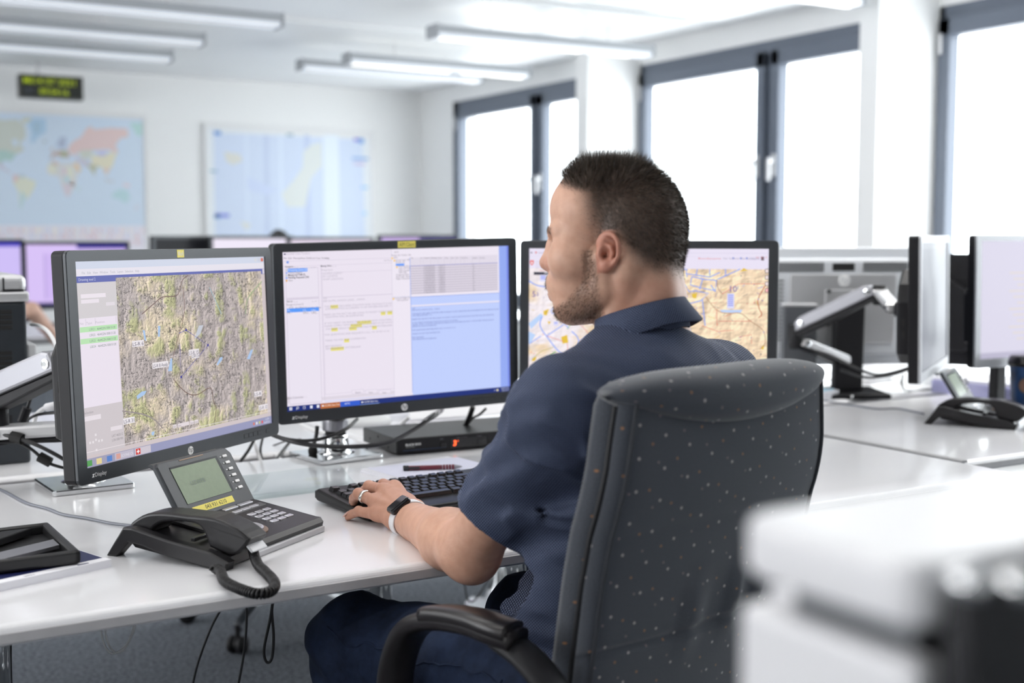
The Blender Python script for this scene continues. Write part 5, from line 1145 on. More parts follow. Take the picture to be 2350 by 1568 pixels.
# ================================================================== cables
for k, (nm, lb, pts, r, m_) in enumerate((
    ('phone_cable', 'grey telephone cable winding over the desk to the left phone', [PZ(-40, 1108, TOP + .003), PZ(10, 1128, TOP + .003), PZ(60, 1154, TOP + .003), PZ(110, 1168, TOP + .003), PZ(145, 1181, TOP + .003), PZ(200, 1190, TOP + .003), PZ(260, 1202, TOP + .003), PZ(325, 1209, TOP + .004)], 0.0026, cable_grey),
    ('video_cable', 'thick black cable with a barcode tag sagging in front of the middle monitor pole', [PD(600, 985, 2.60), PD(640, 1004, 2.55), PD(700, 1020, 2.52), PD(790, 1026, 2.52), PD(880, 1019, 2.55), PD(935, 995, 2.60), PD(985, 962, 2.68), PD(1010, 942, 2.74)], 0.0048, cable_black),
    ('video_cable', 'black cable sagging above the thick one in front of the pole', [PD(610, 990, 2.62), PD(650, 1006, 2.58), PD(700, 1012, 2.57), PD(750, 1004, 2.58), PD(795, 984, 2.62), PD(820, 962, 2.68)], 0.0038, cable_black),
    ('network_cable', 'white cable rising beside the printer to the relief map monitor', [PD(72, 745, 2.70), PD(90, 748, 2.66), PD(112, 764, 2.6), PD(132, 800, 2.55), PD(146, 850, 2.5)], 0.0042, cable_white),
    ('network_cable', 'white ribbed network cable above the lower left arm', [PD(78, 970, 2.5), PD(84, 952, 2.5), PD(100, 938, 2.48), PD(118, 932, 2.46), PD(150, 930, 2.42)], 0.0045, cable_white),
    ('arm_cable', 'black cable strapped under the lower left arm', [PD(-40, 985, 2.35), PD(10, 998, 2.34), PD(60, 1012, 2.33), PD(110, 1034, 2.33), PD(160, 1062, 2.34)], 0.004, cable_black),
    ('arm_cable', 'second black cable dropping behind the strap at the lower left', [PD(20, 1004, 2.37), PD(70, 1030, 2.37), PD(110, 1062, 2.37), PD(160, 1078, 2.38)], 0.0032, cable_black),
    ('power_cable', 'black cable with a plug hanging from the left arm', [PD(70, 915, 2.42), PD(62, 938, 2.42), PD(52, 960, 2.42), PD(46, 985, 2.42)], 0.0036, cable_black),
    ('signal_cable', 'thin black cable curling over the lower left arm to the screen', [PD(58, 968, 2.45), PD(76, 956, 2.44), PD(100, 950, 2.43), PD(150, 946, 2.4)], 0.003, cable_black),
    ('tangled_cable', 'straight black cable crossing the gap behind the relief map monitor', [PD(588, 1000, 2.72), PD(570, 1034, 2.70), PD(548, 1064, 2.68)], 0.0034, cable_black),
    ('tangled_cable', 'white cable dropping into the gap between the left and middle monitors', [PD(580, 1002, 2.75), PD(588, 1030, 2.72), PD(600, 1062, 2.70)], 0.0042, cable_white),
    ('tangled_cable', 'black cable bending down between the left and middle monitors', [PD(604, 1000, 2.74), PD(598, 1030, 2.72), PD(600, 1048, 2.71), PD(608, 1064, 2.70)], 0.003, cable_black),
    ('tangled_cable', 'thin black cable arching over the rear desk edge', [PD(560, 1030, 2.85), PD(600, 1034, 2.85), PD(630, 1022, 2.84), PD(660, 1012, 2.82), PD(690, 1008, 2.8)], 0.0018, cable_black),
    ('tangled_cable', 'white cable crossing below the black ones to the gap', [PD(600, 1036, 2.8), PD(625, 1042, 2.76), PD(650, 1058, 2.72)], 0.0036, cable_white),
    ('tangled_cable', 'slanting black cable left of the pole foot', [PD(664, 1016, 2.8), PD(650, 1034, 2.77), PD(634, 1056, 2.72)], 0.0036, cable_black),
    ('white_lead', 'white lead rising from the rear desk behind the switch box', [PZ(900, 1000, TOP + .004), PD(915, 980, 2.95), PD(938, 958, 2.93)], 0.0045, cable_white),
    ('monitor_lead', 'black lead hanging behind the right end of the switch box', [PD(1085, 935, 2.86), PD(1078, 955, 2.88), PD(1068, 978, 2.92)], 0.0065, cable_black),
    ('monitor_lead', 'thin black lead looping to the bottom edge of the aviation chart monitor', [PD(1075, 972, 2.92), PD(1085, 960, 2.9), PD(1100, 952, 2.86), PD(1115, 938, 2.84)], 0.003, cable_black),
    ('pole_lead', 'black lead running down left of the middle monitor pole', [PD(728, 978, 2.68), PD(726, 1000, 2.68), PD(720, 1020, 2.66), PD(718, 1032, 2.66)], 0.0045, cable_black),
    ('curved_lead', 'white lead arching on the rear desk behind the pole', [PZ(690, 975, TOP + .02), PZ(712, 985, TOP + .02), PZ(735, 995, TOP + .012), PZ(760, 996, TOP + .006)], 0.006, cable_white),
    ('table_cable', 'grey cable lying across the right desk to the phone there', [PZ(1850, 915, TOP + .003), PZ(1930, 926, TOP + .003), PZ(2010, 938, TOP + .003), PZ(2060, 938, TOP + .003), PZ(2120, 950, TOP + .004)], 0.0026, cable_grey),
    ('hanging_cable', 'black cable slanting down to the floor left of the caster', [PD(515, 1385, 2.3), PD(485, 1440, 2.3), PD(455, 1520, 2.3), PD(438, 1590, 2.3)], 0.0024, cable_black),
    ('hanging_cable', 'black cable hanging straight down over the caster', [PD(565, 1375, 2.2), PD(566, 1420, 2.2), PD(561, 1490, 2.2), PD(545, 1585, 2.2)], 0.0024, cable_black),
    ('cable_loop', 'narrow black cable loop hanging under the desk front', [PD(628, 1365, 2.1), PD(620, 1420, 2.1), PD(606, 1490, 2.1), PD(612, 1520, 2.1), PD(624, 1510, 2.1), PD(628, 1460, 2.1), PD(624, 1400, 2.1), PD(632, 1362, 2.1)], 0.0026, cable_black),
    ('cable_loop', 'pale wire loop hanging below the desk at the left', [PD(233, 1430, 2.0), PD(234, 1462, 2.0), PD(246, 1492, 2.0), PD(264, 1500, 2.0), PD(290, 1480, 2.0), PD(308, 1445, 2.0), PD(312, 1415, 2.0)], 0.0018, light_grey),
    ('cable_loop', 'second pale wire loop hanging just inside the first', [PD(240, 1428, 2.02), PD(246, 1470, 2.02), PD(262, 1496, 2.02), PD(284, 1492, 2.02), PD(304, 1450, 2.02), PD(310, 1415, 2.02)], 0.0018, light_grey),
    ('hanging_cable', 'black cable hanging at the bottom left corner', [PD(24, 1460, 2.1), PD(24, 1520, 2.1), PD(26, 1590, 2.1)], 0.0026, cable_black),
    ('cable_loop', 'thin dark wire loop seen below the man\'s elbow', [PD(1055, 1290, 3.4), PD(1066, 1340, 3.4), PD(1072, 1372, 3.4), PD(1082, 1382, 3.4), PD(1096, 1370, 3.4), PD(1120, 1330, 3.4), PD(1112, 1324, 3.4), PD(1090, 1312, 3.4), PD(1075, 1290, 3.4)], 0.0024, cable_black),
    )): cable(nm, lb, pts, r, m_)
# velcro straps, barcode tag, plugs belong to their cables
def child_of(label_start, mb, name, m_):
    for o in COL.objects:
        if o.get('label', '').startswith(label_start): return mb.build(name, m_, o, world=True)
def sleeve(p, q, r): return cyl(p, q, r, 14)
child_of('black cable strapped', MB().add(sleeve(PD(27, 1001, 2.34), PD(52, 1009, 2.335), 0.0105)), 'velcro_strap', rubber)
child_of('second black cable', MB().add(sleeve(PD(90, 1048, 2.37), PD(116, 1062, 2.37), 0.010)), 'velcro_strap', rubber)
child_of('black cable with a plug', MB().add(sleeve(PD(62, 936, 2.42), PD(50, 968, 2.42), 0.0095)), 'plug', soft_black)
child_of('white ribbed', MB().add(sleeve(PD(108, 935, 2.47), PD(132, 930, 2.445), 0.008)), 'plug', white_plastic)
tg = MB().add(sleeve(PD(973, 969, 2.663), PD(1014, 940, 2.748), 0.0064)); tgo = child_of('thick black cable with a barcode', tg, 'barcode_tag', white_paper)
st = MB(); A_, B_ = PD(985, 961, 2.687), PD(1012, 941.5, 2.744)
for k in range(9):
    f = k / 9; a = A_ + (B_ - A_) * f; b_ = A_ + (B_ - A_) * (f + (0.03, 0.06, 0.045)[k % 3]); st.add(cyl(a, b_, 0.0066, 14))
st.build('barcode', ink_black, tgo, world=True)
child_of('black lead running down', MB().add(lathe([(0.002, -0.014), (0.0095, -0.008), (0.0105, 0), (0.008, 0.008), (0.003, 0.012)], 16), smooth=True, M=T(*PD(718, 1034, 2.66))), 'ferrite', rubber)

# ================================================================== right workstation
mRL, MRL = monitor('desktop_monitor', 'monitor on the right seen steeply from the side with a switched-off screen, its reflections painted grey', PD(2148, 700, 3.30) , math.radians(33), 0.02, 0, lambda s: (s.rect(0, 0, 1920, 1200, (96, 99, 110), 0), s.rect(0, 0, 1920, 60, (110, 112, 122), 1)), None, badge=False, buttons=False, bezel=silver_bezel, group='monitors on the right desk')  # grey page glow stands in for reflections on a switched-off screen
def page_far(s):
    s.rect(0, 0, 1920, 1200, (218, 214, 232), 0); s.rect(0, 1140, 1920, 1200, (188, 184, 206), 1)
    for k in range(12): s.rect(420 + (k % 3) * 60, 320 + k * 62, 420 + (k % 3) * 60 + 320 - 18 * (k % 5), 334 + k * 62, (226, 216, 208), 1)
mRC, MRC = monitor('desktop_monitor', 'monitor with a pale lilac page cut off by the right edge of the photo', PD(2400, 688, 3.52), math.radians(-3), 0.02, 0, page_far, (-0.02, MH / 2 - 0.0085, 0.045, 0.0138, 'AIM Client', ink_black), badge=False, buttons=False, bezel=silver_bezel, group='monitors on the right desk')
# stands and arms of that workstation
t = thing('monitor_support', 'silver boom arm reaching up to the sideways monitor on the right', 'monitor arm', (2.828, 2.718, TOP), 0, 'monitor arms')
arm_base(t, (2.828, 2.718, TOP), rad(8), 0.965, 0.020, 0.16)
j0 = PD(1832, 770, 3.66); j1 = PD(1940, 840, 3.78)
arm_seg(t, 'lower_arm', PD(1955, 838, 3.78), PD(1838, 792, 3.66), 0.05, 0.034, silver_paint)
MB().add(cyl(PD(1826, 800, 3.66), PD(1826, 745, 3.66), 0.022, 18), smooth=True).build('joint', soft_black, t, world=True)
arm_seg(t, 'upper_arm', PD(1845, 752, 3.62), PD(2004, 677, 3.50), 0.055, 0.052, brushed_alu)
MB().add(cyl(PD(2018, 655, 3.49), PD(2018, 700, 3.49), 0.018, 16), smooth=True).build('joint', soft_black, t, world=True)
mv = vesa(t, MRL)
arm_seg(t, 'end_arm', PD(2018, 676, 3.49), mv, 0.036, 0.03, silver_paint)
t = thing('monitor_stand', 'short black column stand under the lilac page monitor on the right', 'monitor stand', (*PD(2240, 900, 3.6)[:2], TOP), 0)
mc_ = MRC @ Vector((-0.1, 0.075, -0.05))
MB().add(lathe([(0.11, 0), (0.11, 0.008), (0.03, 0.014)], 30), loc=(mc_[0], mc_[1], TOP)).build('foot', chrome, t, world=True)
MB().add(box6(mc_[0] - 0.02, mc_[0] + 0.02, mc_[1] - 0.015, mc_[1] + 0.015, TOP + 0.012, 1.02, 0.004)).build('column', soft_black, t, world=True)
# monitor seen from behind on the desk opposite
Mb = monitor_matrix(PD(1918, 702, 3.86), rad(180 - 24), 0.03)
t = thing('desktop_monitor', 'silver monitor seen from behind, right of the aviation chart screen', 'monitor', PD(1918, 702, 3.86)); t.rotation_euler = Mb.to_euler('XYZ')
out = rrect(0.52, 0.365, 0.01, 4)
grey_back = mat('monitor_back_silver', (0.66, 0.68, 0.71), 0.45)
g = MB(); g.add(prism(out, 0.028, 0.005), M=T(0, 0.030, 0, PI / 2)); g.add(prism(rrect(0.46, 0.30, 0.03, 4), 0.024, 0.012), M=T(0, 0.052, 0.0, PI / 2)); bko = g.build('casing', grey_back, t)
g = MB(); g.add(prism(rrect(0.34, 0.215, 0.008, 3), 0.012, 0.003), M=T(0, 0.060, -0.005, PI / 2)); g.build('back_panel', silver_paint, t)
for sx in (-1, 1):
    g = MB(); [g.add(box6(sx * 0.065 + sx * k * 0.006 - 0.0013, sx * 0.065 + sx * k * 0.006 + 0.0013, 0.050, 0.0535, 0.108, 0.138)) for k in range(24)]; g.build('vent', rubber, bko)
    g = MB(); [g.add(box6(sx * 0.20 - 0.012, sx * 0.20 + 0.012, 0.050, 0.0535, -0.1 + k * 0.012, -0.096 + k * 0.012)) for k in range(16)]; g.build('vent', rubber, bko)
MB().add(box6(-0.035, 0.035, 0.05, 0.0535, 0.112, 0.135)).build('handle_slot', rubber, bko)
g = MB(); g.add(lathe([(0.0185, 0), (0.0185, 0.001), (0.0175, 0.0016)], 30), M=T(0, 0.060, 0.083, -PI / 2)); tv, tf = text_geo('hp', 0.030, 0, 'CENTER', 0, 0.3); g.add((tv, tf), 1, M=T(0, 0.0618, 0.075, PI / 2, 0, PI)); g.build('badge', [ink_white, light_grey], t)
g = MB(); g.add(box6(-0.06, 0.06, 0.060, 0.066, -0.055, 0.055, 0.003)); g.add(cyl((0, 0.064, 0), (0, 0.085, 0), 0.032, 20), smooth=True); g.build('mounting_plate', silver_paint, t)
for sx in (-1, 1):
    for sz in (-1, 1): MB().add(lathe([(0.006, 0), (0.006, 0.003)], 12), M=T(sx * 0.05, 0.066, sz * 0.05, -PI / 2)).build('screw', black_plastic, t)
MB().add(box6(-0.045, 0.045, 0.086, 0.125, -0.25, 0.01, 0.006)).build('stand_column', soft_black, t)
MB().add(box6(-0.11, 0.11, 0.02, 0.19, -0.266, -0.250, 0.006)).build('stand_foot', soft_black, t)
MB().add(box6(-0.24, 0.24, -0.0005, 0.003, -0.155, 0.165)).build('screen', gloss_black, t)
mS, MS = monitor('desktop_monitor', 'monitor seen edge-on with a yellow tag beside the silver monitor back', PD(2062, 706, 4.2), rad(118), 0.0, 0, None, None, badge=False, buttons=False, group=None)
MB().add(box6(-0.2806, -0.2795, 0.008, 0.026, -0.115, -0.06)).build('sticker', yellow_label, mS)
q = thing('computer_case', 'dark grey computer case beside the right edge of the aviation chart monitor', 'computer', (*PD(1832, 830, 3.715)[:2], TOP), rad(-31))
MB().add(box6(-0.05, 0.05, -0.02, 0.025, 0, 0.275, 0.004)).build('body', mat('case_grey', (0.085, 0.09, 0.10), 0.45), q); MB().add(box6(-0.051, 0.051, -0.021, 0.026, 0.275, 0.283, 0.003)).build('top_edge', silver_paint, q)
# small clutter: paper tray, papers, cup
c0_ = PZ(1830, 905, TOP); t = thing('paper_stack', 'loose pale papers by the foot of the boom arm on the right', 'paper', (*PZ(1858, 912, TOP)[:2], TOP), rad(20))
g = MB(); [g.add(box6(-0.05, 0.05, -0.07, 0.07, k * .004, k * .004 + .0035), M=T(0, 0, 0, 0, 0, RNG.uniform(-.1, .1))) for k in range(6)]; g.build('sheets', white_paper, t); MB().add(box6(-0.04, 0.04, -0.06, 0.06, 0.024, 0.027)).build('top_sheet', mat('pale_blue_paper', (0.45, 0.66, 0.78), 0.7), t)
t = thing('paper_stack', 'stack of white and lilac papers left of the blue cup', 'paper', (*PZ(2275, 905, TOP)[:2], TOP), rad(4))
g = MB(); [g.add(box6(-0.105, 0.105, -0.14, 0.14, k * .004, k * .004 + .0036), M=T(0, 0, 0, 0, 0, RNG.uniform(-.05, .05))) for k in range(10)]; g.build('sheets', mat('lilac_paper', (0.55, 0.55, 0.80), 0.8), t); MB().add(box6(-0.105, 0.105, -0.14, 0.14, 0.040, 0.048), M=T(0.01, 0, 0, 0, 0, 0.04)).build('top_sheets', white_paper, t)
cp_ = PZ(2349, 947, TOP); t = thing('coffee_cup', 'dark blue cup with a black rim and an oval brown emblem', 'cup', (*cp_[:2], TOP))
cup_blue = mat('dark_blue_cup', (0.015, 0.045, 0.13), 0.3, mottle=(25, 0.5))
MB().add(lathe([(0.030, 0), (0.031, 0.003), (0.0415, 0.135), (0.0415, 0.136), (0.039, 0.134), (0.030, 0.006)], 36), smooth=True).build('body', cup_blue, t)
MB().add(lathe([(0.041, 0.128), (0.0455, 0.132), (0.0455, 0.140), (0.043, 0.148), (0.040, 0.156), (0.036, 0.158)], 36), smooth=True).build('lid', gloss_black, t)
g = MB(); nA = 16
for (r_, k_, m_) in ((1.0, 0.0004, 0), (0.82, 0.0008, 1)):
    vs = []; 
    for a in np.linspace(0, 2 * PI, 24)[:-1]:
        th = rad(-138) + 0.50 * r_ * math.cos(a); z = 0.078 + 0.021 * r_ * math.sin(a); R_ = 0.031 + 0.0105 * z / 0.135 + k_ + 0.0006
        vs.append((R_ * math.cos(th), R_ * math.sin(th), z))
    g.add((vs + [tuple(np.mean(vs, 0) * np.array([1.06, 1.06, 1]))], [(i, (i + 1) % 23, 23) for i in range(23)]), m_)
g.build('emblem', [mat('emblem_brown', (0.16, 0.10, 0.05), 0.5), mat('emblem_red', (0.22, 0.12, 0.09), 0.5)], t)
for nm, lb, pts, r in (('arm_cable', 'black cable sagging from the boom arm to the sideways monitor', [PD(1850, 800, 3.66), PD(1905, 815, 3.62), PD(1960, 843, 3.55), PD(2010, 860, 3.45), PD(2060, 852, 3.4), PD(2100, 838, 3.36)], 0.004), ('arm_cable', 'lower black cable sagging under the boom arm', [PD(1930, 850, 3.6), PD(1985, 866, 3.5), PD(2040, 862, 3.42), PD(2095, 845, 3.36)], 0.004), ('power_lead', 'black lead dropping from the sideways monitor to the right desk', [PD(2072, 860, 3.45), PD(2070, 885, 3.45), PZ(2085, 897, TOP + .004), PZ(2140, 893, TOP + .004)], 0.003), ('table_cable', 'black lead curling under the lilac page monitor', [PD(2215, 868, 3.55), PZ(2230, 890, TOP + .004), PZ(2270, 880, TOP + .004), PZ(2330, 872, TOP + .004)], 0.003), ('tangled_cable', 'pale cable lying behind the boom arm foot', [PZ(1860, 880, TOP + .004), PZ(1930, 870, TOP + .01), PZ(1990, 876, TOP + .004), PZ(2050, 866, TOP + .004)], 0.004)):
    cable(nm, lb, pts, r, cable_white if 'pale' in lb else cable_black)

# ================================================================== far row of monitors
def far_page(c1, c2=None, bar=None):
    def f(s):
        s.rect(0, 0, 1920, 1200, c1, 0)
        if bar: s.rect(960, 0, 1920, 80, bar, 1)
        if c2: s.rect(330, 180, 1700, 1080, c2, 1); s.rect(330, 180, 350, 1080, (170, 150, 210), 2)
        s.rect(0, 1150, 1920, 1200, (70, 60, 120), 2)
    return f
def on_row(u, Y): return PY(u, 600, Y)[0]
for (u0, u1, yaw, top, pg_, lb) in ((62, 288, -2, 554, far_page((216, 194, 246), (208, 184, 242), (60, 50, 150)), 'far monitor with a purple page between the printer and the relief map monitor'),
                                 (-185, 40, 6, 549, far_page((206, 190, 246), None, (70, 60, 190)), 'far monitor cut off by the left edge with a blue strip'),
                                 (388, 496, 24, 541, None, 'far monitor with a black switched-off screen under the chart frame'),
                                 (506, 655, 12, 541, far_page((238, 230, 246)), 'far monitor with a white page right of the black one'),
                                 (660, 860, 0, 544, far_page((240, 226, 244)), 'far monitor with a pinkish page behind the middle monitor\'s left half'),
                                 (866, 1057, -2, 539, far_page((206, 180, 236), None, (54, 44, 120)), 'far monitor with a dark purple title strip left of the first window')):
    x0_, x1_ = on_row(u0, 7.0), on_row(u1, 7.0); zt_ = PY((u0 + u1) / 2, top, 7.0)[2]
    mo, Mo = monitor('desktop_monitor', lb, ((x0_ + x1_) / 2, 7.0, zt_ - MH / 2), rad(yaw), 0.0, 0, pg_ or (lambda s: s.rect(0, 0, 1920, 1200, (14, 15, 18), 0)), None, badge=False, buttons=False, group='monitors in the far row')
    sx = (x0_ + x1_) / 2
    MB().add(box6(sx - 0.03, sx + 0.03, 7.062, 7.09, TOP + 0.012, zt_ - 0.14, 0.004)).add(box6(sx - 0.11, sx + 0.11, 6.97, 7.17, TOP, TOP + 0.014, 0.004)).build('stand', soft_black, mo, world=True)
# ================================================================== smooth solids (distance fields -> surface nets)
class Field:
    def __init__(s, lo, hi, h):
        s.lo = np.asarray(lo, float); s.h = h
        s.n = np.ceil((np.asarray(hi) - s.lo) / h).astype(int) + 1
        s.F = np.full(s.n, 0.5, np.float32)
    def _blk(s, lo, hi):
        a = np.clip(np.floor((np.asarray(lo) - s.lo) / s.h).astype(int), 0, s.n); b = np.clip(np.ceil((np.asarray(hi) - s.lo) / s.h).astype(int) + 1, 0, s.n)
        if np.any(b <= a): return None
        ax = [s.lo[i] + s.h * np.arange(a[i], b[i], dtype=np.float32) for i in range(3)]
        return tuple(slice(a[i], b[i]) for i in range(3)), ax[0].astype(np.float32)[:, None, None], ax[1].astype(np.float32)[None, :, None], ax[2].astype(np.float32)[None, None, :]
    def put(s, lo, hi, fn, k=0.0, op='u'):
        pad = max(k, 3 * s.h) + s.h
        q = s._blk(np.asarray(lo) - pad, np.asarray(hi) + pad)
        if q is None: return
        sl, X, Y, Z = q
        d = fn(X, Y, Z).astype(np.float32); A = s.F[sl]
        if op == 'u':
            if k > 0: h = np.clip(0.5 + 0.5 * (A - d) / k, 0, 1); s.F[sl] = A * (1 - h) + d * h - k * h * (1 - h)
            else: s.F[sl] = np.minimum(A, d)
        elif op == 's':
            if k > 0: h = np.clip(0.5 - 0.5 * (A + d) / k, 0, 1); s.F[sl] = A * (1 - h) - d * h + k * h * (1 - h)
            else: s.F[sl] = np.maximum(A, -d)
    def ell(s, c, r, k=0.0, op='u', R=None):
        c = np.asarray(c, float); r = np.asarray(r, float); m = r.max()
        def fn(X, Y, Z):
            x, y, z = X - c[0], Y - c[1], Z - c[2]
            if R is not None: x, y, z = (R[0][0]*x + R[1][0]*y + R[2][0]*z, R[0][1]*x + R[1][1]*y + R[2][1]*z, R[0][2]*x + R[1][2]*y + R[2][2]*z)
            k0 = np.sqrt((x/r[0])**2 + (y/r[1])**2 + (z/r[2])**2); k1 = np.sqrt((x/r[0]**2)**2 + (y/r[1]**2)**2 + (z/r[2]**2)**2) + 1e-9
            return k0 * (k0 - 1) / k1
        s.put(c - m, c + m, fn, k, op); return s
    def cap(s, a, b, ra, rb=None, k=0.0, op='u', flat=None):
        """tapered rod from a to b; flat=(axis, factor) squashes the section along an axis"""
        a = np.asarray(a, float); b = np.asarray(b, float); rb = ra if rb is None else rb; d = b - a; L2 = d @ d; m = max(ra, rb)
        def fn(X, Y, Z):
            x, y, z = X - a[0], Y - a[1], Z - a[2]
            t = np.clip((x*d[0] + y*d[1] + z*d[2]) / L2, 0, 1)
            x, y, z = x - t*d[0], y - t*d[1], z - t*d[2]
            if flat is None: q = np.sqrt(x*x + y*y + z*z)
            else:
                n, f = flat; e = x*n[0] + y*n[1] + z*n[2]; x, y, z = x + (f-1)*e*n[0], y + (f-1)*e*n[1], z + (f-1)*e*n[2]; q = np.sqrt(x*x + y*y + z*z)
            r = ra + (rb - ra) * t
            return q - r
        s.put(np.minimum(a, b) - m, np.maximum(a, b) + m, fn, k, op); return s
    def chain(s, P, R, k=0.0, op='u'):
        for i in range(len(P) - 1): s.cap(P[i], P[i+1], R[i], R[i+1], k if i == 0 else min(k, 0.6 * min(R[i], R[i+1])) if k else 0.0, op)
        return s
    def halfspace(s, p, n):
        """keep what lies on the side n points away from"""
        X = (s.lo[0] + s.h * np.arange(s.n[0]))[:, None, None]; Y = (s.lo[1] + s.h * np.arange(s.n[1]))[None, :, None]; Z = (s.lo[2] + s.h * np.arange(s.n[2]))[None, None, :]
        s.F = np.maximum(s.F, ((X - p[0]) * n[0] + (Y - p[1]) * n[1] + (Z - p[2]) * n[2]).astype(np.float32)); return s
    def coords(s):
        return (s.lo[0] + s.h * np.arange(s.n[0], dtype=np.float32))[:, None, None], (s.lo[1] + s.h * np.arange(s.n[1], dtype=np.float32))[None, :, None], (s.lo[2] + s.h * np.arange(s.n[2], dtype=np.float32))[None, None, :]
    def mesh(s):
        F = s.F.copy()
        for ax in range(3):
            sl = [slice(None)] * 3; sl[ax] = 0; F[tuple(sl)] = np.maximum(F[tuple(sl)], 1e-4); sl[ax] = -1; F[tuple(sl)] = np.maximum(F[tuple(sl)], 1e-4)
        I = F < 0
        nx, ny, nz = np.array(F.shape) - 1
        cnt = np.zeros((nx, ny, nz), np.float32); acc = np.zeros((nx, ny, nz, 3), np.float32)
        quads = []
        offs = [(0, 0), (1, 0), (0, 1), (1, 1)]
        for ax in range(3):
            o1, o2 = (ax + 1) % 3, (ax + 2) % 3
            for d1, d2 in offs:
                s0 = [None] * 3; s0[ax] = slice(0, -1); s0[o1] = slice(d1, F.shape[o1] - 1 + d1); s0[o2] = slice(d2, F.shape[o2] - 1 + d2)
                s1 = list(s0); s1[ax] = slice(1, None)
                a, b = F[tuple(s0)], F[tuple(s1)]; cr = (a < 0) != (b < 0)
                t = np.where(cr, a / np.where(cr, a - b, 1), 0)
                cnt += cr; acc[..., ax] += np.where(cr, t, 0); acc[..., o1] += cr * d1; acc[..., o2] += cr * d2
        act = cnt > 0
        idx = np.full(act.shape, -1, np.int64); idx[act] = np.arange(act.sum())
        ii = np.argwhere(act); V = s.lo + s.h * (ii + acc[act] / cnt[act][:, None])
        for ax in range(3):
            o1, o2 = (ax + 1) % 3, (ax + 2) % 3
            s0 = [slice(None)] * 3; s0[ax] = slice(0, -1); s0[o1] = slice(1, -1); s0[o2] = slice(1, -1); s1 = list(s0); s1[ax] = slice(1, None)
            a, b = I[tuple(s0)], I[tuple(s1)]
            for flip, m in ((False, a & ~b), (True, ~a & b)):
                e = np.argwhere(m)
                if len(e) == 0: continue
                e[:, o1] += 1; e[:, o2] += 1
                def cell(d1, d2): q = e.copy(); q[:, o1] -= d1; q[:, o2] -= d2; return idx[q[:, 0], q[:, 1], q[:, 2]]
                Q = np.stack([cell(1, 1), cell(0, 1), cell(0, 0), cell(1, 0)], 1)
                quads.append(Q[:, ::-1] if flip else Q)
        Q = np.concatenate(quads); Q = Q[(Q >= 0).all(1)]
        return V, Q
def relax(V, Q, it=2, lam=0.5):
    """a few rounds of Laplacian smoothing"""
    n = len(V); E = np.concatenate([Q[:, [0, 1]], Q[:, [1, 2]], Q[:, [2, 3]], Q[:, [3, 0]]]); E = np.concatenate([E, E[:, ::-1]])
    deg = np.bincount(E[:, 0], minlength=n).astype(float)
    for k in range(it):
        for l in (lam, -lam * 0.95) if it > 1 else (lam,):
            A = np.stack([np.bincount(E[:, 0], V[E[:, 1], i], n) for i in range(3)], 1) / np.maximum(deg, 1)[:, None]
            V = V + l * (A - V)
    return V
def vnormals(V, Q):
    N = np.cross(V[Q[:, 2]] - V[Q[:, 0]], V[Q[:, 3]] - V[Q[:, 1]])
    out = np.zeros_like(V)
    for k in range(4):
        for i in range(3): out[:, i] += np.bincount(Q[:, k], N[:, i], len(V))
    return out / (np.linalg.norm(out, axis=1)[:, None] + 1e-12)
def join_vq(parts):
    V = []; Q = []; n = 0
    for v, q in parts: V.append(v); Q.append(q + n); n += len(v)
    return np.concatenate(V), np.concatenate(Q)
def soft_mesh(name, V, Q, m, parent=None, attrs=None, label=None, uv=None, col=None):
    if parent is not None:
        M = np.array(mw(parent).inverted()); V = V @ M[:3, :3].T + M[:3, 3]
    me = bpy.data.meshes.new(name)
    me.vertices.add(len(V)); me.vertices.foreach_set('co', V.astype(np.float32).ravel())
    me.loops.add(Q.size); me.loops.foreach_set('vertex_index', Q.astype(np.int32).ravel())
    me.polygons.add(len(Q)); me.polygons.foreach_set('loop_start', np.arange(0, Q.size, Q.shape[1], dtype=np.int32))
    me.update(calc_edges=True); me.validate()
    me.polygons.foreach_set('use_smooth', np.ones(len(me.polygons), bool))
    me.materials.append(m)
    for k, a in (attrs or {}).items():
        at = me.attributes.new(k, 'FLOAT', 'POINT'); at.data.foreach_set('value', a.astype(np.float32))
    if col is not None:
        at = me.attributes.new('Col', 'FLOAT_COLOR', 'POINT'); at.data.foreach_set('color', np.concatenate([col, np.ones((len(col), 1))], 1).astype(np.float32).ravel())
    if uv is not None:
        ul = me.uv_layers.new(name='uv'); ul.data.foreach_set('uv', uv.astype(np.float32).ravel())
    o = bpy.data.objects.new(name, me); COL.objects.link(o)
    if parent is not None: o.parent = parent
    if label: o['label'] = label
    return o
def box_uv(V, Q, R=None):
    """cloth grain: each face laid on the plane it faces most (metres)"""
    W = V if R is None else V @ R
    N = np.abs(np.cross(W[Q[:, 2]] - W[Q[:, 0]], W[Q[:, 3]] - W[Q[:, 1]])); ax = N.argmax(1)
    P = W[Q]                                             # nf,4,3
    uv = np.empty(P.shape[:2] + (2,)); 
    for a, (i, j) in enumerate(((1, 2), (0, 2), (0, 1))): m = ax == a; uv[m, :, 0] = P[m][:, :, i]; uv[m, :, 1] = P[m][:, :, j]
    return uv.reshape(-1, 2)
# ================================================================== the seated man: head
def axes(heading, pitch=0.0, roll=0.0):
    """x forward, y left, z up for something facing `heading` to the left of +Y"""
    M = Matrix.Rotation(PI / 2 + heading, 3, 'Z') @ Matrix.Rotation(pitch, 3, 'Y') @ Matrix.Rotation(roll, 3, 'X')
    return np.array(M)
HO = PD(1423, 580, 1.75)
HA = axes(rad(41), rad(3.0), rad(1.0))
def head_to_world(P): return (np.asarray(P) / 1000.0) @ HA.T + HO
H = Field((-104, -98, -150), (126, 98, 142), 1.75)
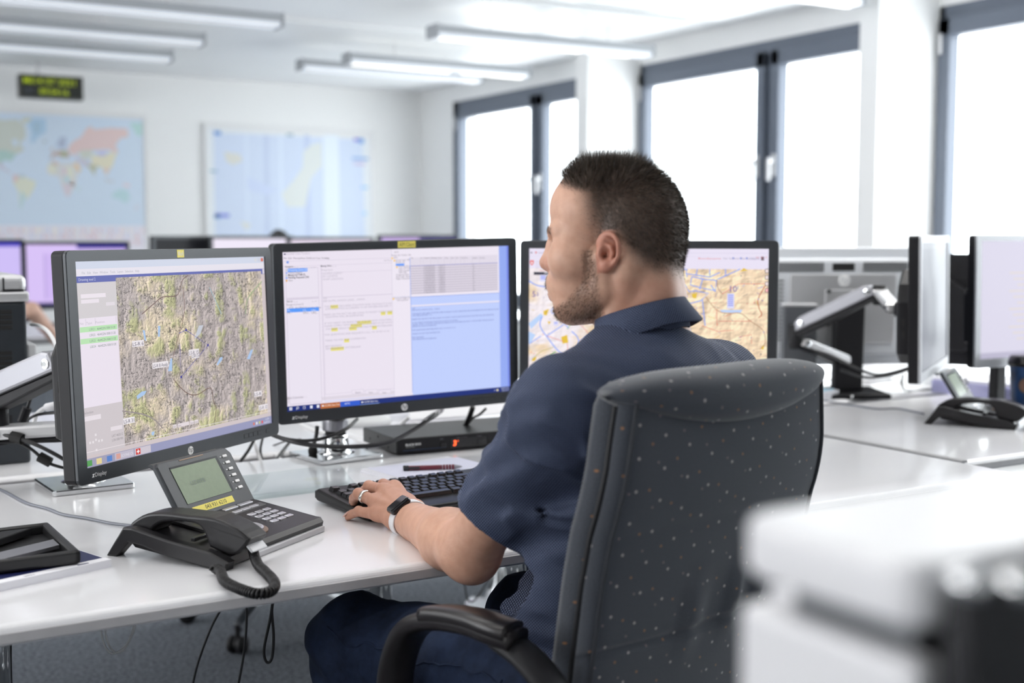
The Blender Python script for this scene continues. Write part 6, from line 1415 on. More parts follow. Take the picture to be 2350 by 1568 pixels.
# skull
H.ell((0, 0, 52), (84, 73, 74)); H.ell((-26, 0, 36), (58, 70, 66), 16); H.ell((30, 0, 58), (52, 64, 58), 18); H.ell((-30, 0, 4), (48, 58, 50), 18)
# face
H.ell((48, 0, 14), (43, 59, 58), 16); H.ell((50, 0, -30), (42, 53, 56), 14)
H.cap((12, 50, -49), (70, 17, -75), 17, 15, 14); H.cap((12, -50, -49), (70, -17, -75), 17, 15, 14); H.cap((66, -15, -75), (66, 15, -75), 17, 17, 10)
H.cap((14, 50, -52), (8, 58, -8), 15, 15, 12); H.cap((14, -50, -52), (8, -58, -8), 15, 15, 12)
H.ell((70, 0, -76), (13, 17, 13), 10)
H.ell((56, 0, -62), (36, 42, 30), 12)
for sy in (1, -1):
    H.ell((54, sy * 41, -6), (22, 18, 20), 24)                # cheek bone
    H.cap((85, sy * 10, 33), (70, sy * 46, 35), 8.5, 8, 12)    # brow
    H.ell((90, sy * 32, 17), (14, 17, 11), 9, 's')             # eye socket
    H.ell((72.5, sy * 31, 17.5), (14.2, 16, 13), 3)            # lids
    H.ell((70, sy * 62, 44), (22, 12, 30), 12, 's') if False else None
# forehead slope
H.ell((50, 0, 64), (36, 48, 36), 16)
# nose
H.cap((86, 0, 28), (94, 0, 14), 8, 8.5, 9); H.cap((94, 0, 14), (106, 0, -8), 8.0, 8.6, 6); H.ell((106, 0, -9.5), (9.5, 9.5, 8), 5); H.cap((84, 0, 8), (90, 0, -10), 15, 15, 10); H.cap((92, 0, -18), (104, 0, -13), 7, 6, 5)
for sy in (1, -1): H.ell((95.5, sy * 12.5, -12), (10, 7.5, 8), 4); H.ell((99, sy * 7, -20), (4.5, 3.0, 3.2), 2, 's')
# mouth region
H.ell((80, 0, -46), (20, 30, 24), 12); H.cap((89, -17, -36), (89, 17, -36), 9, 9, 10)
H.ell((98.5, 0, -43), (9, 17, 6), 3.5); H.ell((84, 20, -47), (9, 10, 5), 5); H.ell((84, -20, -47), (9, 10, 5), 5)
H.ell((95.0, 0, -57.5), (9, 16, 6.0), 3.5)
H.ell((103, 0, -50.2), (14, 21, 2.3), 1.6, 's')
H.ell((92, 0, -69), (7, 18, 4), 6, 's')
# neck
H.cap((-22, 0, -30), (-27, 0, -95), 49, 51, 22); H.cap((-27, 0, -95), (-42, 0, -160), 51, 62, 10)
H.cap((-26, 58, -14), (6, 30, -120), 13, 13, 16); H.cap((-26, -58, -14), (6, -30, -120), 13, 13, 16)   # neck muscles
H.ell((18, 0, -90), (14, 15, 14), 14)                                                            # throat
H.ell((-48, 26, -70), (24, 22, 50), 20); H.ell((-48, -26, -70), (24, 22, 50), 20)
# ears
for sy in (1, -1):
    ey = lambda x: 74 + (14 - x) * 0.42
    hel = [(8, 1), (11.5, 11), (7.5, 20), (-1.5, 24.5), (-11, 21.5), (-17, 12), (-18, 0), (-14, -11), (-6.5, -18)]
    H.ell((-3, sy * 77, 1), (14, 5.5, 20), 5, R=np.array([[math.cos(sy * 0.36), math.sin(sy * 0.36) * 1.0, 0], [-math.sin(sy * 0.36), math.cos(sy * 0.36), 0], [0, 0, 1]]).T)
    H.chain([(x, sy * ey(x), z) for x, z in spline([(a, b, 0) for a, b in hel], 3)[:, :2]], [3.1] * 25, 2.2)
    H.ell((1, sy * 80, -18), (7.5, 4.2, 7), 5)
    H.ell((0, sy * 88, -3), (7, 9, 9), 3, 's'); H.ell((-5, sy * 88, 12), (7.5, 6, 6.5), 4, 's'); H.ell((-12.5, sy * 88, 3), (2.7, 5, 11), 2.5, 's')
    H.chain([(2, sy * 81, 13), (-6.5, sy * 83, 7), (-9.5, sy * 84, -2), (-5.5, sy * 83, -11)], [2.2, 2.5, 2.5, 2.2], 3)
    H.ell((9.5, sy * 79, -3), (4, 4.5, 6), 3); H.ell((-1, sy * 83, -14), (4, 3, 3), 3)
    H.ell((3, sy * 80, -4), (3.4, 8, 4), 1.5, 's')
HV, HQ = H.mesh(); HV = relax(HV, HQ, 3)
HN = vnormals(HV, HQ)
if (HN * (HV - np.array([0, 0, 30]))).sum() < 0: HQ = HQ[:, ::-1]; HN = -HN
x, y, z = HV.T; ay = np.abs(y)
ear = smooth(-8.5, -4, ay - (74 + (14 - x) * 0.42)) * (x < 15) * (x > -26) * (z < 30) * (z > -28) * (ay > 70)
# where the hair grows: limits measured on the photograph (mm from the ear)
front = np.interp(z, [-45, -25, 0, 30, 60, 82, 94, 110], [30, 31, 33, 38, 45, 50, 80, 96])
back_low = np.interp(-x, [-20, 8, 20, 34, 60, 80, 100], [-12, -12, -4, -26, -48, -50, -50])
hair_d = np.minimum(front - x, np.where(x < 14, z - back_low, 200.0))
hair_d = np.where((x > 14) & (z < 0), np.minimum(hair_d, z + 4), hair_d)
hair = smooth(0, 42, hair_d) * (1 - np.clip(ear, 0, 1))
hair_long = smooth(58, 120, z + 0.22 * np.clip(x, 0, 80) - 0.10 * np.clip(-x, 0, 90)) * (hair_d > -2)
# beard: sideburn, jaw, chin, upper lip
cheek = np.interp(x, [0, 20, 34, 50, 66, 84], [0, 0, -22, -44, -58, -66])
beard = smooth(0, 12, cheek - z) * smooth(8, 22, x) * smooth(-98, -86, z) * smooth(-40, -18, x)
beard = np.maximum(beard, smooth(16, 22, x) * smooth(40, 30, x) * smooth(10, 0, z) * (z > -60))
beard *= 1 - 0.0 * ear
must = smooth(26, 18, ay) * smooth(-48, -44, z) * smooth(-25, -30, z) * (x > 74) * 0.75
chin = smooth(30, 20, ay) * smooth(-66, -72, z) * smooth(-97, -88, z) * (x > 60)
beard = np.clip(np.maximum(np.maximum(beard, must), chin), 0, 1) * (1 - np.clip(ear, 0, 1))
lip = np.clip(smooth(22, 15, ay) * smooth(-64.5, -61, z) * smooth(-38.5, -41.5, z) * smooth(88, 93, x), 0, 1)
HEAD = dict(hair=hair, beard=beard, lip=lip, blush=np.clip(np.clip(ear, 0, 1) * 0.9 + 0.5 * smooth(16, 6, np.abs(z + 12)) * (x > 96) + 0.35 * smooth(-30, -50, z) * smooth(10, -20, x), 0, 1))

# hair strands: little tapering blades rooted on the scalp
def strands(V, Q, N, dens, length, direction, n, width, seed, colors, seg=3, curl=0.0):
    r = np.random.default_rng(seed)
    T3 = np.concatenate([Q[:, [0, 1, 2]], Q[:, [0, 2, 3]]])
    A = np.linalg.norm(np.cross(V[T3[:, 1]] - V[T3[:, 0]], V[T3[:, 2]] - V[T3[:, 0]]), axis=1)
    w = A * dens[T3].mean(1); w /= w.sum()
    t = r.choice(len(T3), n, p=w); b = r.dirichlet((1, 1, 1), n)
    P = (V[T3[t]] * b[..., None]).sum(1); Nn = (N[T3[t]] * b[..., None]).sum(1); Nn /= np.linalg.norm(Nn, axis=1)[:, None]
    L = (length[T3[t]] * b).sum(1) * r.uniform(0.6, 1.25, n); D = (direction[T3[t]] * b[..., None]).sum(1)
    D = D + Nn * 1.0 + r.normal(0, 0.16, (n, 3)); D /= np.linalg.norm(D, axis=1)[:, None]
    sd = np.cross(D, r.normal(0, 1, (n, 3))); sd /= np.linalg.norm(sd, axis=1)[:, None]
    bend = r.normal(0, 1, (n, 3)) * curl
    vs = []; fs = []
    base = np.arange(n) * (2 * seg + 1)
    rows = []
    for k in range(seg + 1):
        s_ = k / seg; c = P - Nn * 0.4 + D * (L * s_)[:, None] + bend * (L * s_ * s_)[:, None]
        if k < seg: ww = width * (1 - 0.55 * s_); rows += [c - sd * ww, c + sd * ww]
        else: rows.append(c)
    Vs = np.stack(rows, 1).reshape(-1, 3)
    F4 = []; F3 = []
    for k in range(seg - 1): F4.append(np.stack([base + 2*k, base + 2*k + 1, base + 2*k + 3, base + 2*k + 2], 1))
    F3 = np.stack([base + 2*seg - 2, base + 2*seg - 1, base + 2*seg, base + 2*seg], 1)
    lo, hi = colors; f = r.random(n)[:, None] ** 1.6; C = np.repeat(np.asarray(lo) * (1 - f) + np.asarray(hi) * f, 2 * seg + 1, axis=0)
    return Vs, (np.concatenate(F4) if F4 else np.zeros((0, 4), int)), F3[:, :3], C
# ================================================================== the seated man: body, clothes
BH = rad(14.4)
bf = np.array([-math.sin(BH), math.cos(BH), 0]); bs = np.array([math.cos(BH), math.sin(BH), 0]); bu = np.array([0, 0, 1.0])   # forward, right, up
TC = np.array([1.02, 1.365, 0.0])
def B(r, f, z): return TC + bs * r + bf * f + bu * z
SL, SR = B(-0.168, -0.012, 1.0), B(0.172, -0.012, 1.002)
EL = PD(1078, 1262, 1.755); WL = PD(936, 1189, 2.0)
ER, WR = np.array([1.285, 1.58, 0.79]), np.array([1.235, 1.85, 0.788])
NB = np.array([1.030, 1.372, 1.075])

def arm_field(S, E, W, dors, hand_fn, lo, hi, h):
    F = Field(lo, hi, h)
    a = (W - E) / np.linalg.norm(W - E)
    F.cap(S, S + (E - S) * 0.5, 0.040, 0.041); F.cap(S + (E - S) * 0.5, E, 0.041, 0.043, 0.01)
    F.cap(E, E + (W - E) * 0.30, 0.042, 0.0435, 0.02); F.cap(E + (W - E) * 0.30, W - a * 0.03, 0.0435, 0.0285, 0.02); F.cap(W - a * 0.05, W + a * 0.012, 0.029, 0.0275, 0.012, flat=(dors, 1.30))
    F.ell(E + np.array([0, -0.012, -0.014]), (0.028, 0.028, 0.028), 0.02)
    hand_fn(F); return F
aL = (WL - EL) / np.linalg.norm(WL - EL)
lat = np.cross([0, 0, 1.0], aL); lat /= np.linalg.norm(lat); upL = np.cross(aL, lat)
dorL = upL * math.cos(rad(36)) + lat * math.sin(rad(36)); widL = np.cross(aL, dorL)
K = dict(I=PD(906, 1121, 2.088), M=PD(881, 1127, 2.078), R=PD(859, 1151, 2.060), P=PD(864, 1181, 2.038))
FN = dict(I=[K['I'], PD(880, 1113, 2.128), PD(869, 1119, 2.152), PD(866, 1132, 2.165)], M=[K['M'], PD(847, 1117, 2.115), PD(837, 1126, 2.138), PD(836, 1138, 2.148)],
          R=[K['R'], PD(823, 1134, 2.088), PD(812, 1144, 2.112), PD(812, 1155, 2.124)], P=[K['P'], PD(824, 1174, 2.062), PD(808, 1180, 2.074), PD(799, 1187, 2.080)])
TH = [PD(952, 1172, 2.015), PD(938, 1153, 2.06), PD(918, 1150, 2.10), PD(902, 1152, 2.125)]
def hand_from(F, W, fingers, thumb, dors):
    rr = dict(I=(0.0118, 0.0098, 0.0083, 0.0070), M=(0.0122, 0.0100, 0.0085, 0.0072), R=(0.0116, 0.0096, 0.0081, 0.0068), P=(0.0108, 0.0084, 0.0072, 0.0061))
    for n in 'IMRP':
        F.cap(W, fingers[n][0], 0.0175, rr[n][0] * 1.04, 0.010)
    for n, m_ in (('I', 'M'), ('M', 'R'), ('R', 'P')): F.cap(fingers[n][0] - (fingers[n][0] - W) * 0.1, fingers[m_][0] - (fingers[m_][0] - W) * 0.1, 0.0105, 0.0105, 0.008)
    pp_ = W + (fingers['P'][0] - W) * 0.45; F.ell(pp_ - dors * 0.008, (0.019, 0.019, 0.017), 0.012)
    for n in 'IMRP':
        p = fingers[n]; q = rr[n]
        F.cap(p[0], p[1], q[0] * 0.93, q[1], 0.004); F.cap(p[1], p[2], q[1] * 0.99, q[2], 0.0025); F.cap(p[2], p[3], q[2], q[3], 0.0025)
        F.ell(p[0] + dors * 0.0035, (q[0] * 0.85,) * 3, 0.006); F.ell(p[1] + dors * 0.0012, (q[1] * 0.95,) * 3, 0.003)
        F.cap(W + (p[0] - W) * 0.25 + dors * 0.0145, p[0] + dors * 0.0085, 0.0028, 0.0032, 0.006)      # tendon
    F.cap(W, thumb[0], 0.018, 0.0165, 0.012); F.cap(thumb[0], thumb[1], 0.0165, 0.0125, 0.010); F.cap(thumb[1], thumb[2], 0.0122, 0.0105, 0.004); F.cap(thumb[2], thumb[3], 0.0105, 0.0085, 0.003)
    F.cap(thumb[1], fingers['I'][0], 0.008, 0.008, 0.012)
AF = arm_field(SL, EL, WL, dorL, lambda F: hand_from(F, WL, FN, TH, dorL), (0.56, 1.24, 0.70), (0.93, 1.99, 1.06), 0.0024)
ALV, ALQ = AF.mesh(); ALV = relax(ALV, ALQ, 1)
HF = Field(*(lambda c: (c - 0.115, c + 0.115))(WL + (K['M'] - WL) * 0.75), 0.00135)      # the hand again, finer
aa = HF
aa.cap(WL - aL * 0.10, WL - aL * 0.03, 0.0385, 0.0285, 0); aa.cap(WL - aL * 0.05, WL + aL * 0.012, 0.029, 0.0275, 0.012, flat=(dorL, 1.30)); hand_from(aa, WL, FN, TH, dorL)
# cut both at one plane across the forearm so that they meet
cutp = WL - aL * 0.012
AF.halfspace(cutp, aL); ALV, ALQ = AF.mesh(); ALV = relax(ALV, ALQ, 2)
HF.halfspace(cutp - aL * 0.004, -aL); HLV, HLQ = HF.mesh(); HLV = relax(HLV, HLQ, 2)
# right arm, same build, hand on the right half of the keyboard
aR = (WR - ER) / np.linalg.norm(WR - ER); dorR = np.array([0.25, 0, 0.97])
def rp(f, s_, z): return WR + np.array([-0.10, 0.99, 0]) * f + np.array([0.99, 0.10, 0]) * s_ + np.array([0, 0, z])
FR = dict(I=[rp(.085, -.028, .012), rp(.122, -.030, .012), rp(.142, -.031, -.002), rp(.150, -.031, -.014)], M=[rp(.088, -.008, .012), rp(.130, -.008, .013), rp(.152, -.008, -.002), rp(.160, -.008, -.014)],
          R=[rp(.083, .012, .009), rp(.122, .014, .011), rp(.143, .015, -.003), rp(.151, .015, -.015)], P=[rp(.074, .030, .004), rp(.104, .034, .005), rp(.120, .036, -.006), rp(.128, .037, -.016)])
TR_ = [rp(.02, -.028, -.004), rp(.055, -.046, -.006), rp(.085, -.052, -.010), rp(.105, -.050, -.014)]
RF = arm_field(SR, ER, WR, dorR, lambda F: hand_from(F, WR, FR, TR_, dorR), (1.08, 1.30, 0.70), (1.37, 2.06, 1.07), 0.0026)
ARV, ARQ = RF.mesh(); ARV = relax(ARV, ARQ, 1)
# inner trunk that joins them under the shirt
CF = Field((0.74, 1.15, 0.50), (1.32, 1.60, 1.12), 0.008)
CF.ell(B(0, 0.01, 0.88), (0.10, 0.085, 0.16), R=np.stack([bs, bf, bu], 1)); CF.cap(SL, SR, 0.045, 0.045, 0.05); CF.cap(NB - [0, 0, 0.12], NB + [0, 0, 0.03], 0.05, 0.045, 0.04); CF.cap(B(0, 0.07, 0.62), B(0, 0.03, 0.8), 0.085, 0.085, 0.05)
COV, COQ = CF.mesh()
HWV = head_to_world(HV)
BV, BQ = join_vq([(HWV, HQ), (HLV, HLQ), (ALV, ALQ), (ARV, ARQ), (COV, COQ)])
nrest = len(BV) - len(HWV)
at = {k: np.concatenate([v, np.zeros(nrest)]) for k, v in HEAD.items()}
at['blush'][len(HWV):len(HWV) + len(HLV)] = 0.45
at['blush'][len(HWV) + len(HLV):] = 0.12

# skin
sk = bpy.data.materials.new('tanned_skin'); sk.use_nodes = True
nt = sk.node_tree; b = nt.nodes['Principled BSDF']
def amix(nt, prev, attr, col, fac=1.0):
    a = nt.nodes.new('ShaderNodeAttribute'); a.attribute_name = attr
    mlt = nt.nodes.new('ShaderNodeMath'); mlt.operation = 'MULTIPLY'; mlt.inputs[1].default_value = fac; nt.links.new(a.outputs['Fac'], mlt.inputs[0])
    m = nt.nodes.new('ShaderNodeMix'); m.data_type = 'RGBA'; nt.links.new(mlt.outputs[0], m.inputs[0]); nt.links.new(prev, m.inputs[6]); m.inputs[7].default_value = (*col, 1)
    return m.outputs[2]
tc = nt.nodes.new('ShaderNodeTexCoord'); n1 = nt.nodes.new('ShaderNodeTexNoise'); n1.inputs['Scale'].default_value = 55; n1.inputs['Detail'].default_value = 5; nt.links.new(tc.outputs['Object'], n1.inputs['Vector'])
rp_ = nt.nodes.new('ShaderNodeValToRGB'); rp_.color_ramp.elements[0].position = 0.3; rp_.color_ramp.elements[0].color = (0.52, 0.295, 0.205, 1); rp_.color_ramp.elements[1].position = 0.7; rp_.color_ramp.elements[1].color = (0.62, 0.37, 0.265, 1); nt.links.new(n1.outputs['Fac'], rp_.inputs[0])
o_ = amix(nt, rp_.outputs[0], 'blush', (0.42, 0.155, 0.105), 0.8); o_ = amix(nt, o_, 'lip', (0.40, 0.13, 0.11), 0.8); o_ = amix(nt, o_, 'beard', (0.10, 0.062, 0.042), 0.42); o_ = amix(nt, o_, 'hair', (0.030, 0.023, 0.019), 0.86)
nt.links.new(o_, b.inputs['Base Color']); b.inputs['Roughness'].default_value = 0.46; b.inputs['Specular IOR Level'].default_value = 0.42
b.inputs['Subsurface Weight'].default_value = 0.12; b.inputs['Subsurface Radius'].default_value = (0.9, 0.35, 0.2); b.inputs['Subsurface Scale'].default_value = 0.006
n2 = nt.nodes.new('ShaderNodeTexNoise'); n2.inputs['Scale'].default_value = 420; n2.inputs['Detail'].default_value = 3; nt.links.new(tc.outputs['Object'], n2.inputs['Vector'])
bp = nt.nodes.new('ShaderNodeBump'); bp.inputs['Strength'].default_value = 0.25; bp.inputs['Distance'].default_value = 0.0012; nt.links.new(n2.outputs['Fac'], bp.inputs['Height']); nt.links.new(bp.outputs['Normal'], b.inputs['Normal'])
man = thing('person', 'man with short dark hair and navy dotted shirt typing at the desk', 'person', B(0, 0.1, 0.0))
body = soft_mesh('body', BV, BQ, sk, man, at)
# eyes
for sy in (1, -1):
    e = MB(); c_ = head_to_world([[73.0, sy * 31, 17.5]])[0]; fwd = HA[:, 0]; X = fwd; Y = HA[:, 1]; Z = HA[:, 2]
    e.add(lathe([(0.0001, -0.0125), (0.006, -0.011), (0.0105, -0.006), (0.0122, 0.0), (0.0112, 0.0055), (0.0072, 0.0103)], 20), 0, True, M=frame_M(c_ + X * 0.0036, Y, Z, X)); e.add(lathe([(0.0072, 0.0103), (0.0052, 0.0117), (0.0022, 0.0128), (0.0001, 0.0129)], 20), 1, True, M=frame_M(c_ + X * 0.0036, Y, Z, X))
    e.build('eye', [mat('eye_white', (0.7, 0.67, 0.64), 0.2), mat('iris_brown', (0.07, 0.045, 0.03), 0.15)], man, world=True)
# hair
def to_obj_col(name, Vs, F4, F3, C, m):
    V = head_to_world(Vs); M = np.array(mw(man).inverted()); V = V @ M[:3, :3].T + M[:3, 3]
    me = bpy.data.meshes.new(name); nq, n3 = len(F4), len(F3)
    me.vertices.add(len(V)); me.vertices.foreach_set('co', V.astype(np.float32).ravel())
    lv = np.concatenate([F4.ravel(), F3.ravel()]); me.loops.add(len(lv)); me.loops.foreach_set('vertex_index', lv.astype(np.int32))
    me.polygons.add(nq + n3); me.polygons.foreach_set('loop_start', np.concatenate([np.arange(nq) * 4, nq * 4 + np.arange(n3) * 3]).astype(np.int32)); me.update(calc_edges=True)
    at_ = me.attributes.new('Col', 'FLOAT_COLOR', 'POINT'); at_.data.foreach_set('color', np.concatenate([C, np.ones((len(C), 1))], 1).astype(np.float32).ravel())
    me.materials.append(m); o = bpy.data.objects.new(name, me); COL.objects.link(o); o.parent = man; o['kind'] = 'stuff'
    return o
hair_m = attr_mat('hair_strand', 0.42, spec=0.5)
x, y, z = HV.T
top_c = np.stack([0.62 * smooth(10, 62, x) - 0.35, 0 * x, 0.9 + 0 * x], 1); side_c = np.stack([-0.55 + 0 * x, 0 * x, -0.9 + 0 * x], 1)
comb = side_c * (1 - hair_long)[:, None] + top_c * hair_long[:, None]
wh = np.exp(-(((x + 58) / 30) ** 2 + ((z - 96) / 32) ** 2)); comb = comb * (1 - 0.8 * wh[:, None]) + wh[:, None] * np.stack([-0.9 + 0 * x, 0.6 * np.sin(z / 6.0 + y / 9.0), -0.55 + 0 * x], 1)
leng = 2.2 + 4.2 * smooth(10, 60, hair_d) + 11.0 * hair_long
Vs, F4, F3, C = strands(HV, HQ, HN, hair * (0.35 + 0.65 * hair), leng, comb, 34000, 0.20, 1, ((0.012, 0.0095, 0.0085), (0.13, 0.092, 0.064)), 3, 0.18)
to_obj_col('hair', Vs, F4, F3, C, hair_m)
down = np.stack([0.35 + 0 * x, 0 * x, -1.0 + 0 * x], 1)
Vs, F4, F3, C = strands(HV, HQ, HN, beard, 4.2 + 0 * x, down, 9000, 0.15, 2, ((0.035, 0.022, 0.015), (0.24, 0.145, 0.085)), 2, 0.15)
to_obj_col('beard', Vs, F4, F3, C, hair_m)
brow = smooth(7, 2, np.abs(z - 36 + 0.10 * (np.abs(y) - 25))) * (np.abs(y) > 10) * (np.abs(y) < 54) * (x > 66)
Vs, F4, F3, C = strands(HV, HQ, HN, brow, 4.5 + 0 * x, np.stack([-0.8 + 0 * x, np.sign(y) * 0.9, 0.15 + 0 * x], 1), 900, 0.14, 3, ((0.03, 0.02, 0.014), (0.15, 0.10, 0.06)), 2, 0.1)
to_obj_col('eyebrow', Vs, F4, F3, C, hair_m)

# ------------------------------------------------------------------ dotted cloth
def dotted_cloth(name, base, dot, pitch, rad_, rough=0.8, bumps=900):
    m = bpy.data.materials.new(name); m.use_nodes = True; nt = m.node_tree; b = nt.nodes['Principled BSDF']; b.inputs['Roughness'].default_value = rough; b.inputs['Specular IOR Level'].default_value = 0.25
    b.inputs['Sheen Weight'].default_value = 0.0
    uv = nt.nodes.new('ShaderNodeUVMap'); uv.uv_map = 'uv'
    sc = nt.nodes.new('ShaderNodeVectorMath'); sc.operation = 'SCALE'; sc.inputs['Scale'].default_value = 1 / pitch; nt.links.new(uv.outputs[0], sc.inputs[0])
    ds = []
    for off in ((0, 0, 0), (0.5, 0.5, 0)):
        ad = nt.nodes.new('ShaderNodeVectorMath'); ad.operation = 'ADD'; ad.inputs[1].default_value = off; nt.links.new(sc.outputs[0], ad.inputs[0])
        fr = nt.nodes.new('ShaderNodeVectorMath'); fr.operation = 'FRACTION'; nt.links.new(ad.outputs[0], fr.inputs[0])
        sb = nt.nodes.new('ShaderNodeVectorMath'); sb.operation = 'SUBTRACT'; sb.inputs[1].default_value = (0.5, 0.5, 0); nt.links.new(fr.outputs[0], sb.inputs[0])
        le = nt.nodes.new('ShaderNodeVectorMath'); le.operation = 'LENGTH'; nt.links.new(sb.outputs[0], le.inputs[0]); ds.append(le)
    mn = nt.nodes.new('ShaderNodeMath'); mn.operation = 'MINIMUM'; nt.links.new(ds[0].outputs['Value'], mn.inputs[0]); nt.links.new(ds[1].outputs['Value'], mn.inputs[1])
    mr = nt.nodes.new('ShaderNodeMapRange'); mr.inputs['From Min'].default_value = rad_ * 0.75; mr.inputs['From Max'].default_value = rad_ * 1.25; mr.inputs['To Min'].default_value = 1; mr.inputs['To Max'].default_value = 0; nt.links.new(mn.outputs[0], mr.inputs['Value'])
    mx = nt.nodes.new('ShaderNodeMix'); mx.data_type = 'RGBA'; mx.inputs[6].default_value = (*base, 1); mx.inputs[7].default_value = (*dot, 1); nt.links.new(mr.outputs[0], mx.inputs[0]); nt.links.new(mx.outputs[2], b.inputs['Base Color'])
    return m
def drape_uv(V, Q):
    """cloth grain laid on from one diagonal of the trunk, the rest from the two others"""
    D = np.array([-0.62, -0.76, 0.18]); D /= np.linalg.norm(D); A = np.cross([0, 0, 1.0], D); A /= np.linalg.norm(A); U = np.cross(D, A)
    N = np.cross(V[Q[:, 2]] - V[Q[:, 0]], V[Q[:, 3]] - V[Q[:, 1]]); N /= np.linalg.norm(N, axis=1)[:, None] + 1e-12
    P = V[Q]; uv = np.stack([P @ A, P @ U], -1); m = np.abs(N @ D) < 0.22; mu = m & (np.abs(N @ U) > np.abs(N @ A)); ml = m & ~mu
    uv[mu] = np.stack([P[mu] @ A, P[mu] @ D], -1); uv[ml] = np.stack([P[ml] @ D, P[ml] @ U], -1)
    return uv.reshape(-1, 2)
shirt_m = dotted_cloth('navy_dotted_shirt', (0.0085, 0.0125, 0.031), (0.17, 0.21, 0.33), 0.0042, 0.19)
def ripple(X, Y, Z, seed, freq, n=7):
    r = np.random.default_rng(seed); out = 0
    for k in range(n):
        v = r.normal(0, 1, 3); v /= np.linalg.norm(v); f = freq * r.uniform(0.6, 1.6); ph_ = r.uniform(0, 6.28)
        out = out + np.sin(f * (v[0] * X + v[1] * Y + v[2] * Z) + ph_ + 0.8 * np.sin(0.6 * f * (v[1] * X - v[0] * Y + v[2] * Z)))
    return out / n
SF = Field((0.74, 1.16, 0.44), (1.36, 1.66, 1.15), 0.0042)
Rb = np.stack([bs, bf, bu], 1)
SF.ell(B(0, 0.0, 0.92), (0.165, 0.120, 0.17), R=Rb); SF.ell(B(0, 0.045, 0.72), (0.155, 0.112, 0.20), 0.06, R=Rb); SF.ell(B(0, 0.085, 0.58), (0.168, 0.125, 0.13), 0.06, R=Rb)
SF.ell(B(0, 0.075, 0.70), (0.13, 0.105, 0.10), 0.05, R=Rb)
SF.cap(SL + [0.01, 0, -0.012], SR + [-0.01, 0, -0.012], 0.062, 0.062, 0.05)
SF.cap(NB + [0, -0.006, -0.035], SL + [0.0, 0, 0.006], 0.066, 0.050, 0.045); SF.cap(NB + [0, -0.006, -0.035], SR + [0, 0, 0.006], 0.066, 0.050, 0.045)
SF.ell(B(0, -0.065, 0.98), (0.15, 0.06, 0.085), 0.05, R=Rb)
HL = PD(1133, 1192, 1.70); HR = SR + (ER - SR) * 0.72
hemL = (HL - SL) / np.linalg.norm(HL - SL)
SF.cap(SL, HL + hemL * 0.02, 0.058, 0.063, 0.03); SF.cap(SR, HR + (HR - SR) * 0.1, 0.058, 0.060, 0.03)
X, Y, Z = SF.coords()
# gathers: broad soft folds, deeper under the arm and at the waist
wv = ripple(X, Y, Z, 5, 38); wv2 = ripple(X, Y, Z, 8, 75)
fold = 0.008 * wv + 0.002 * np.abs(wv2) - 0.0042 * np.exp(-((wv2 - 0.15 + 0.3 * wv) / 0.17) ** 2) * smooth(1.08, 1.0, Z)
arm_d = np.sqrt((X - SL[0] - 0.02) ** 2 + (Y - SL[1] - 0.01) ** 2 + (Z - SL[2] + 0.11) ** 2)
hl_ = (PD(1133, 1192, 1.70) - SL); hl_ /= np.linalg.norm(hl_); sd_ = (X - SL[0]) * hl_[0] + (Y - SL[1]) * hl_[1] + (Z - SL[2]) * hl_[2]
seam_d = sd_ - 0.012 - 0.30 * ((X - SL[0]) * bs[0] + (Y - SL[1]) * bs[1]); nearS = ((X - SL[0]) ** 2 + (Y - SL[1]) ** 2 + (Z - SL[2]) ** 2 < 0.13 ** 2) & (X < SL[0] + 0.07)
fold = fold - np.where(nearS, 0.0035 * smooth(-0.002, 0.005, seam_d) * smooth(0.09, 0.03, seam_d), 0)
fold = fold + 0.0055 * np.exp(-(arm_d / 0.11) ** 2) * np.sin((Z * 0.9 + Y * 0.5 + X * 0.4) * 165)
fold = fold + 0.005 * np.exp(-((Z - 0.66) / 0.06) ** 2) * np.sin((Z + 0.25 * Y) * 150 + 2 * np.sin(X * 22))
SF.F += fold.astype(np.float32)
# sleeve openings
def cutsleeve(F, p, n, q):
    X, Y, Z = F.coords(); d = (X - p[0]) * n[0] + (Y - p[1]) * n[1] + (Z - p[2]) * n[2]; near = ((X - q[0]) ** 2 + (Y - q[1]) ** 2 + (Z - q[2]) ** 2) < 0.125 ** 2
    F.F = np.where(near, np.maximum(F.F, d), F.F).astype(np.float32)
v1 = ray(1067, 1152); v2 = ray(1178, 1248)
nh = np.cross(v1, v2); nh /= np.linalg.norm(nh); nh = nh if nh @ hemL > 0 else -nh
nh = nh * 0.8 + hemL * 0.35; nh /= np.linalg.norm(nh)
cutsleeve(SF, PD(1123, 1199, 1.70), nh, HL + hemL * 0.03)
nR = (ER - SR) / np.linalg.norm(ER - SR); cutsleeve(SF, HR, nR, HR + nR * 0.05)
SF.cap(SL + hemL * 0.225, HL + hemL * 0.05, 0.048, 0.0555, 0, 's'); SF.cap(SR + nR * 0.14, HR + nR * 0.05, 0.050, 0.056, 0, 's')
SF.halfspace((0, 0, 0.50), (0, 0, -1))
SF.ell(NB + [0.004, 0.006, 0.035], (0.051, 0.053, 0.050), 0, 's')
SV, SQ = SF.mesh(); SV = relax(SV, SQ, 2)
shirt = soft_mesh('shirt', SV, SQ, shirt_m, man, uv=drape_uv(SV, SQ))
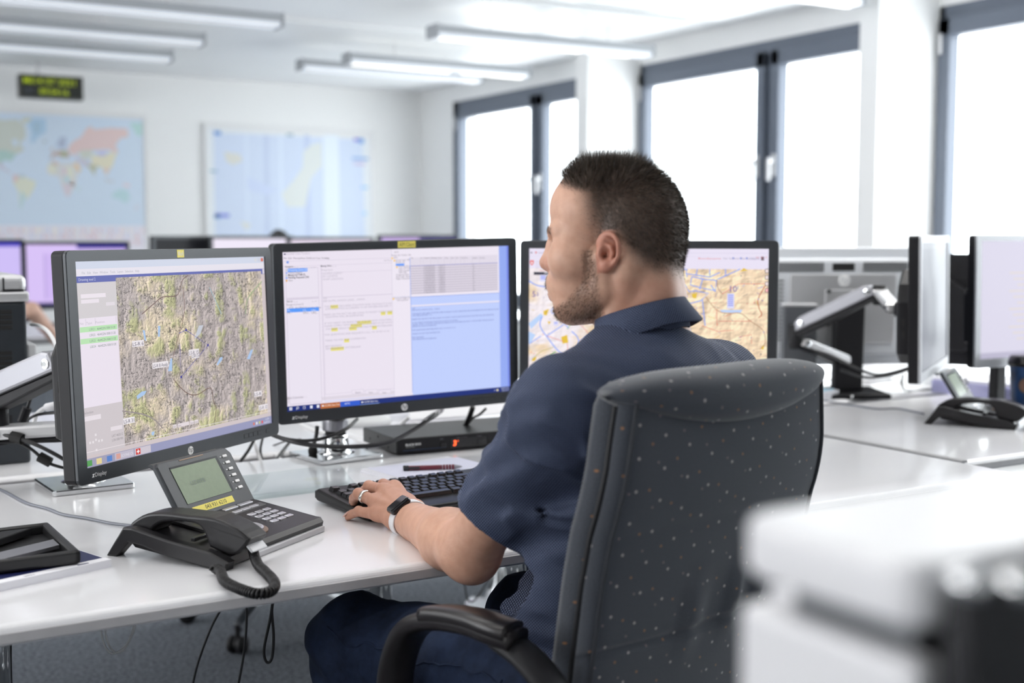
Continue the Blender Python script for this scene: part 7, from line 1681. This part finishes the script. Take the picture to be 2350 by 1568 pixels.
# collar
KC = PD(1469, 711, 1.715); kh = rad(24); kf = np.array([-math.sin(kh), math.cos(kh), 0]); ks = np.array([math.cos(kh), math.sin(kh), 0]); tl = rad(17)
ku = bu * math.cos(tl) + kf * math.sin(tl) ; kf2 = kf * math.cos(tl) - bu * math.sin(tl)
sec = [(0.0585, -0.040), (0.0600, -0.004), (0.0622, 0.0015), (0.0650, 0.0010), (0.0690, -0.010), (0.0805, -0.0345), (0.0790, -0.0362), (0.0670, -0.0125), (0.0630, -0.006), (0.0612, -0.040)]
cv = []; nth = 60
for i in range(nth + 1):
    th = rad(90 + 24) + (2 * PI - rad(48)) * i / nth
    e_ = ks * math.cos(th) * 0.985 + kf2 * math.sin(th) * 1.03
    pt = max(0.0, 1 - min(i, nth - i) / 9.0)
    for (r_, z_) in sec: cv.append(KC + e_ * (r_ * 0.975 + (0.010 * pt if r_ > 0.07 else 0)) + ku * (z_ - (0.028 * pt if r_ > 0.07 else 0.0) + 0.0012 * math.sin(5 * th) * (r_ > 0.066)))
cm = MB(); m_ = len(sec); cm.add((cv, [(i * m_ + j, i * m_ + (j + 1) % m_, (i + 1) * m_ + (j + 1) % m_, (i + 1) * m_ + j) for i in range(nth) for j in range(m_)] + [tuple(range(m_)), tuple(range(nth * m_, (nth + 1) * m_))]), smooth=True)
co = cm.build('collar', shirt_m, shirt, world=True)
ul = co.data.uv_layers.new(name='uv'); perim = np.concatenate([[0], np.cumsum([math.dist(sec[j], sec[(j + 1) % m_]) for j in range(m_)])])
for p in co.data.polygons:
    for li, vi in zip(p.loop_indices, p.vertices): ul.data[li].uv = ((vi // m_) / nth * 0.44, perim[vi % m_] if (vi % m_ or p.index % m_ != m_ - 1) else perim[m_])
# sleeve hem stitching ridge and armhole seam come with the cloth; jeans
denim = bpy.data.materials.new('dark_blue_denim'); denim.use_nodes = True; nt = denim.node_tree; b = nt.nodes['Principled BSDF']; b.inputs['Roughness'].default_value = 0.85; b.inputs['Specular IOR Level'].default_value = 0.2
tc = nt.nodes.new('ShaderNodeTexCoord'); n1 = nt.nodes.new('ShaderNodeTexNoise'); n1.inputs['Scale'].default_value = 14; n1.inputs['Detail'].default_value = 8; n1.inputs['Roughness'].default_value = 0.7; nt.links.new(tc.outputs['Object'], n1.inputs['Vector'])
rp_ = nt.nodes.new('ShaderNodeValToRGB'); rp_.color_ramp.elements[0].position = 0.35; rp_.color_ramp.elements[0].color = (0.009, 0.014, 0.030, 1); rp_.color_ramp.elements[1].position = 0.68; rp_.color_ramp.elements[1].color = (0.023, 0.038, 0.082, 1); nt.links.new(n1.outputs['Fac'], rp_.inputs[0]); nt.links.new(rp_.outputs[0], b.inputs['Base Color'])
n2 = nt.nodes.new('ShaderNodeTexNoise'); n2.inputs['Scale'].default_value = 700; nt.links.new(tc.outputs['Object'], n2.inputs['Vector']); bp = nt.nodes.new('ShaderNodeBump'); bp.inputs['Strength'].default_value = 0.3; bp.inputs['Distance'].default_value = 0.001; nt.links.new(n2.outputs['Fac'], bp.inputs['Height']); nt.links.new(bp.outputs['Normal'], b.inputs['Normal'])
KL = PD(818, 1472, 1.86); hipL = B(-0.095, 0.07, 0.59); KR = np.array([1.065, 1.715, 0.595]); hipR = B(0.09, 0.07, 0.555)
AL_ = np.array([KL[0] + 0.05, KL[1] - 0.06, 0.10]); AR_ = np.array([KR[0] + 0.03, KR[1] - 0.06, 0.10])
JF = Field((0.62, 1.10, 0.06), (1.30, 1.84, 0.70), 0.0058)
JF.ell(B(0, 0.09, 0.56), (0.165, 0.12, 0.11), R=Rb); JF.cap(hipL, KL, 0.102, 0.068, 0.05); JF.cap(hipR, KR, 0.092, 0.066, 0.05)
JF.cap(KL, KL + (AL_ - KL) * 0.3, 0.066, 0.064, 0.03); JF.cap(KL + (AL_ - KL) * 0.3, AL_, 0.064, 0.05, 0.02); JF.cap(KR, KR + (AR_ - KR) * 0.3, 0.066, 0.064, 0.03); JF.cap(KR + (AR_ - KR) * 0.3, AR_, 0.064, 0.05, 0.02)
X, Y, Z = JF.coords(); kd = np.sqrt((X - KL[0]) ** 2 + (Y - KL[1]) ** 2 + (Z - KL[2] + 0.06) ** 2)
JF.F += (0.006 * ripple(X, Y, Z, 15, 45) - 0.003 * np.exp(-((ripple(X, Y, Z, 16, 60) - 0.1) / 0.15) ** 2) + 0.005 * np.exp(-(kd / 0.10) ** 2) * np.sin((Z * 0.8 - Y * 0.5 + X * 0.3) * 120)).astype(np.float32)
JV, JQ = JF.mesh(); JV = relax(JV, JQ, 2); jeans = soft_mesh('jeans', JV, JQ, denim, man)
sp = []
for t_ in np.linspace(0.03, 0.80, 40):          # outer seam laid along the thigh
    c_ = hipL + (KL - hipL) * t_ * 1.24; dv = JV - c_; tdir = (KL - hipL) / np.linalg.norm(KL - hipL)
    side = -bs * 0.93 + bu * 0.36; m_ = (np.abs(dv @ tdir) < 0.012); q = JV[m_]; k = ((q - c_) @ side).argmax(); sp.append(q[k] + side * 0.0006)
sp = np.array(sp); sp[1:-1] = (sp[:-2] + sp[1:-1] + sp[2:]) / 3
MB().add(tube(sp, 0.0016, 6), smooth=True).build('seam', denim, jeans, world=True)
for A_ in (AL_, AR_):
    Fs = Field(A_ + np.array([-0.12, -0.12, -0.11]), A_ + np.array([0.12, 0.24, 0.08]), 0.006); Fs.cap(A_ + bf * -0.04 + [0, 0, -0.055], A_ + bf * 0.15 + [0, 0, -0.065], 0.042, 0.036, flat=None); Fs.cap(A_ + [0, 0, -0.06], A_ + [0, 0, 0.02], 0.045, 0.047, 0.02); Fs.halfspace((0, 0, 0.004), (0, 0, -1))
    v, q = Fs.mesh(); soft_mesh('shoe', v, q, soft_black, man)
# ------------------------------------------------------------------ watch and ring
wc = WL - aL * 0.004
loop_ = []
for i in range(40):
    th = 2 * PI * i / 40; loop_.append(wc + widL * 0.0305 * math.cos(th) + dorL * 0.0245 * math.sin(th))
ws = MB(); n_ = 40; vs = []
for p_ in loop_:
    o_ = (p_ - wc) / np.linalg.norm(p_ - wc)
    for a_, h_ in ((-0.0105, 0), (-0.0105, 0.0022), (-0.009, 0.0032), (0.009, 0.0032), (0.0105, 0.0022), (0.0105, 0)): vs.append(p_ + aL * a_ + o_ * h_)
ws.add((vs, [(i * 6 + j, i * 6 + (j + 1) % 6, ((i + 1) % n_) * 6 + (j + 1) % 6, ((i + 1) % n_) * 6 + j) for i in range(n_) for j in range(6)]), smooth=True)
watch = ws.build('watch_strap', mat('white_silicone', (0.78, 0.78, 0.80), 0.5), man, world=True)
Mw_ = frame_M(wc + dorL * 0.0255, aL, widL, np.cross(aL, widL)); 
if np.array(Mw_)[:3, 2] @ dorL < 0: Mw_ = frame_M(wc + dorL * 0.0255, aL, -widL, -np.cross(aL, widL))
MB().add(rbox(0.030, 0.0385, 0.0105, 0.0045, 3), M=Mw_ @ T(0, 0, 0.003)).build('watch_case', gloss_black, watch, world=True)
MB().add(prism(rrect(0.0255, 0.034, 0.005, 4), 0.0006, 0.0002), M=Mw_ @ T(0, 0, 0.0082)).build('watch_glass', mat('watch_glass', (0.02, 0.02, 0.022), 0.06), watch, world=True)
r0_, r1_ = FN['R'][0], FN['R'][1]; rd = (r1_ - r0_) / np.linalg.norm(r1_ - r0_); rc = r0_ + (r1_ - r0_) * 0.60
gx_ = np.cross(rd, dorL); gx_ /= np.linalg.norm(gx_)
MB().add(lathe([(0.0106, -0.0032), (0.0117, -0.0030), (0.0121, 0), (0.0117, 0.0030), (0.0106, 0.0032), (0.0104, 0), (0.0106, -0.0032)], 30), smooth=True, M=frame_M(rc, gx_, np.cross(rd, gx_), rd)).build('ring', mat('silver_ring', (0.8, 0.78, 0.74), 0.18, metal=1.0), man, world=True)
# nails
for n in 'IMRP':
    p = FN[n]; d_ = (p[3] - p[2]) / np.linalg.norm(p[3] - p[2]); nn = dorL - d_ * (dorL @ d_); nn /= np.linalg.norm(nn)
    MB().add(rbox(0.0095, 0.011, 0.0016, 0.0007), M=frame_M(p[2] + (p[3] - p[2]) * 0.9 + nn * 0.0068, np.cross(d_, nn), d_, nn)).build('fingernail', mat('nail_pink', (0.60, 0.36, 0.29), 0.3), body, world=True)
# ================================================================== the man's chair
CH = rad(11); CR0 = np.array([1.045, 1.2]) + np.array([-math.sin(CH), math.cos(CH)]) * 0.25
fab = bpy.data.materials.new('grey_speckled_fabric'); fab.use_nodes = True; nt = fab.node_tree; b = nt.nodes['Principled BSDF']; b.inputs['Roughness'].default_value = 0.9; b.inputs['Specular IOR Level'].default_value = 0.15; b.inputs['Sheen Weight'].default_value = 0.3
uv = nt.nodes.new('ShaderNodeUVMap'); uv.uv_map = 'uv'; prev = None
nz = nt.nodes.new('ShaderNodeTexNoise'); nz.inputs['Scale'].default_value = 900; nz.inputs['Detail'].default_value = 3; nt.links.new(uv.outputs[0], nz.inputs['Vector'])
rp_ = nt.nodes.new('ShaderNodeValToRGB'); rp_.color_ramp.elements[0].position = 0.3; rp_.color_ramp.elements[0].color = (0.028, 0.032, 0.041, 1); rp_.color_ramp.elements[1].position = 0.7; rp_.color_ramp.elements[1].color = (0.072, 0.080, 0.096, 1); nt.links.new(nz.outputs['Fac'], rp_.inputs[0]); prev = rp_.outputs[0]
for px_, py_, off, size, col in ((0.040, 0.040, (0.0, 0.0), 0.0018, (0.40, 0.37, 0.37)), (0.040, 0.056, (0.020, 0.019), 0.0015, (0.30, 0.15, 0.07)), (0.040, 0.056, (0.010, 0.042), 0.0014, (0.20, 0.165, 0.17))):
    ad = nt.nodes.new('ShaderNodeVectorMath'); ad.operation = 'ADD'; ad.inputs[1].default_value = (off[0] + 3.4, off[1] + 5.2, 0); nt.links.new(uv.outputs[0], ad.inputs[0])
    dv = nt.nodes.new('ShaderNodeVectorMath'); dv.operation = 'DIVIDE'; dv.inputs[1].default_value = (px_, py_, 1); nt.links.new(ad.outputs[0], dv.inputs[0])
    sx = nt.nodes.new('ShaderNodeSeparateXYZ'); nt.links.new(dv.outputs[0], sx.inputs[0])
    fl = nt.nodes.new('ShaderNodeMath'); fl.operation = 'FLOOR'; nt.links.new(sx.outputs['X'], fl.inputs[0])
    m3 = nt.nodes.new('ShaderNodeMath'); m3.operation = 'MULTIPLY_ADD'; m3.inputs[1].default_value = 0.381; nt.links.new(fl.outputs[0], m3.inputs[0]); nt.links.new(sx.outputs['Y'], m3.inputs[2])
    cb = nt.nodes.new('ShaderNodeCombineXYZ'); nt.links.new(sx.outputs['X'], cb.inputs[0]); nt.links.new(m3.outputs[0], cb.inputs[1])
    fr = nt.nodes.new('ShaderNodeVectorMath'); fr.operation = 'FRACTION'; nt.links.new(cb.outputs[0], fr.inputs[0])
    sb = nt.nodes.new('ShaderNodeVectorMath'); sb.operation = 'SUBTRACT'; sb.inputs[1].default_value = (0.5, 0.5, 0); nt.links.new(fr.outputs[0], sb.inputs[0])
    ml = nt.nodes.new('ShaderNodeVectorMath'); ml.operation = 'MULTIPLY'; ml.inputs[1].default_value = (px_, py_, 0); nt.links.new(sb.outputs[0], ml.inputs[0])
    le = nt.nodes.new('ShaderNodeVectorMath'); le.operation = 'LENGTH'; nt.links.new(ml.outputs[0], le.inputs[0])
    mr = nt.nodes.new('ShaderNodeMapRange'); mr.inputs['From Min'].default_value = size * 0.8; mr.inputs['From Max'].default_value = size * 1.25; mr.inputs['To Min'].default_value = 1; mr.inputs['To Max'].default_value = 0; nt.links.new(le.outputs['Value'], mr.inputs['Value'])
    mx = nt.nodes.new('ShaderNodeMix'); mx.data_type = 'RGBA'; mx.inputs[7].default_value = (*col, 1); nt.links.new(mr.outputs[0], mx.inputs[0]); nt.links.new(prev, mx.inputs[6]); prev = mx.outputs[2]
nt.links.new(prev, b.inputs['Base Color'])
bp = nt.nodes.new('ShaderNodeBump'); bp.inputs['Strength'].default_value = 0.35; bp.inputs['Distance'].default_value = 0.001; nt.links.new(nz.outputs['Fac'], bp.inputs['Height']); nt.links.new(bp.outputs['Normal'], b.inputs['Normal'])

chair = thing('office_chair', 'grey office chair with white and orange speckled fabric that the man sits on', 'chair', (CR0[0], CR0[1], 0), CH)
ZT = 1.05; lean = math.tan(rad(12.5))
yb = lambda z: -0.25 + 0.03 * (ZT - z) + 0.20 * max(0.0, 0.95 - z) * min(1.0, max(0.0, 0.95 - z) / 0.06 * 0.5 + 0.3)
hw = lambda z: 0.199 + 0.020 * math.sin(PI / 2 * min(1, max(0, (ZT - z) / 0.20))) - 0.02 * max(0, (0.80 - z) / 0.3)
cur = lambda x: 0.09 * x * x / 0.225
def slab(zs, off, th, r, grow=0.0, dent=None, nseg=30):
    """a curved upholstered board: closed section at each height"""
    vs = []; uvs = []
    for iz, z in enumerate(zs):
        w = hw(z) + grow; e = 1.0
        edge = min(iz, len(zs) - 1 - iz); t2 = th if edge > 1 else th * (0.55, 0.86)[edge]; w2 = w - (0.0 if edge > 1 else (0.010, 0.003)[edge])
        sec = []
        for k in range(nseg + 1): x = -w2 + 2 * w2 * k / nseg; sec.append((x, -t2 / 2 * min(1, (1 - abs(x / w2) ** 16) ** 0.5 if abs(x) < w2 else 0)))
        sec2 = [(x, -y) for x, y in sec[::-1]]
        pts_ = sec + sec2[1:-1]
        for x, y in pts_:
            d = dent(x, z) if dent and y < 0 else 0
            vs.append((x, yb(z) + off + cur(x) + y - d, z)); uvs.append((x + (0.3 if y > 0 else 0), z))
    m = len(pts_); fs = [(i * m + j, i * m + (j + 1) % m, (i + 1) * m + (j + 1) % m, (i + 1) * m + j) for i in range(len(zs) - 1) for j in range(m)] + [tuple(range(m))[::-1], tuple(range((len(zs) - 1) * m, len(zs) * m))]
    return vs, fs, uvs
def add_uv(o, uvs):
    ul = o.data.uv_layers.new(name='uv')
    for p in o.data.polygons:
        for li, vi in zip(p.loop_indices, p.vertices): ul.data[li].uv = uvs[vi]
pk = [(-0.035, 0.735, 0.011), (0.045, 0.745, 0.013), (0.10, 0.75, 0.011)]
def dent(x, z):
    d = 0.0
    for a, c, r_ in pk: d += 0.010 * math.exp(-((x - a) / r_) ** 2) * math.exp(-((z - c) / 0.045) ** 2)
    zsm = 0.712 + 0.02 * (x + 0.2)
    return d - 0.006 * math.exp(-((z - zsm) / 0.004) ** 2)
zs = list(np.linspace(0.53, ZT - 0.012, 90))
v, f, u = slab(zs, -0.012, 0.024, 0.01, dent=dent); o = MB().add((v, f), smooth=True).build('back_panel', fab, chair); add_uv(o, u)
v, f, u = slab(list(np.linspace(0.50, ZT - 0.004, 40)), 0.030, 0.052, 0.02, grow=-0.009); o = MB().add((v, f), smooth=True).build('back_cushion', fab, chair); add_uv(o, u)
pip = soft_black
for sx in (-1, 1):
    for off, gr, rr_ in ((0.002, -0.012, 0.0042), (-0.0262, -0.017, 0.0028)):
        P_ = [(sx * (hw(z) + gr), yb(z) + off + cur(hw(z)), z) for z in np.linspace(0.53, ZT - 0.01, 40)]
        MB().add(tube(P_, rr_, 8, up=(1, 0, 0)), smooth=True).build('piping', pip if rr_ > 0.003 else mat('dark_grey_piping', (0.022, 0.025, 0.032), 0.7), chair)
# rolled top edge
vs = []; us = []; n1, n2 = 44, 20
for i in range(n1 + 1):
    t_ = -1 + 2 * i / n1; x = t_ * 0.214; e = max(0.0, 1 - abs(t_) ** 6) ** 0.5 if abs(t_) < 1 else 0.0; e = max(e, 0.02)
    hz = (0.015 + 0.021 * (1 - t_ * t_)) * e; hy = (0.038 + 0.012 * (1 - t_ * t_)) * e
    zc = ZT + 0.010 - (0.015 + 0.021 * (1 - t_ * t_)) - 0.010 * abs(t_) ** 4; yc = yb(zc) + 0.004 + cur(x) - 0.002
    for k in range(n2):
        a = 2 * PI * k / n2; ca, sa = math.cos(a), math.sin(a)
        yy = math.copysign(abs(ca) ** 0.8, ca) * hy; zz = math.copysign(abs(sa) ** 0.8, sa) * hz
        vs.append((x, yc + yy + (-0.012 * max(0, -sa) if ca > 0 else 0), zc + zz)); us.append((x, zc + a * 0.032))
fs = grid_faces(n2, n1 + 1, True) + [tuple(range(n2))[::-1], tuple(range(n1 * n2, (n1 + 1) * n2))]
o = MB().add((vs, fs), smooth=True).build('top_roll', fab, chair); add_uv(o, us)
# arms
arm_p = mat('chair_arm_black', (0.013, 0.011, 0.012), 0.30, spec=0.4)
for sx in (-1, 1):
    X_ = 0.262 * sx
    P_ = spline([(X_ * 0.97, -0.128, 0.728), (X_, -0.10, 0.731), (X_, -0.05, 0.731), (X_, 0.02, 0.720), (X_, 0.072, 0.697), (X_, 0.104, 0.650), (X_, 0.115, 0.59), (X_ * 0.98, 0.105, 0.50), (X_ * 0.92, 0.07, 0.455)], 8)
    ov = [(0.027 * math.copysign(abs(math.cos(a)) ** 0.7, math.cos(a)), 0.0135 * math.copysign(abs(math.sin(a)) ** 0.7, math.sin(a))) for a in np.linspace(0, 2 * PI, 25)[:-1]]
    ao = MB().add(sweep(P_, ov, up=(0, 0.3, 1)), smooth=True).build('armrest', arm_p, chair)
    MB().add(sweep(P_[2:26] + np.array([0, 0, 0.008]), [(a * 1.06, b_ * 0.9) for a, b_ in ov], up=(0, 0.3, 1)), smooth=True).build('arm_pad', arm_p, ao)
    MB().add(sweep(spline([(X_ * 0.97, -0.100, 0.722), (X_ * 0.96, -0.150, 0.705), (X_ * 0.93, -0.190, 0.665), (X_ * 0.88, -0.185, 0.60)], 6), [(0.026 * math.cos(a), 0.013 * math.sin(a)) for a in np.linspace(0, 2 * PI, 17)[:-1]], up=(0, 0.5, 1)), smooth=True).build('bracket', soft_black, ao)
    MB().add(lathe([(0.008, 0), (0.008, 0.004), (0.005, 0.006)], 16), M=T(X_ * 0.93 + sx * 0.022, -0.190, 0.668, 0, sx * PI / 2)).build('bolt', chrome, ao)
# seat, column, five-star base
def seat_mesh(w, d, z, th):
    return prism(rrect(w, d, 0.09, 6), th, 0.022, 3), z
v, z_ = seat_mesh(0.48, 0.46, 0.44, 0.055); o = MB().add(v, loc=(0, 0.04, 0.415), smooth=True).build('seat', fab, chair); add_uv(o, [(p.co.x, p.co.y) for p in o.data.vertices])
MB().add(cyl((0, 0.02, 0.12), (0, 0.02, 0.42), 0.026, 18), smooth=True).build('column', soft_black, chair)
def star_base(t, R_, m_, y=0.0, a0=0.3):
    for k in range(5):
        a = a0 + 2 * PI * k / 5; d = np.array([math.cos(a), math.sin(a), 0]); c = np.array([0, y, 0])
        lg = MB().add(sweep([c + [0, 0, 0.135], c + d * 0.10 + [0, 0, 0.132], c + d * (R_ * 0.7) + [0, 0, 0.108], c + d * R_ + [0, 0, 0.078]], [(-.020, -.014), (.020, -.014), (.017, .012), (-.017, .012)], scale=[1.2, 1.1, 0.95, 0.8]), smooth=False).build('leg', m_, t)
        e = c + d * R_; s_ = np.array([-d[1], d[0], 0]); g = MB()
        for q in (-1, 1): g.add(cyl(e + s_ * q * 0.008 + [0, 0, 0.027], e + s_ * q * 0.024 + [0, 0, 0.027], 0.026, 18), smooth=True)
        g.add(cyl(e + [0, 0, 0.05], e + [0, 0, 0.085], 0.008, 10)); g.add(cyl(e - s_ * 0.016 + [0, 0, 0.03], e + s_ * 0.016 + [0, 0, 0.03], 0.022, 14)); g.build('caster', soft_black, lg)
    MB().add(lathe([(0.045, 0.09), (0.048, 0.12), (0.04, 0.155), (0.03, 0.16)], 24), loc=(0, y, 0), smooth=True).build('hub', m_, t)
star_base(chair, 0.30, soft_black, 0.02)
# chair of the desk opposite: only its chrome base shows under the desks
hub = np.array([1.38, 3.68]); ch2 = thing('office_chair', 'chair with a chrome star base seen on the carpet beneath the desks', 'chair', (hub[0], hub[1], 0), rad(180))
cw = PZ(546, 1500, 0.0); a_c = math.atan2(cw[1] - hub[1], cw[0] - hub[0]) - PI
star_base(ch2, float(np.hypot(*(cw[:2] - hub))), chrome, 0, a_c)
MB().add(cyl((0, 0, 0.15), (0, 0, 0.42), 0.026, 18), smooth=True).build('column', chrome, ch2)
o = MB().add(prism(rrect(0.46, 0.44, 0.09, 6), 0.055, 0.02, 3), loc=(0, 0.02, 0.42), smooth=True).build('seat', fab, ch2); add_uv(o, [(p.co.x, p.co.y) for p in o.data.vertices])
o = MB().add(prism(rrect(0.42, 0.40, 0.07, 6), 0.05, 0.018, 3), M=T(0, -0.20, 0.72, PI / 2), smooth=True).build('backrest', fab, ch2); add_uv(o, [(p.co.x, p.co.z) for p in o.data.vertices])
MB().add(box6(-0.03, 0.03, -0.235, -0.21, 0.45, 0.6, 0.004)).build('back_bracket', soft_black, ch2)
# ================================================================== people further back
def sitter(name_label, c, heading, hair_c, shirt_c, arm, h=0.007, zt=1.20):
    """c: point on the floor under the shoulders; zt: top of the head"""
    f = np.array([-math.sin(heading), math.cos(heading), 0]); s = np.array([math.cos(heading), math.sin(heading), 0]); u = np.array([0, 0, 1.0])
    P = lambda r_, q, z: np.array([c[0], c[1], 0]) + s * r_ + f * q + u * z
    t = thing('person', name_label, 'person', (c[0], c[1], 0)); zs_ = zt - 0.33
    skin2 = mat('fair_skin', (0.60, 0.38, 0.29), 0.5, mottle=(30, 0.06))
    F = Field(P(0, 0, 0) + [-0.55, -0.55, 0.3], P(0, 0, zt) + [0.55, 0.6, 0.03], h)
    R_ = np.stack([s, f, u], 1)
    F.ell(P(0, 0.03, zt - 0.115), (0.072, 0.092, 0.112), R=R_); F.ell(P(0, 0.07, zt - 0.16), (0.052, 0.06, 0.07), 0.03, R=R_); F.ell(P(0, 0.135, zt - 0.135), (0.012, 0.018, 0.022), 0.012, R=R_)
    for q in (-1, 1): F.ell(P(q * 0.076, 0.02, zt - 0.125), (0.012, 0.02, 0.03), 0.006, R=R_)
    F.cap(P(0, 0, zt - 0.19), P(0, -0.02, zs_), 0.05, 0.055, 0.03); F.cap(P(-0.13, -0.02, zs_ - 0.02), P(0.13, -0.02, zs_ - 0.02), 0.05, 0.05, 0.03)
    for q in (-1, 1):
        e = arm[q][0]; w = arm[q][1]; S = P(q * 0.16, -0.02, zs_ - 0.04); F.cap(S, e, 0.044, 0.038, 0.02); F.cap(e, w, 0.037, 0.024, 0.012)
        d = (w - e) / np.linalg.norm(w - e); sd = np.cross(d, u); sd /= np.linalg.norm(sd); F.cap(w, w + d * 0.07, 0.024, 0.022, 0.01)
        for k in range(4): F.cap(w + d * 0.07 + sd * (k - 1.5) * 0.019, w + d * (0.145 + 0.012 * (k in (1, 2))) + sd * (k - 1.5) * 0.022 - u * 0.012, 0.0095, 0.008, 0.004)
        F.cap(w + d * 0.03 - sd * q * 0.02, w + d * 0.085 - sd * q * 0.05, 0.012, 0.010, 0.006)
    V, Q = F.mesh(); soft_mesh('body', relax(V, Q, 2), Q, skin2, t)
    G = Field(P(0, 0, 0) + [-0.4, -0.4, 0.40], P(0, 0, zs_) + [0.4, 0.4, 0.12], h)
    G.ell(P(0, 0, zs_ - 0.13), (0.165, 0.12, 0.19), R=R_); G.ell(P(0, 0, zs_ - 0.34), (0.16, 0.125, 0.18), 0.06, R=R_); G.cap(P(-0.15, -0.02, zs_ - 0.03), P(0.15, -0.02, zs_ - 0.03), 0.062, 0.062, 0.04)
    for q in (-1, 1): S = P(q * 0.16, -0.02, zs_ - 0.04); e = arm[q][0]; G.cap(S, S + (e - S) * 0.55, 0.056, 0.056, 0.02)
    G.ell(P(0, 0, zs_ + 0.06), (0.06, 0.06, 0.05), 0.0, 's')
    V, Q = G.mesh(); soft_mesh('shirt', relax(V, Q, 2), Q, mat(shirt_c[0], shirt_c[1], 0.8), t)
    K_ = Field(P(0, 0, zt) + [-0.14, -0.16, -0.30], P(0, 0, zt) + [0.14, 0.16, 0.04], 0.005)
    K_.ell(P(0, 0.02, zt - 0.10), (0.083, 0.098, 0.115), R=R_); K_.ell(P(0, -0.03, zt - 0.17), (0.072, 0.06, 0.10), 0.03, R=R_); K_.ell(P(0, 0.12, zt - 0.15), (0.07, 0.06, 0.085), 0.01, 's', R=R_)
    X, Y, Z = K_.coords(); K_.F += (0.004 * ripple(X, Y, Z, 9, 160)).astype(np.float32)
    V, Q = K_.mesh(); soft_mesh('hair', V, Q, mat(hair_c[0], hair_c[1], 0.5, bump=(220, 0.6, 0.004)), t)
    L = Field(P(0, 0, 0) + [-0.35, -0.35, 0.02], P(0, 0, 0.66) + [0.35, 0.65, 0.0], 0.009)
    L.ell(P(0, 0, 0.54), (0.16, 0.13, 0.10), R=R_)
    for q in (-1, 1): L.cap(P(q * 0.09, 0, 0.55), P(q * 0.11, 0.42, 0.56), 0.08, 0.062, 0.03); L.cap(P(q * 0.11, 0.42, 0.56), P(q * 0.11, 0.40, 0.10), 0.06, 0.045, 0.02)
    V, Q = L.mesh(); soft_mesh('trousers', relax(V, Q, 2), Q, mat('dark_trousers', (0.03, 0.035, 0.05), 0.8), t)
    for q in (-1, 1): MB().add(rbox(0.09, 0.26, 0.09, 0.035, 3), smooth=True, M=T(*P(q * 0.11, 0.45, 0.05), 0, 0, heading)).build('shoe', soft_black, t, world=True)
    return t
c1 = PD(-52, 900, 5.75); eR1 = PD(72, 712, 5.72); wR1 = PD(152, 806, 5.95)
sitter('person with brown hair and bare forearm seated at the left edge beyond the printer', (c1[0], c1[1]), rad(-4), ('brown_hair', (0.16, 0.075, 0.035)), ('navy_top', (0.03, 0.045, 0.10)), {1: (eR1, wR1), -1: (np.array([c1[0] - 0.26, c1[1] + 0.1, 0.72]), np.array([c1[0] - 0.15, c1[1] + 0.36, 0.76]))}, zt=1.235)
c2 = PD(640, 700, 8.55); c2z = PD(634, 533, 8.55)[2]
sitter('person behind the far monitors, only the top of the dark hair showing below the chart', (c2[0], c2[1]), rad(180), ('black_hair', (0.02, 0.018, 0.016)), ('grey_top', (0.2, 0.2, 0.22)), {1: (c2 * [1, 1, 0] + [-0.25, -0.1, 0.78], c2 * [1, 1, 0] + [-0.15, -0.3, 0.80]), -1: (c2 * [1, 1, 0] + [0.25, -0.1, 0.78], c2 * [1, 1, 0] + [0.15, -0.3, 0.80])}, zt=c2z + 0.004)
